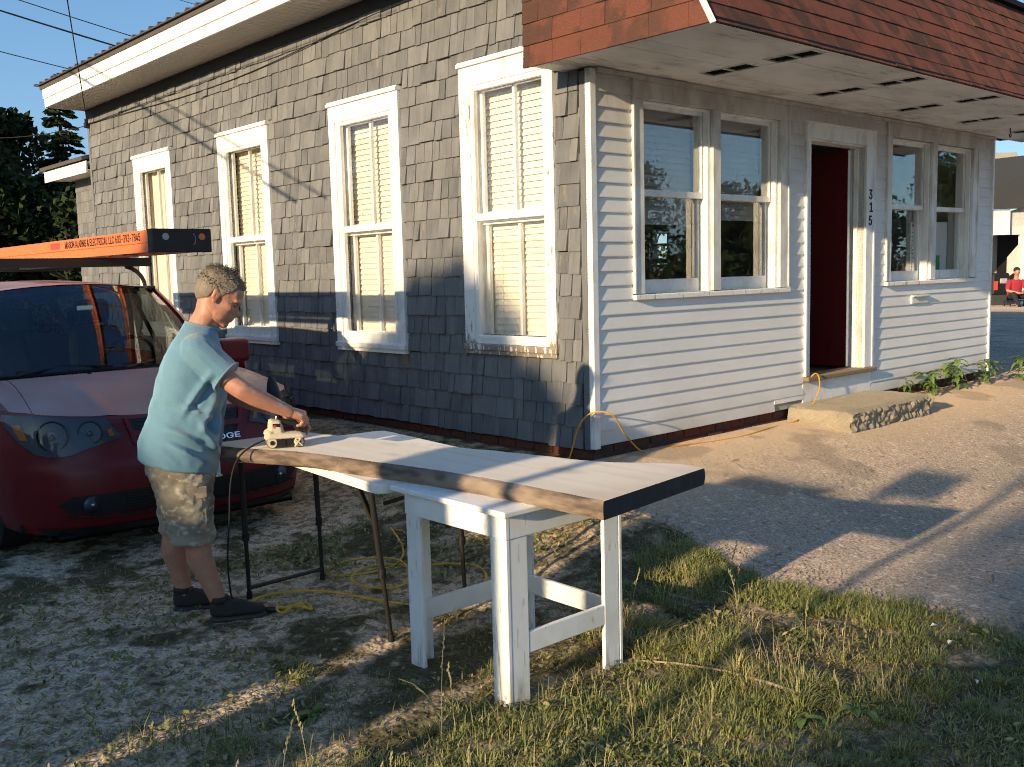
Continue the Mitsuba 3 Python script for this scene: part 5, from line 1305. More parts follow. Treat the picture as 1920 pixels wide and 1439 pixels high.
# grille
GR = [(-0.36, 0.838), (0.36, 0.838), (0.325, 0.70), (0.20, 0.605), (-0.20, 0.605), (-0.325, 0.70)]
g = vput('grille', patch(GR, 0.006), 'mat_black_plastic', smooth=True)
put('bar', van(shell_patch([(-0.345, 0.765), (0.345, 0.765), (0.34, 0.735), (-0.34, 0.735)], 0.022, 0.02)), 'mat_van_paint', g, smooth=True)
put('bar', van(shell_patch([(-0.028, 0.836), (0.028, 0.836), (0.024, 0.61), (-0.024, 0.61)], 0.020, 0.02)), 'mat_van_paint', g, smooth=True)
mesh_ = []
for z in np.arange(0.62, 0.83, 0.022): mesh_.append(shell_patch([(-0.31, z), (0.31, z), (0.31, z + 0.006), (-0.31, z + 0.006)], 0.012, 0.01, 0.1))
put('mesh', van(cat(mesh_)), 'mat_black_metal', g)
sr = [(-0.375, 0.842), (-0.352, 0.842), (-0.31, 0.70), (-0.19, 0.610), (0.19, 0.610), (0.31, 0.70), (0.352, 0.842), (0.375, 0.842), (0.34, 0.692), (0.205, 0.588), (-0.205, 0.588), (-0.34, 0.692)]
put('surround', van(shell_patch(sr, 0.018, 0.02)), 'mat_van_paint', g, smooth=True)
def van_text(text, h, x, z, off, parent, name, mat, sx=1.0):
    t = meshkit.text_mesh(text, h, 0.003, True)
    v = np.array(t.vertices) * [sx, 1, 1]
    l = l_of_x(x + v[:, 0], z)
    p = np.column_stack(S(l, z + v[:, 1]))
    p[:, 1] -= off + v[:, 2]
    return put(name, van((p, np.array(t.faces))), mat, parent)
van_text('DODGE', 0.032, 0.06, 0.660, 0.018, g, 'lettering', 'mat_chrome', 1.7)
# lower intake and fog lamps
IK = [(-0.70, 0.425), (-0.45, 0.437), (0.45, 0.437), (0.70, 0.425), (0.76, 0.375), (0.70, 0.325), (0.45, 0.312), (-0.45, 0.312), (-0.70, 0.325), (-0.76, 0.375)]
g = vput('lower_intake', patch(IK, 0.005), 'mat_black_plastic', smooth=True)
put('mesh', van(cat([shell_patch([(-0.42, z), (0.42, z), (0.42, z + 0.006), (-0.42, z + 0.006)], 0.011, 0.01, 0.1) for z in np.arange(0.325, 0.43, 0.017)])), 'mat_black_metal', g)
put('lip', van(shell_patch([(-0.72, 0.318), (-0.45, 0.306), (0.45, 0.306), (0.72, 0.318), (0.70, 0.309), (0.45, 0.298), (-0.45, 0.298), (-0.70, 0.309)], 0.02, 0.02)), 'mat_black_metal', g, smooth=True)
for sg_ in (-1, 1):
    q = np.array(S(l_of_x(np.array(sg_ * 0.60), 0.372), np.array(0.372)), float)
    k = vput('fog_lamp', tube([q + [0, -0.012, 0], q + [0, 0.05, 0]], 0.058, 24), 'mat_black_plastic', smooth=40)
    a = np.linspace(0, 2 * np.pi, 25)[:-1]
    put('reflector', van(loft([[(q[0] + r * math.cos(t), q[1] + y, q[2] + r * math.sin(t)) for t in a] for r, y in ((0.050, -0.0125), (0.035, 0.0), (0.01, 0.008))])), 'mat_lamp_reflector', k, smooth=True)
    put('bulb', van(arr(blob(q + [0, -0.01, 0], (0.012, 0.012, 0.012)))), 'mat_chrome', k, smooth=True)
    put('lens', van(loft([[(q[0] + r * math.cos(t), q[1] + y, q[2] + r * math.sin(t)) for t in a] for r, y in ((0.053, -0.014), (0.04, -0.020), (0.01, -0.023))], caps=False)), 'mat_lens', k, smooth=True)
    # headlamp
    HP = [(sg_ * x, z) for x, z in ((-0.90, 0.885), (-0.80, 0.888), (-0.60, 0.872), (-0.475, 0.858), (-0.435, 0.80), (-0.405, 0.742), (-0.47, 0.725), (-0.585, 0.695), (-0.68, 0.662), (-0.76, 0.655), (-0.83, 0.672), (-0.885, 0.74), (-0.915, 0.82))]
    h = vput('headlamp', patch(HP, 0.004), 'mat_lamp_shell', smooth=True, label='grey glass headlamp nearest the house' if sg_ > 0 else 'clear headlamp at the left edge of the photo')
    for x, z, r in ((-0.745, 0.775, 0.082), (-0.565, 0.785, 0.062)):
        q = np.array(S(l_of_x(np.array(sg_ * x), z), np.array(z)), float)
        n_ = np.array([sg_ * (-0.62 if x < -0.7 else -0.42), -0.80, 0.05]); n_ /= np.linalg.norm(n_)
        e1 = np.cross([0, 0, 1], n_); e1 /= np.linalg.norm(e1); e2 = np.cross(n_, e1)
        ring = lambda rr, dd: [q + n_ * dd + (e1 * math.cos(t) + e2 * math.sin(t)) * rr for t in np.linspace(0, 2 * np.pi, 37)[:-1]]
        put('reflector', van(loft([ring(r, 0.010), ring(r * 0.8, 0.003), ring(r * 0.5, 0.0055), ring(0.012, 0.016), ring(0.010, 0.030)])), 'mat_lamp_reflector', h, smooth=35)
        put('bezel', van(tube(ring(r * 1.04, 0.010) + [ring(r * 1.04, 0.010)[0]], 0.006, 6)), 'mat_black_plastic', h, smooth=True)
    put('indicator', van(patch([(sg_ * x, z) for x, z in ((-0.895, 0.83), (-0.865, 0.84), (-0.845, 0.75), (-0.875, 0.75))], 0.010)), 'mat_amber', h, smooth=True)
    put('indicator', van(patch([(sg_ * x, z) for x, z in ((-0.475, 0.79), (-0.455, 0.80), (-0.435, 0.755), (-0.468, 0.752))], 0.010)), 'mat_amber', h, smooth=True)
    put('lens', van(shell_patch(HP, 0.032, 0.026)), 'mat_lens', h, smooth=True)
# licence plate
k = vput('licence_plate', cat([hexa([(-0.152, -0.016, 0.452), (0.152, -0.016, 0.452), (0.152, -0.012, 0.452), (-0.152, -0.012, 0.452), (-0.152, -0.012, 0.602), (0.152, -0.012, 0.602), (0.152, -0.008, 0.602), (-0.152, -0.008, 0.602)])]), 'mat_plate')
t_ = meshkit.text_mesh('435 5025', 0.065, 0.002, False)
v_ = np.array(t_.vertices); w_ = v_[:, 0].max()
put('characters', van((np.column_stack([-0.142 + v_[:, 0] * 0.284 / w_, -0.0185 + 0.0 * v_[:, 2] + 0.03 * v_[:, 1] - v_[:, 2], 0.50 + v_[:, 1]]), np.array(t_.faces))), 'mat_plate_ink', k)
put('plate_frame', van(cat([box(-0.158, 0.158, -0.021, -0.010, 0.438, 0.4518)])), 'mat_chrome', k)

# roof rack: two cross bars on raking feet
rk = vput('roof_rack', cat([box(-0.66, 0.66, y, y + 0.055, 1.775, 1.845) for y in (2.15, 4.05)] + [box(-0.66, -0.60, 2.206, 4.049, 1.79, 1.83), box(0.18, 0.24, 2.206, 4.049, 1.79, 1.83)]), 'mat_black_metal', label='black ladder rack on the roof of the van')
for y in (2.18, 4.08):
    for sg_ in (-1, 1):
        a = np.array(roof(np.array(sg_ * 0.93), np.array((y - 2.05) / 2.95)), float)
        put('foot', van(cat([tube(spline([(sg_ * 0.46, y, 1.775), (sg_ * 0.56, y, 1.72), (a[0], y, a[2] + 0.045), (a[0] + sg_ * 0.003, y, a[2] + 0.004)], 12), 0.017, 8), cbox(a[0] - 0.035, a[0] + 0.035, y - 0.14, y + 0.14, a[2] - 0.01, a[2] + 0.016, 0.006)])), 'mat_black_metal', rk, smooth=40)

# extension ladder on the rack
LD = key('extension_ladder'); tag(LD, 'orange fibreglass extension ladder with black end caps on the roof rack of the van', 'ladder')
lx0, lx1, ly0, ly1 = -2.37, -1.96, 1.83, 6.9
def rail_section(x, s, z0, z1, y0, y1, name):
    w = 0.028
    prof = [(0, z0), (w, z0), (w, z0 + 0.012), (0.006, z0 + 0.018), (0.006, z1 - 0.018), (w, z1 - 0.012), (w, z1), (0, z1)]
    put(name, loft([[(x + s * a, y, z) for a, z in prof] for y in (y0, y1)]), 'mat_fibreglass', LD)
rail_section(lx0, 1, 1.516, 1.602, ly0 + 0.05, ly1, 'upper_rail'); rail_section(lx1, -1, 1.516, 1.602, ly0 + 0.05, ly1, 'upper_rail')
rail_section(lx0 + 0.004, 1, 1.452, 1.513, ly0 + 0.05, ly1 - 0.4, 'lower_rail'); rail_section(lx1 - 0.004, -1, 1.452, 1.513, ly0 + 0.05, ly1 - 0.4, 'lower_rail')
for y in np.arange(ly0 + 0.28, ly1, 0.305):
    put('rung', tube([(lx0 + 0.007, y, 1.56), (lx1 - 0.007, y, 1.56)], 0.016, 8), 'mat_chrome', LD, smooth=40)
    if y < ly1 - 0.5: put('rung', tube([(lx0 + 0.011, y + 0.05, 1.482), (lx1 - 0.011, y + 0.05, 1.482)], 0.016, 8), 'mat_chrome', LD, smooth=40)
cp = put('end_cap', cat([cbox(lx0 - 0.006, lx1 + 0.006, ly0 - 0.004, ly0 + 0.012, 1.447, 1.607, 0.004), cbox(lx0 - 0.006, lx0 + 0.035, ly0 + 0.0121, ly0 + 0.085, 1.447, 1.607, 0.004), cbox(lx1 - 0.035, lx1 + 0.006, ly0 + 0.0121, ly0 + 0.085, 1.447, 1.607, 0.004)]), 'mat_black_plastic', LD, label='black plastic end cap of the ladder')
for x, m in ((lx0 + 0.085, 'mat_sign_back'), (lx1 - 0.065, 'mat_fibreglass')):
    put('cap_hole', tube([(x, ly0 - 0.0041, 1.553), (x, ly0 - 0.0062, 1.553)], 0.024, 20), m, cp)
put('scuff', tube([(-2.12 + 0.05 * math.cos(q), ly0 - 0.0045, 1.535 + 0.05 * math.sin(q)) for q in np.linspace(-0.9, 0.9, 10)], 0.0016, 4), 'mat_sign_back', cp)
LT_ = 'MASON ALARMS & ELECTRICAL LLC 603-393-7845'
t_ = meshkit.text_mesh(LT_, 0.052, 0.0012, True)
v_ = np.array(t_.vertices); w_ = v_[:, 0].max()
v_ = np.column_stack([lx0 - 0.0003 - v_[:, 2], 3.60 - v_[:, 0] * 1.55 / w_, 1.533 + v_[:, 1]])
put('lettering', (v_, np.array(t_.faces)), 'mat_ink', LD)
put('warning_label', box(lx0 - 0.0012, lx0 - 0.0002, 3.72, 3.95, 1.535, 1.585), 'mat_red_ink', LD)
# ---------------------------------------------------------------- the working man, in (forward, towards the camera, up)
PM = key('person'); tag(PM, 'grey-haired man in a dusty blue t-shirt and shorts leaning over the slab with a sander', 'person')
def mput(name, m, mat, parent=PM, smooth=True, **kw): return put(name, in_man(m), mat, parent, smooth, **kw)
# body: legs, trunk, arms, neck, head in one
legs = []
for n, kf, kz, af, az, hn in ((0.115, 0.040, 0.03, 0.132, -0.31, 0.11), (-0.105, -0.075, 0.02, -0.045, -0.315, -0.10)):
    hip = (-0.02, hn, 0.42); knee = (kf, n, kz); ank = (af, n + 0.005, az)
    c1_ = (kf + (af - kf) * 0.30 - 0.022, n, kz + (az - kz) * 0.30); c2_ = (kf + (af - kf) * 0.6 - 0.010, n, kz + (az - kz) * 0.6)
    legs += [bone(hip, 0.095, knee, 0.062), bone(knee, 0.060, c1_, 0.064), bone(c1_, 0.064, c2_, 0.051), bone(c2_, 0.051, ank, 0.039), bone(ank, 0.040, (af + 0.10, n, -0.355), 0.03)]
trunk = [bone((0.0, 0.0, 0.48), (0.14, 0.17, 0.12), (0.03, 0, 0.72), (0.14, 0.17, 0.12)), bone((0.03, 0, 0.70), (0.13, 0.16, 0.12), (0.075, 0, 0.87), (0.085, 0.13, 0.07)), bone((0.075, 0, 0.90), (0.07, 0.08, 0.06), (0.10, 0, 1.00), (0.064, 0.066, 0.06)),
         bone((0.10, 0, 1.00), (0.066, 0.068, 0.06), (0.168, 0, 1.11), (0.062, 0.062, 0.06))]
def arm(n, wn, wf, wz, ef, ez):
    sh, el, wr = (0.110, n * 0.170, 0.885), (ef, n * 0.235, ez), (wf, wn, wz)
    el_, wr_ = np.array(el), np.array(wr)
    fm = el_ + (wr_ - el_) * 0.28 + [0, 0, -0.004]
    return [bone(sh, 0.055, el, 0.047), bone(el, 0.047, fm, 0.0465), bone(fm, 0.0465, wr, 0.030), bone(np.array(sh), 0.055, (0.07, n * 0.08, 0.88), 0.06)]
def hand(w, d, side, spread):
    """palm and curled fingers at the wrist w, pointing along d and closing downwards; side: towards the thumb"""
    w, d, side = np.asarray(w), np.asarray(d) / np.linalg.norm(d), np.asarray(side) / np.linalg.norm(side)
    dn = np.cross(side, d); dn = dn / np.linalg.norm(dn); dn = dn if dn[2] < 0 else -dn
    out = [manifold3d.Manifold.batch_hull([blob(w + d * 0.012, 0.026), blob(w + d * 0.07 + side * 0.026, 0.017), blob(w + d * 0.072 - side * 0.024, 0.016), blob(w + d * 0.06 + dn * 0.012, 0.018)])]
    for i, (o, ln) in enumerate(((0.028, 0.94), (0.010, 1.0), (-0.009, 0.95), (-0.027, 0.78))):
        a = w + d * (0.076 - 0.003 * abs(i - 1)) + side * o
        b = a + (d * 0.72 + dn * 0.62) * 0.042 * ln
        c = b + (d * -0.18 + dn * 1.0) * 0.028 * ln
        e = c + (d * -0.80 + dn * 0.45) * 0.022 * ln
        out += [bone(a, 0.0105, b, 0.0095), bone(b, 0.0095, c, 0.0085), bone(c, 0.0085, e, 0.0075)]
    a = w + d * 0.022 + side * 0.024 + dn * 0.006; b = a + d * 0.028 + side * 0.018 + dn * 0.018; c = b + d * 0.026 - side * 0.004 + dn * 0.02
    out += [bone(a, 0.0145, b, 0.0115), bone(b, 0.011, c, 0.0085)]
    return out
wN, wF = (0.520, 0.180, 0.612), (0.545, 0.015, 0.575)
arms = arm(1, wN[1], wN[0], wN[2], 0.292, 0.738) + arm(-1, wF[1], wF[0], wF[2], 0.262, 0.665)
hn = hand(wN, (0.86, -0.28, -0.30), (0.35, -0.9, 0.12), 0) + hand(wF, (0.80, 0.25, -0.40), (0.1, 0.95, 0.0), 0)
# head, pitched forward: built upright round its own centre, then tilted
pitch = math.radians(33)
HR = np.array([[math.cos(pitch), 0, math.sin(pitch)], [0, 1, 0], [-math.sin(pitch), 0, math.cos(pitch)]])
HC = np.array([0.208, 0.0, 1.166])
def hp_(p): return HC + HR @ (np.asarray(p, float) * HSC)
HSC = np.array([1.07, 1.02, 1.02])
def hb(p, r, rot=True): return blob(hp_(p), np.asarray(r, float) * 1.03, HR if rot else None)
_E = []      # ellipsoids that make the head: centre, radii
def E_(c, r):
    _E.append((c, r))
for c, r in (((-0.012, 0, 0.045), (0.099, 0.077, 0.089)), ((-0.046, 0, 0.004), (0.062, 0.065, 0.072)), ((0.034, 0, -0.018), (0.056, 0.061, 0.076)), ((0.036, 0, -0.068), (0.056, 0.061, 0.045)), ((0.078, 0, -0.096), (0.024, 0.029, 0.022)),
             ((0.055, 0, 0.060), (0.042, 0.062, 0.045)), ((0.088, 0, 0.012), (0.015, 0.010, 0.024)), ((0.111, 0, -0.023), (0.019, 0.0165, 0.0155)), ((0.078, 0, -0.053), (0.024, 0.030, 0.022)), ((0.096, 0, -0.0545), (0.010, 0.021, 0.0055)), ((0.094, 0, -0.0655), (0.010, 0.019, 0.0065)), ((0.018, 0, -0.085), (0.048, 0.052, 0.040))): E_(c, r)
for sd in (1, -1):
    for c, r in (((-0.004, 0.046, -0.058), (0.034, 0.020, 0.036)), ((0.034, 0.046, -0.070), (0.030, 0.018, 0.028)), ((0.060, 0.040, -0.014), (0.026, 0.021, 0.020)), ((0.081, 0.026, 0.029), (0.017, 0.028, 0.0105)), ((0.098, 0.013, -0.027), (0.012, 0.009, 0.009)), ((0.056, 0.036, -0.050), (0.026, 0.020, 0.026))): E_((c[0], sd * c[1], c[2]), r)
_EC, _ER = np.array([c for c, r in _E]), np.array([r for c, r in _E])
_SC = np.array([(0.094, 0.031, 0.008), (0.094, -0.031, 0.008)]); _SR = np.array([(0.017, 0.019, 0.0125)] * 2)
_BC = np.array([(0.074, 0.031, 0.008), (0.074, -0.031, 0.008)])
def _ell(p, C, r):
    q = (p - C) / r
    k0 = np.sqrt((q * q).sum(1)); k1 = np.sqrt((q * q / (r * r)).sum(1)) + 1e-9
    return k0 * (k0 - 1) / k1
def head_f(x, y, z):
    p = np.array([x, y, z])
    d = _ell(p, _EC, _ER)
    k = 0.0065
    m = d.min()
    s_ = m - k * math.log(np.exp(-(d - m) / k).sum())
    e = _ell(p, _SC, _SR).min()
    h = max(0.0, 0.012 - abs(s_ + e)) / 0.012
    s_ = max(s_, -e) + h * h * 0.012 * 0.25
    b = np.sqrt(((p - _BC) ** 2).sum(1)).min() - 0.0135
    return -min(s_, b)
def local(m):
    v, f = arr(m)
    return np.array([hp_(p) for p in v]), f
_m = manifold3d.Manifold.level_set(head_f, [-0.13, -0.10, -0.13, 0.14, 0.10, 0.15], 0.0075)
lv, lf = arr(_m)
lv, lf = trimesh.remesh.subdivide(lv, lf)
lt = trimesh.Trimesh(lv, lf, process=True); trimesh.smoothing.filter_taubin(lt, iterations=2); lv, lf = np.array(lt.vertices), np.array(lt.faces)
def groove(v, pts, w, depth):
    """a crease along a line, as a depth per vertex"""
    out = np.zeros(len(v))
    for a, b in zip(pts[:-1], pts[1:]):
        a, b = np.array(a), np.array(b); d = b - a
        t = np.clip(((v - a) @ d) / (d @ d), 0, 1)
        out = np.maximum(out, np.exp(-(np.linalg.norm(v - a - t[:, None] * d, axis=1) / w) ** 2))
    return out * depth
gv = np.zeros(len(lv))
for sd in (1, -1):
    gv += groove(lv, [(0.098, sd * 0.020, -0.026), (0.088, sd * 0.033, -0.046), (0.078, sd * 0.038, -0.068)], 0.0045, 0.0045)
    gv += groove(lv, [(0.086, sd * 0.018, -0.006), (0.082, sd * 0.034, -0.010), (0.072, sd * 0.045, -0.004)], 0.0035, 0.0028)
    gv += groove(lv, [(0.070, sd * 0.052, 0.004), (0.056, sd * 0.060, 0.006)], 0.003, 0.002)
    gv += groove(lv, [(0.066, sd * 0.046, -0.085), (0.040, sd * 0.060, -0.090), (0.010, sd * 0.060, -0.082)], 0.006, 0.003)
for z in (0.048, 0.060): gv += groove(lv, [(0.090, 0.035, z - 0.002), (0.097, 0.0, z), (0.090, -0.035, z - 0.002)], 0.003, 0.0018)
ln_ = trimesh.Trimesh(lv, lf, process=False).vertex_normals
lv = lv - ln_ * gv[:, None] + ln_ * (0.0022 * (meshkit.fbm(lv * 75, 3, 12) - 0.5))[:, None]
hv, hf = np.array([hp_(p) for p in lv]), lf
ears = []
for sd in (1, -1):
    ears += [manifold3d.Manifold.batch_hull([hb((-0.004, sd * 0.074, 0.016), (0.013, 0.006, 0.010)), hb((-0.021, sd * 0.081, 0.016), (0.010, 0.0055, 0.016)), hb((-0.019, sd * 0.079, -0.008), (0.008, 0.0055, 0.012)), hb((-0.006, sd * 0.074, -0.026), (0.008, 0.006, 0.010))]) - hb((-0.009, sd * 0.090, 0.000), (0.009, 0.009, 0.015))]
whole = union(legs + trunk + arms + [bone((0.160, 0, 1.09), (0.070, 0.068, 0.06), hp_((-0.02, 0, -0.03)), (0.066, 0.065, 0.06)), bone((0.165, 0, 1.05), 0.05, hp_((0.02, 0, -0.085)), 0.045)])
bv, bf = soften(whole, 0.018, 12)
ev, ef_ = soften(union(ears), 0.005, 3)
kv, kf_ = soften(union(hn), 0.004, 4)
# one skin: hands and head are welded to the body where they overlap
def mani(v, f):
    t = trimesh.Trimesh(v, f, process=True)
    return manifold3d.Manifold(manifold3d.Mesh(np.asarray(t.vertices, np.float32), np.asarray(t.faces, np.uint32)))
body_ = union([mani(bv, bf), mani(hv, hf), mani(ev, ef_), mani(kv, kf_)])
mput('body', body_, 'mat_skin', smooth=True)
lash = [arr(manifold3d.Manifold.batch_hull([hb((0.0875, sd * 0.020, 0.004), 0.0020), hb((0.0885, sd * 0.031, 0.0015), 0.0022), hb((0.083, sd * 0.043, 0.004), 0.0020)])) for sd in (1, -1)]
mput('eyelashes', cat(lash), 'mat_eye')
mput('eyebrow', cat([arr(manifold3d.Manifold.batch_hull([hb((0.092, sd * 0.012, 0.028), (0.004, 0.006, 0.0035)), hb((0.088, sd * 0.030, 0.034), (0.005, 0.007, 0.0035)), hb((0.072, sd * 0.046, 0.030), (0.004, 0.005, 0.003))])) for sd in (1, -1)]), 'mat_hair', tone=0.3)
mput('lips', cat([arr(hb((0.0985, 0, -0.0570), (0.0085, 0.018, 0.003))), arr(hb((0.0965, 0, -0.0640), (0.0085, 0.016, 0.0035)))]), 'mat_lip')
# hair: a cap with locks
def halfspace(p, n):
    """what lies on the side of p that n points to"""
    n = np.asarray(n, float) / np.linalg.norm(n)
    z = n; x = np.cross(z, [0, 1, 0.01]); x /= np.linalg.norm(x); y = np.cross(z, x)
    M = np.column_stack([x, y, z, np.asarray(p, float)])
    return manifold3d.Manifold.cube([1, 1, 1], True).translate([0, 0, 0.5]).transform(M)
_hx = np.array([-0.12, -0.085, -0.035, -0.024, -0.004, 0.003, 0.012, 0.022, 0.045, 0.062, 0.085, 0.12])
_hz = np.array([-0.075, -0.068, -0.020, 0.030, 0.032, -0.008, -0.010, 0.030, 0.052, 0.082, 0.088, 0.10])
def hair_f(x, y, z):
    p = np.array([x, y, z])
    d = _ell(p, _EC[:2], _ER[:2]); d2 = _ell(p, _EC[5:6], _ER[5:6])[0]
    k = 0.01
    m = min(d.min(), d2)
    s_ = m - k * math.log(np.exp(-(d - m) / k).sum() + math.exp(-(d2 - m) / k))
    zh = float(np.interp(x, _hx, _hz))
    thick = 0.0025 + 0.0075 * min(1.0, max(0.0, (z - 0.055) / 0.05)) * min(1.0, max(0.0, (z - zh) / 0.035))
    return -max(s_ - thick, zh - z, -(s_ + 0.010))
cv_, cf_ = local(manifold3d.Manifold.level_set(hair_f, [-0.14, -0.11, -0.10, 0.13, 0.11, 0.16], 0.0065))
t_ = trimesh.Trimesh(cv_, cf_, process=True); trimesh.smoothing.filter_taubin(t_, iterations=4); cv_, cf_ = np.array(t_.vertices), np.array(t_.faces)
nrm = trimesh.Trimesh(cv_, cf_, process=False).vertex_normals
lz = ((cv_ - HC) @ HR)[:, 2]
topness = np.clip((lz - 0.055) / 0.05, 0, 1)
cv_ = cv_ + nrm * ((0.0025 + 0.010 * topness) * (meshkit.fbm(cv_ * [110, 110, 70], 3, 4) - 0.45))[:, None]
HK = mput('hair', (cv_, cf_), 'mat_hair')
q_ = in_man((cv_, cf_)); scene[HK] = mikit.ply(q_, 'mat_hair', smooth=True, uv=np.column_stack([0.85 - 0.62 * topness + 0.3 * (meshkit.fbm(cv_ * 60, 2, 8) - 0.5), 0 * topness + 0.5]))
gh = np.random.default_rng(5)
lk = []
for i in range(1500):
    u = gh.normal(size=3); u /= np.linalg.norm(u)
    q = np.array([-0.012, 0, 0.045]) + u * [0.105, 0.083, 0.094]
    if q[2] < 0.030 or q[2] < np.interp(q[0], _hx, _hz) + 0.008: continue
    topn = q[2] > 0.088
    ln = gh.uniform(0.014, 0.027) if topn else gh.uniform(0.005, 0.009)
    d = u * (0.38 if topn else 0.12) + np.array([0.55 if q[0] > -0.03 else -0.35, 0.1 * gh.normal(), -0.05 if topn else -0.75]) + gh.normal(0, 0.22, 3)
    if topn and -0.035 < q[0] < 0.015 and abs(q[1]) < 0.04: d += np.array([0.1, 0, 0.6]); ln *= 1.5
    d /= np.linalg.norm(d)
    s = np.cross(d, u); s /= np.linalg.norm(s) + 1e-9
    a, b = q - u * 0.004, q + d * ln
    w = gh.uniform(0.0016, 0.0032)
    m_ = (a + b) / 2 + u * 0.004
    P = [hp_(p) for p in (a - s * w, a + s * w, a + u * w, m_ - s * w * 0.8, m_ + s * w * 0.8, m_ + u * w, b)]
    lk.append((np.array(P), np.array([[0, 1, 4], [0, 4, 3], [1, 2, 5], [1, 5, 4], [2, 0, 3], [2, 3, 5], [3, 4, 6], [4, 5, 6], [5, 3, 6]])))
n3 = len(lk) // 3
for j, tn in enumerate((0.05, 0.35, 0.75)): mput('lock', cat(lk[j * n3:(j + 1) * n3]), 'mat_hair', HK, smooth=False, tone=tn)

# t-shirt: a loft of rings with sleeves, creased
def oval(cf, a, w, z, tilt=0.0, n=56, flat=2.4):
    t = np.linspace(0, 2 * np.pi, n + 1)[:-1]
    c_, s_n = np.cos(t), np.sin(t)
    x = np.sign(c_) * np.abs(c_) ** (2 / flat) * a; y = np.sign(s_n) * np.abs(s_n) ** (2 / flat) * w
    return np.column_stack([cf + x, y, z + tilt * x])
rg = [(-0.030, 0.192, 0.235, 0.372, -0.24), (-0.020, 0.198, 0.238, 0.45, -0.20), (0.004, 0.198, 0.236, 0.53, -0.10), (0.024, 0.190, 0.232, 0.61, -0.03), (0.040, 0.184, 0.228, 0.69, 0.02), (0.055, 0.172, 0.226, 0.77, 0.03), (0.064, 0.158, 0.224, 0.84, 0.02), (0.074, 0.136, 0.218, 0.90, 0.0), (0.088, 0.112, 0.190, 0.955, -0.04), (0.104, 0.090, 0.130, 1.002, -0.12), (0.118, 0.078, 0.088, 1.032, -0.25)]
tv, tf = loft([oval(*q) for q in rg])
torso = mani(tv, tf)
def sleeve(sd):
    sh, el = np.array([0.100, sd * 0.165, 0.915 if sd > 0 else 0.885]), np.array([0.292 if sd > 0 else 0.25, sd * 0.235, 0.738 if sd > 0 else 0.66])
    d = (el - sh) / np.linalg.norm(el - sh)
    p = [sh, sh + d * 0.08, sh + d * 0.16, sh + d * 0.205]
    return [bone(p[0], 0.090, p[1], 0.088), bone(p[1], 0.088, p[2], 0.082)], p, d
sl1, pN, dN = sleeve(1); sl2, pF, dF = sleeve(-1)
sl = union(sl1 + sl2)
cut1 = halfspace(pN[2] + dN * 0.022, -dN); cut2 = halfspace(pF[2] + dF * 0.022, -dF)
s1 = union(sl1) ^ cut1; s2 = union(sl2) ^ cut2
sh_v, sh_f = soften(union([torso, s1, s2]), 0.0085, 9)
def creases(v):
    f, n, z = v[:, 0], v[:, 1], v[:, 2]
    P = np.stack([f * 1.0, n * 1.0, z * 1.0], -1)
    a = meshkit.fbm(np.stack([(f * 0.8 + z * 0.9) * 13, n * 6, (z - f * 0.5) * 4], -1), 3, 5) - 0.5
    b = meshkit.fbm(P * 9, 3, 6) - 0.5
    # pulls that run from the armpit to the hem and from the belly to the back
    pull = np.zeros(len(v))
    for (f0, z0, f1, z1, amp, w) in ((0.17, 0.84, 0.00, 0.62, 0.012, 0.016), (0.20, 0.78, 0.08, 0.52, 0.014, 0.018), (0.19, 0.70, 0.15, 0.44, 0.016, 0.02), (-0.13, 0.60, 0.10, 0.50, 0.013, 0.014), (-0.10, 0.52, 0.13, 0.40, 0.015, 0.015), (0.0, 0.68, 0.16, 0.60, 0.010, 0.012), (-0.16, 0.70, -0.02, 0.63, 0.009, 0.012), (0.08, 0.62, 0.18, 0.40, 0.014, 0.016)):
        d = np.array([f1 - f0, z1 - z0]); Ld = np.linalg.norm(d); d /= Ld
        t = ((f - f0) * d[0] + (z - z0) * d[1]) / Ld
        dist = (f - f0) * -d[1] + (z - z0) * d[0]
        m = np.exp(-(dist / w) ** 2) - 0.7 * np.exp(-((dist - 1.7 * w) / w) ** 2)
        pull += amp * m * np.clip(np.sin(np.pi * np.clip(t, 0, 1)), 0, 1) * (n > 0.05)
    return 0.020 * a + 0.016 * b + 1.7 * pull * np.clip((f + 0.10) / 0.12, 0, 1)
nr = trimesh.Trimesh(sh_v, sh_f, process=False).vertex_normals
fade = np.clip((1.03 - sh_v[:, 2]) / 0.12, 0, 1)
sh_v = sh_v + nr * (creases(sh_v) * fade)[:, None]
SH = mput('t_shirt', (sh_v, sh_f), 'mat_tee', label='faded blue t-shirt covered with sawdust')
for p, d in ((pN[2] + dN * 0.018, dN), (pF[2] + dF * 0.018, dF)):
    e1 = np.cross(d, [0, 0, 1]); e1 /= np.linalg.norm(e1); e2 = np.cross(d, e1)
    mput('hem', tube([p + 0.083 * (e1 * math.cos(t) + e2 * math.sin(t)) for t in np.linspace(0, 2 * np.pi, 40)], 0.0042, 6), 'mat_tee', SH)
mput('collar', tube([np.array([0.125, 0, 1.030]) + np.array([0.080 * math.cos(t), 0.084 * math.sin(t), -0.020 * math.cos(t)]) for t in np.linspace(0, 2 * np.pi, 40)], 0.0075, 6), 'mat_tee', SH)

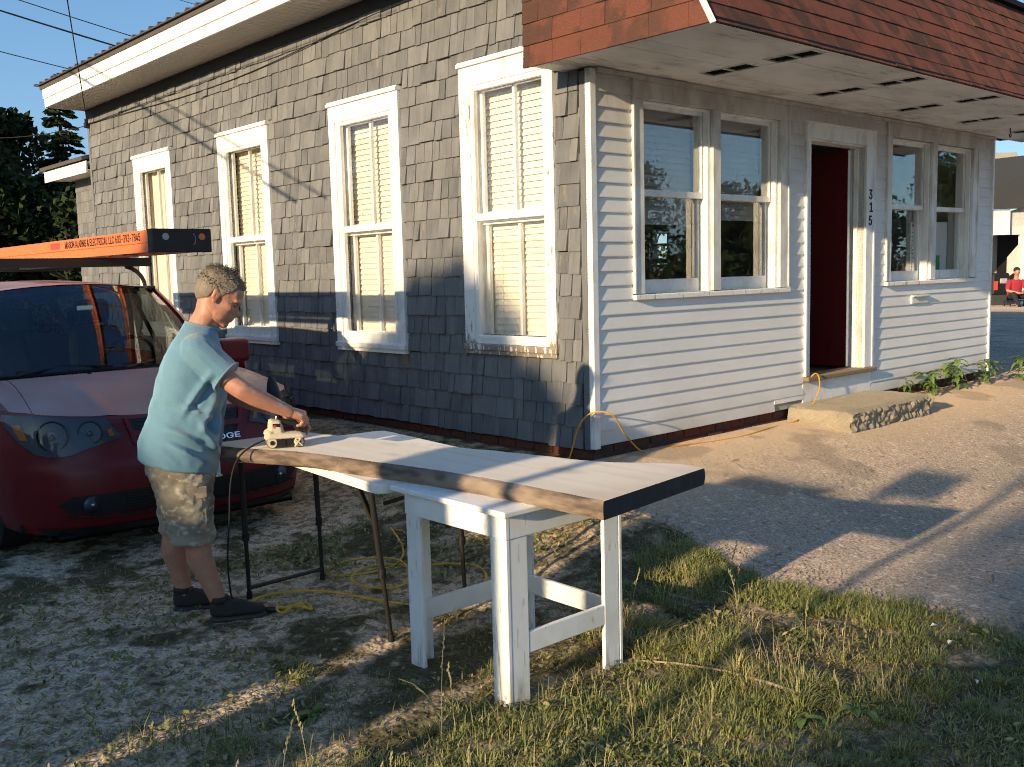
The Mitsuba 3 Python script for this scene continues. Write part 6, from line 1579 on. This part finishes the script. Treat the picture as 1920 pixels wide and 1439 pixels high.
# cargo shorts
def leg_tube(sd, n):
    hip, mid, end = np.array([-0.015, sd * 0.085, 0.36]), np.array([-0.01 + (0.01 if sd > 0 else -0.015), n, 0.18]), np.array([0.022 if sd > 0 else -0.045, n, 0.0])
    return [bone(hip, (0.165, 0.125, 0.12), mid, (0.130, 0.112, 0.10)), bone(mid, (0.130, 0.112, 0.10), end, (0.108, 0.100, 0.05))]
st_ = leg_tube(1, 0.112) + leg_tube(-1, -0.105) + [bone((-0.022, 0, 0.44), (0.172, 0.205, 0.05), (-0.02, 0, 0.34), (0.176, 0.205, 0.10))]
so_ = union(st_) ^ halfspace((0, 0, 0.012), (0, 0, 1))
st_v, st_f = soften(so_, 0.012, 6)
nr = trimesh.Trimesh(st_v, st_f, process=False).vertex_normals
wr = 0.030 * (meshkit.fbm(np.stack([st_v[:, 0] * 14 + st_v[:, 2] * 8, st_v[:, 1] * 9, st_v[:, 2] * 16], -1), 3, 7) - 0.5) + 0.016 * (meshkit.fbm(st_v * 34, 2, 8) - 0.5)
st_v = st_v + nr * wr[:, None]
ST = mput('cargo_shorts', (st_v, st_f), 'mat_shorts', label='dusty khaki cargo shorts')
def pocket(f0, f1, z0, z1, n, th=0.012):
    V, F = arr(manifold3d.Manifold.cube([f1 - f0, th, z1 - z0]).refine_to_length(0.016))
    V = V + [f0, n, z0]
    V[:, 1] += 0.022 * (meshkit.fbm(V * 20, 2, 9) - 0.5) - 0.9 * (V[:, 0] - (f0 + f1) / 2) ** 2 * 3
    return V, F
mput('pocket', pocket(-0.055, 0.095, 0.085, 0.25, 0.196), 'mat_shorts', ST, smooth=40)
mput('pocket_flap', pocket(-0.062, 0.102, 0.235, 0.285, 0.202, 0.014), 'mat_shorts', ST, smooth=40)
mput('belt_loop', cat([box(f, f + 0.014, 0.19, 0.205, 0.39, 0.45) for f in (-0.12, 0.03)]), 'mat_shorts', ST, smooth=False)

# shoes
for n, f0, dz in ((0.125, 0.082, 0.0), (-0.10, -0.105, 0.0)):
    g_ = -0.397
    up_ = union([manifold3d.Manifold.batch_hull([blob((f0 + 0.04, n, g_ + 0.052), (0.042, 0.038, 0.028)), blob((f0 + 0.05, n, g_ + 0.105), (0.046, 0.040, 0.016)), blob((f0 + 0.14, n, g_ + 0.075), (0.05, 0.042, 0.026))]),
                 manifold3d.Manifold.batch_hull([blob((f0 + 0.14, n, g_ + 0.06), (0.05, 0.044, 0.034)), blob((f0 + 0.225, n, g_ + 0.047), (0.050, 0.044, 0.024)), blob((f0 + 0.06, n, g_ + 0.05), (0.05, 0.04, 0.028))])])
    v, f = soften(up_, 0.012, 5)
    nr = trimesh.Trimesh(v, f, process=False).vertex_normals
    v = v + nr * (0.006 * (meshkit.fbm(v * 50, 2, 3) - 0.5))[:, None]
    k = mput('shoe', (v, f), 'mat_shoe')
    mput('sole', soften(manifold3d.Manifold.batch_hull([blob((f0 + 0.04, n, g_ + 0.016), (0.046, 0.038, 0.017)), blob((f0 + 0.14, n, g_ + 0.014), (0.04, 0.041, 0.014)), blob((f0 + 0.228, n, g_ + 0.018), (0.054, 0.046, 0.015))]), 0.02, 2), 'mat_shoe_sole', k)
    mput('laces', cat([tube([(f0 + 0.095 + 0.022 * j, n - 0.026, g_ + 0.112 - 0.010 * j), (f0 + 0.10 + 0.022 * j, n, g_ + 0.121 - 0.011 * j), (f0 + 0.095 + 0.022 * j, n + 0.026, g_ + 0.112 - 0.010 * j)], 0.0035, 5) for j in range(4)]), 'mat_shoe_sole', k)
    mput('sock', tube([(f0 + 0.048, n, g_ + 0.10), (f0 + 0.05, n, g_ + 0.128)], 0.046, 16), 'mat_shoe', k)
# ---------------------------------------------------------------- trees, the garage beyond, unseen things that cast shade
def quads(c, s1, s2):
    """leaf quads round the points c with half axes s1, s2"""
    n = len(c)
    V = np.stack([c - s1, c + s2 * 0.55, c + s1, c - s2 * 0.55], 1).reshape(-1, 3)
    i = np.arange(n)[:, None] * 4
    return V, np.concatenate([i + [0, 1, 2], i + [0, 2, 3]], 1).reshape(-1, 3)

def conifer(x, y, z, h, r, label, seed, n=5200, group=None, bare=0.06, mat='mat_leaf'):
    g = np.random.default_rng(seed)
    k = key('conifer_tree'); tag(k, label, 'tree', group)
    put('trunk', tube([(x, y, z - 0.5), (x + 0.02 * h * 0.1, y, z + h * 0.5), (x, y, z + h * 0.98)], [0.022 * h, 0.014 * h, 0.02], 8), 'mat_bark', k, smooth=True)
    C, S1, S2 = [], [], []
    nb = 210
    hs = np.sort(g.uniform(bare, 1, nb) ** 0.9)
    per = n // nb
    for t in hs:
        a = g.uniform(0, 6.28); L = r * (1 - t) ** 0.85 * g.uniform(0.65, 1.15) + 0.12
        s = np.sqrt(g.uniform(0.02, 1, per))
        d = np.array([math.cos(a), math.sin(a), 0]); p = np.array([-d[1], d[0], 0])
        droop = -0.32 * L * s ** 1.5 + 0.14 * L * s ** 4
        c = np.array([x, y, z + t * h]) + d * (s * L)[:, None] + p * (g.normal(0, 0.16, per) * L * (0.35 + 0.65 * s) * (1.1 - s * 0.6))[:, None] + np.array([0, 0, 1]) * (droop + g.normal(0, 0.035 * L, per))[:, None]
        sz = (0.024 * h ** 0.5) * g.uniform(0.7, 1.6, per)
        u = d * 0.9 + p * g.normal(0, 0.6, per)[:, None] + np.array([0, 0, 1]) * g.normal(-0.25, 0.35, per)[:, None]
        u /= np.linalg.norm(u, axis=1, keepdims=True)
        w = np.cross(u, g.normal(size=(per, 3))); w /= np.linalg.norm(w, axis=1, keepdims=True)
        C.append(c); S1.append(u * (sz * 1.7)[:, None]); S2.append(w * (sz * 1.1)[:, None])
    V, F = quads(np.vstack(C), np.vstack(S1), np.vstack(S2))
    kk = key(k + '__crown')
    scene[kk] = mikit.ply((V, F), mat, uv=np.repeat(np.stack([g.uniform(0, 1, len(V) // 4) ** 1.5, g.uniform(0, 1, len(V) // 4)], -1), 4, axis=0))
    return k

def broadleaf(x, y, z, h, r, label, seed, n=7000, group=None, low=0.22, leaf_=0.16, lumps=26, name='broadleaf_tree', mat='mat_leaf', sq=0.85, full=False):
    g = np.random.default_rng(seed)
    k = key(name); tag(k, label, 'tree' if name != 'shrub' else 'shrub', group)
    br = [tube([(x, y, z - 0.4), (x + 0.03 * h, y, z + h * 0.35), (x, y + 0.02 * h, z + h * 0.75)], [0.030 * h, 0.022 * h, 0.008 * h], 8)]
    cs = []
    for i in range(lumps):
        t = g.uniform(low, 1.0)
        ww = r * (math.sin(math.pi * min(1, (t - low) / (1 - low) * 0.82 + 0.16)) ** 0.7)
        if full: ww = r * max(0.0, 1 - abs((t - (1 + low) / 2) / ((1 - low) / 2)) ** 5) ** 0.5
        a = g.uniform(0, 6.28); q = ww * math.sqrt(g.uniform(0.05, 1)) * 0.8
        c = np.array([x + math.cos(a) * q, y + math.sin(a) * q, z + t * h * 0.95])
        cs.append((c, r * g.uniform(0.22, 0.42)))
        br.append(tube([(x, y, z + h * max(0.15, t - 0.3)), tuple((np.array([x, y, z + h * max(0.2, t - 0.22)]) + c) / 2), tuple(c)], [0.010 * h, 0.007 * h, 0.002 * h], 5))
    put('trunk', cat(br), 'mat_bark', k, smooth=True)
    C = []
    per = n // lumps
    for c, q in cs:
        u = g.normal(size=(per, 3)); u /= np.linalg.norm(u, axis=1, keepdims=True)
        C.append(c + u * [1, 1, sq] * (q * g.uniform(0.25, 1.08, per) ** 0.6)[:, None])
    C = np.vstack(C)
    u = g.normal(size=C.shape); u /= np.linalg.norm(u, axis=1, keepdims=True)
    w = np.cross(u, g.normal(size=C.shape)); w /= np.linalg.norm(w, axis=1, keepdims=True)
    sz = leaf_ * g.uniform(0.6, 1.4, len(C))
    V, F = quads(C, u * sz[:, None], w * sz[:, None])
    kk = key(k + '__crown')
    scene[kk] = mikit.ply((V, F), mat, uv=np.repeat(np.stack([g.uniform(0, 1, len(C)), g.uniform(0, 1, len(C))], -1), 4, axis=0))
    return k

# behind the van, left of the building
conifer(2.9, 32.0, -0.3, 8.9, 2.4, 'tall dark spruce with a pointed top left of the gray building', 301, 17000)
broadleaf(0.4, 27.0, -0.3, 7.2, 2.8, 'dark tree at the left edge of the photo beside the spruce', 302, 9000, leaf_=0.15)
broadleaf(5.6, 33.5, -0.3, 8.0, 2.6, 'rounded dark tree between the spruce and the eave of the rear wing', 303, 9000, leaf_=0.15)
conifer(8.0, 35.0, -0.3, 9.4, 2.3, 'second spruce just showing beside the far end of the building', 304, 12000)
broadleaf(3.2, 25.5, -0.3, 4.8, 2.4, 'low dark bushy tree in front of the spruce', 305, 9000, low=0.05, leaf_=0.14)
broadleaf(0.3, 21.5, -0.3, 4.2, 2.0, 'dark thicket behind the roof of the van', 306, 9000, low=0.02, leaf_=0.12)
broadleaf(3.4, 20.5, -0.3, 3.6, 1.6, 'dark shrubby tree close behind the rear wing', 307, 7000, low=0.02, leaf_=0.11)
broadleaf(-2.4, 25.0, -0.3, 7.0, 2.6, 'dark tree at the far left behind the ladder', 308, 8000, low=0.08, leaf_=0.15)
broadleaf(6.5, 29.0, -0.3, 5.0, 2.6, 'dark bushy tree right behind the wing roof', 309, 8000, low=0.04, leaf_=0.15)
broadleaf(1.6, 30.0, -0.3, 6.0, 2.6, 'dark bushy tree behind the spruce trunk', 310, 8000, low=0.04, leaf_=0.16)
hb_ = key('far_house'); tag(hb_, 'pale far house just glimpsed through a gap in the dark trees', 'house')
put('wall', box(1.5, 6.0, 42.0, 46.0, -0.3, 5.6), 'mat_cream_wall', hb_)
put('roof', hexa([(1.2, 41.7, 5.6), (6.3, 41.7, 5.6), (6.3, 46.3, 5.6), (1.2, 46.3, 5.6), (1.2, 43.9, 7.2), (6.3, 43.9, 7.2), (6.3, 44.1, 7.2), (1.2, 44.1, 7.2)]), 'mat_grey_roof', hb_)
for x in (2.2, 4.2): put('window', box(x, x + 0.9, 41.96, 41.999, 2.6, 4.0), 'mat_dark', hb_)

# the white garage across the parking lot on the right, seen past the corner of the building
GE1, GE2, GO = np.array([0.741, -0.671, 0.0]), np.array([0.671, 0.741, 0.0]), np.array([27.6, 8.27, -0.12])
def gar(m): return move(m, frame(GE1, GE2, np.array([0, 0, 1.0])), GO)
GA = 'garage'; tag(GA, 'white garage with a dark gable roof and porch at the right edge of the photo', 'garage')
def gput(n_, m, mat, parent=GA, **kw): return put(n_, gar(m), mat, parent, **kw)
gput('back_wall', box(-2.2, 4.0, 1.4, 1.5, 0, 3.0), 'mat_beige_wall')
gput('side_wall', box(-2.2, -2.1, 1.501, 8.0, 0, 3.0), 'mat_cream_wall')
arch = sg.Polygon([(0.0, 2.15), (4.4, 2.15), (4.4, 3.1), (2.6, 4.75), (0.62, 3.05), (0.0, 2.9)]).difference(sg.Polygon([(0.0, 2.14), (4.4, 2.14), (4.4, 2.2), (0.0, 2.2)]))
gput('gable_wall', move(prism(arch, 0, 0.14), [[1, 0, 0], [0, 0, 1], [0, 1, 0]], (0, -0.4, 0)), 'mat_siding', tone=0.4)
for i in range(11):
    z = 2.3 + i * 0.2
    xa = 0.02 if z < 2.95 else 0.62 + (z - 3.05) / 0.858
    if z < 4.5: gput('siding_board', hexa([(xa + 0.25, -0.42, z), (4.3, -0.42, z), (4.3, -0.401, z), (xa + 0.25, -0.401, z), (xa + 0.35, -0.405, z + 0.2), (4.3, -0.405, z + 0.2), (4.3, -0.401, z + 0.2), (xa + 0.35, -0.401, z + 0.2)]), 'mat_siding', tone=(0.3, 0.5))
gput('porch_beam', hexa([(-2.2, -0.6, 2.2), (0.02, -0.6, 2.2), (0.02, -0.3, 2.2), (-2.2, -0.3, 2.2), (-2.2, -0.6, 2.98), (0.02, -0.6, 2.98), (0.02, -0.3, 2.98), (-2.2, -0.3, 2.98)]), 'mat_white_paint')
gput('porch_beam', move(prism(sg.Polygon([(-2.2, 0.4), (-2.2, 2.199), (-0.45, 2.199), (-0.75, 2.05), (-1.75, 1.05), (-1.9, 0.4)]), 0, 0.25), [[1, 0, 0], [0, 0, 1], [0, 1, 0]], (0, -0.58, 0)), 'mat_white_paint')
gput('roof', hexa([(-2.6, -0.7, 3.0), (0.55, -0.7, 3.02), (2.6, -0.7, 4.80), (2.6, -0.68, 4.80), (-2.6, 4.0, 4.62), (0.55, 4.0, 4.64), (2.6, 4.0, 4.95), (2.6, 4.02, 4.95)]), 'mat_grey_roof')
gput('roof', cat([hexa([(-2.6, -0.72, 2.985), (0.5, -0.72, 2.985), (0.5, 3.6, 4.5), (-2.6, 3.6, 4.5), (-2.6, -0.72, 3.03), (0.5, -0.72, 3.03), (0.5, 3.6, 4.56), (-2.6, 3.6, 4.56)])]), 'mat_grey_roof')
gput('rake_board', beam((0.45, -0.5, 3.0), (2.7, -0.5, 4.93), 0.06, 0.16), 'mat_white_paint')
gput('round_vent', tube([(2.05, -0.401, 3.35), (2.05, -0.46, 3.35)], 0.28, 24), 'mat_sign_back')
gput('upper_roof', hexa([(-3.5, 8.0, 4.2), (5, 8.0, 4.2), (5, 14, 4.2), (-3.5, 14, 4.2), (-3.5, 9.0, 5.75), (5, 9.0, 5.75), (5, 13.0, 5.75), (-3.5, 13.0, 5.75)]), 'mat_beige_wall')
gput('post', box(0.47, 0.56, -0.5, -0.25, 0.0, 2.199), 'mat_white_paint')
gput('brace', hexa([(0.08, -0.45, 0.9), (0.468, -0.45, 1.15), (0.468, -0.35, 1.15), (0.08, -0.35, 0.9), (0.08, -0.45, 1.5), (0.468, -0.45, 1.95), (0.468, -0.35, 1.95), (0.08, -0.35, 1.5)]), 'mat_cream_wall')
gput('dark_door', box(-1.2, -0.75, 1.33, 1.399, 0.0, 2.2), 'mat_dark')
gput('dark_opening', box(0.62, 4.0, 1.33, 1.399, 0.0, 2.3), 'mat_dark')
bn = key('grill_cart'); tag(bn, 'black box-shaped cart with a red lamp standing in front of the garage wall', 'cart')
gput('case', cbox(-0.60, -0.08, -0.9, -0.4, 0.35, 1.02, 0.04), 'mat_black_plastic', bn)
gput('base', cat([box(-0.55, -0.14, -0.85, -0.45, 0.0, 0.349)]), 'mat_grey_roof', bn)
gput('lamp', box(-0.58, -0.46, -0.93, -0.901, 0.50, 0.78), 'mat_red_ink', bn)
gput('handle', cbox(-0.40, -0.18, -0.96, -0.901, 0.70, 0.86, 0.02), 'mat_sign_back', bn)
ps = key('person'); tag(ps, 'person in a red shirt sitting low in front of the garage at the right edge', 'person')
PO = np.array([-0.30, -1.7, 0.0])
sit = union([bone((0, 0.1, 0.35), (0.17, 0.13, 0.12), (0, 0.02, 0.72), (0.20, 0.12, 0.12)), bone((0, 0, 0.80), 0.07, (0, -0.03, 0.95), 0.06), blob((0, -0.05, 1.06), (0.085, 0.10, 0.115)), blob((0, -0.145, 1.05), (0.016, 0.025, 0.022)),
             *[bone((s * 0.20, 0.0, 0.74), 0.055, (s * 0.30, -0.12, 0.50), 0.045) for s in (-1, 1)], *[bone((s * 0.30, -0.12, 0.50), 0.045, (s * 0.04, -0.30, 0.42), 0.035) for s in (-1, 1)], *[blob((s * 0.03, -0.33, 0.42), (0.05, 0.04, 0.03)) for s in (-1, 1)],
             *[bone((s * 0.10, 0.05, 0.32), 0.09, (s * 0.26, -0.42, 0.38), 0.075) for s in (-1, 1)], *[bone((s * 0.26, -0.42, 0.38), 0.07, (s * 0.16, -0.50, 0.05), 0.05) for s in (-1, 1)]])
v, f = soften(sit, 0.05, 6)
put('body', gar((v + PO, f)), 'mat_skin', ps, smooth=True)
v, f = soften(union([bone((0, 0.1, 0.36), (0.20, 0.16, 0.13), (0, 0.02, 0.74), (0.23, 0.14, 0.11)), *[bone((s * 0.20, 0.0, 0.75), 0.085, (s * 0.28, -0.09, 0.56), 0.07) for s in (-1, 1)]]), 0.05, 5)
put('red_shirt', gar((v + PO, f)), 'mat_red_shirt', ps, smooth=True)
v, f = soften(union([*[bone((s * 0.10, 0.05, 0.32), 0.11, (s * 0.26, -0.42, 0.38), 0.09) for s in (-1, 1)], *[bone((s * 0.26, -0.42, 0.38), 0.085, (s * 0.16, -0.50, 0.10), 0.065) for s in (-1, 1)]]), 0.05, 5)
put('trousers', gar((v + PO, f)), 'mat_navy', ps, smooth=True)
put('hair', gar(move(arr(blob((0, -0.03, 1.11), (0.095, 0.105, 0.095))), np.eye(3), PO)), 'mat_navy', ps, smooth=True)
put('shoe', gar(move(cat([arr(manifold3d.Manifold.batch_hull([blob((s * 0.16, -0.48, 0.04), 0.04), blob((s * 0.17, -0.62, 0.03), 0.035)])) for s in (-1, 1)]), np.eye(3), PO)), 'mat_black_plastic', ps, smooth=True)
st2 = key('folding_stool'); tag(st2, 'low dark stool under the person in the red shirt', 'stool')
put('seat', gar(box(PO[0] - 0.22, PO[0] + 0.22, PO[1] - 0.12, PO[1] + 0.28, 0.17, 0.20)), 'mat_navy', st2)
for a in (-0.2, 0.2):
    for b in (-0.1, 0.26): put('leg', gar(box(PO[0] + a - 0.015, PO[0] + a + 0.015, PO[1] + b - 0.015, PO[1] + b + 0.015, 0.0, 0.169)), 'mat_navy', st2)
for n_, (du, dv, h) in enumerate([(-4, 26, 8.2), (-1, 30, 8.6), (2.0, 27, 8.0), (5, 26, 12.5), (8, 28, 13.5), (-7, 29, 8.4), (3.6, 33, 8.8)]):
    p = GO + GE1 * du + GE2 * dv
    (conifer if n_ in (1, 3, 4) else broadleaf)(p[0], p[1], -0.3, h, 2.2, ('low broad tree on the skyline above the garage roof', 'small dark spruce on the skyline above the garage', 'rounded tree on the skyline above the garage', 'tall green conifer at the right edge above the garage', 'tallest conifer beyond the right edge', 'broad tree on the skyline hidden mostly by the white building', 'pale tree behind the skyline spruce')[n_], 330 + n_, 4200)

# across the front road, mirrored in the front windows
for n_, (x, y, h, r, c) in enumerate([(3, -26, 11, 4.2, 0), (9, -30, 13, 3.2, 1), (14, -25, 10, 4.5, 0), (20, -33, 14, 3.4, 1), (26, -29, 12, 5, 0), (33, -36, 13, 5, 0), (40, -33, 15, 3.6, 1), (47, -40, 14, 5.5, 0), (-4, -34, 11, 3, 1), (17, -42, 15, 6, 0), (30, -48, 16, 6, 0)]):
    (conifer if c else broadleaf)(x, y, -0.4, (h / 13) * (0.095 * (math.hypot(x - 3, y) + 8) + 1.4), r * 0.8, 'tree across the road, seen only as a reflection in the front windows', 350 + n_, 3600, group='trees across the road')

for n_, (x, y, h, r, c) in enumerate([(30, -17, 9, 3.4, 0), (37, -20, 10, 3.0, 1), (43, -22, 10.5, 4.2, 0), (50, -25, 11, 4.4, 0), (58, -24, 13, 3.4, 1), (66, -27, 13, 5, 0), (24, -16, 7, 3.2, 0), (75, -30, 15, 5.5, 0), (40, -27, 12, 4, 0)]):
    (conifer if c else broadleaf)(x, y, -0.4, (h / 13) * (0.095 * (math.hypot(x - 3, y) + 8) + 1.4), r * 0.8, 'tree across the road, seen only as a reflection in the front windows', 380 + n_, 5200, group='trees across the road')
for n_, (x, y, h) in enumerate([(-14, 38, 8), (-19, 44, 9.5), (-24, 50, 10), (-30, 54, 11), (-26, 38, 9), (-36, 50, 11), (-34, 66, 13), (-44, 62, 13), (-20, 58, 11), (-50, 76, 15)]):
    broadleaf(x, y, -0.4, h, 3.6, 'tree to the north-west, out of view, darkening the side window reflections', 430 + n_, 4200, group='trees to the north-west', leaf_=0.3, low=0.05)  # out of view, placed to darken what the side windows mirror

# towards the sun, out of view: things chosen and placed to cast the long shadows
fn = key('board_fence'); tag(fn, 'unseen board fence left of the camera, shading the ground and the legs of the man', 'fence')  # out of view, placed to shade the left ground and the legs
FX = -8.4
y = -1.87
n_ = 0
while y < 9.0:
    e = y + 0.138
    put('board', box(FX, FX + 0.02, y, e, -0.42, 1.435 + R(-0.006, 0.006)), 'mat_fence_board', fn)
    y = e + 0.004
for y in np.arange(-1.86, 9.2, 2.1): put('post', box(FX - 0.105, FX - 0.005, y, y + 0.1, -0.5, 1.38), 'mat_fence_board', fn)
for z in (0.0, 1.0): put('rail', box(FX - 0.045, FX - 0.005, -1.6, 9.0, z, z + 0.09), 'mat_fence_board', fn)
gp = key('gate_pier'); tag(gp, 'unseen brick pier beside the fence, shading a stripe of ground and slab', 'pier')  # out of view, sized to shade one stripe over ground and slab
put('core', box(FX - 0.20, FX + 0.20, -2.47, -2.03, -0.5, 1.98), 'mat_mortar', gp)
for r_ in range(33):
    z = -0.42 + r_ * 0.0725
    for a in range(2):
        for (x0, x1, y0, y1) in ((FX + 0.2005, FX + 0.212, -2.465 + a * 0.22, -2.255 + a * 0.22), (FX - 0.19 + a * 0.2, FX + a * 0.2, -2.482, -2.4705)):
            if z < 1.9: put('brick', box(x0, x1, y0, y1, z, z + 0.062), 'mat_brick', gp, tone=(R(), R()))
put('cap', cbox(FX - 0.23, FX + 0.23, -2.50, -2.00, 1.981, 2.03, 0.01), 'mat_stone', gp)
sn = key('road_sign'); tag(sn, 'small unseen road sign on a thin post, casting its shadow on slab and driveway', 'sign')  # out of view, set to throw a shadow over slab and driveway
put('post', box(FX - 0.03, FX + 0.03, -2.79, -2.73, -0.6, 2.12), 'mat_sign_back', sn)
put('plate', cbox(FX + 0.031, FX + 0.036, -3.02, -2.68, 2.08, 2.34, 0.001), 'mat_sign_back', sn)
sp2 = put('steel_pole', tube([(FX, -3.30, -0.6), (FX, -3.30, 3.6)], 0.03, 10), 'mat_sign_back', smooth=40); tag(sp2, 'slender unseen steel pole, casting a thin shadow across the driveway', 'pole')  # out of view, gives the thin shadow line on the driveway
broadleaf(-22.0, -1.13, -0.4, 7.0, 1.55, 'unseen rounded tree west of the lot, shading the gray wall and the van', 401, 30000, low=0.1, leaf_=0.17, lumps=90, full=True)  # out of view, crown shaped to shade the gray wall and the van
broadleaf(-23.0, 2.65, -0.4, 6.0, 2.0, 'added lower bushy tree out of view, shading the van', 403, 6000, low=0.1, leaf_=0.17, lumps=24)  # added out of view to keep the van in shade
broadleaf(-30.0, -8.95, -0.4, 9.8, 2.9, 'unseen spreading tree to the west, shading the ground at the lower right', 402, 16000, low=0.2, leaf_=0.2, lumps=60, full=True)  # out of view, darkens the ground at the lower right
for n_, (x, y, h) in enumerate([(-34, 12, 7.5), (-38, 22, 8), (-40, 2, 6.5), (-42, -16, 7.0), (-36, 30, 8)]):
    broadleaf(x, y, -0.4, h, 3.2, 'tree far to the west, outside the picture', 410 + n_, 2600, group='trees to the west', leaf_=0.25)
# two unseen wires, placed so that their shadows cross the gray wall
for d0, nm in ((0.0, 0.018), (0.55, 0.012)):
    a, b = np.array([0, 8.17 - d0, 3.645]), np.array([0, 6.02 - d0, 2.80])
    e = (b - a) / np.linalg.norm(b - a); s = -SUN * -4.5
    cable(a + s - e * 14, b + s + e * 2.2, nm, 0.0, 'unseen wire west of the wall, casting a thin shadow on it', 'unseen wires west of the wall')
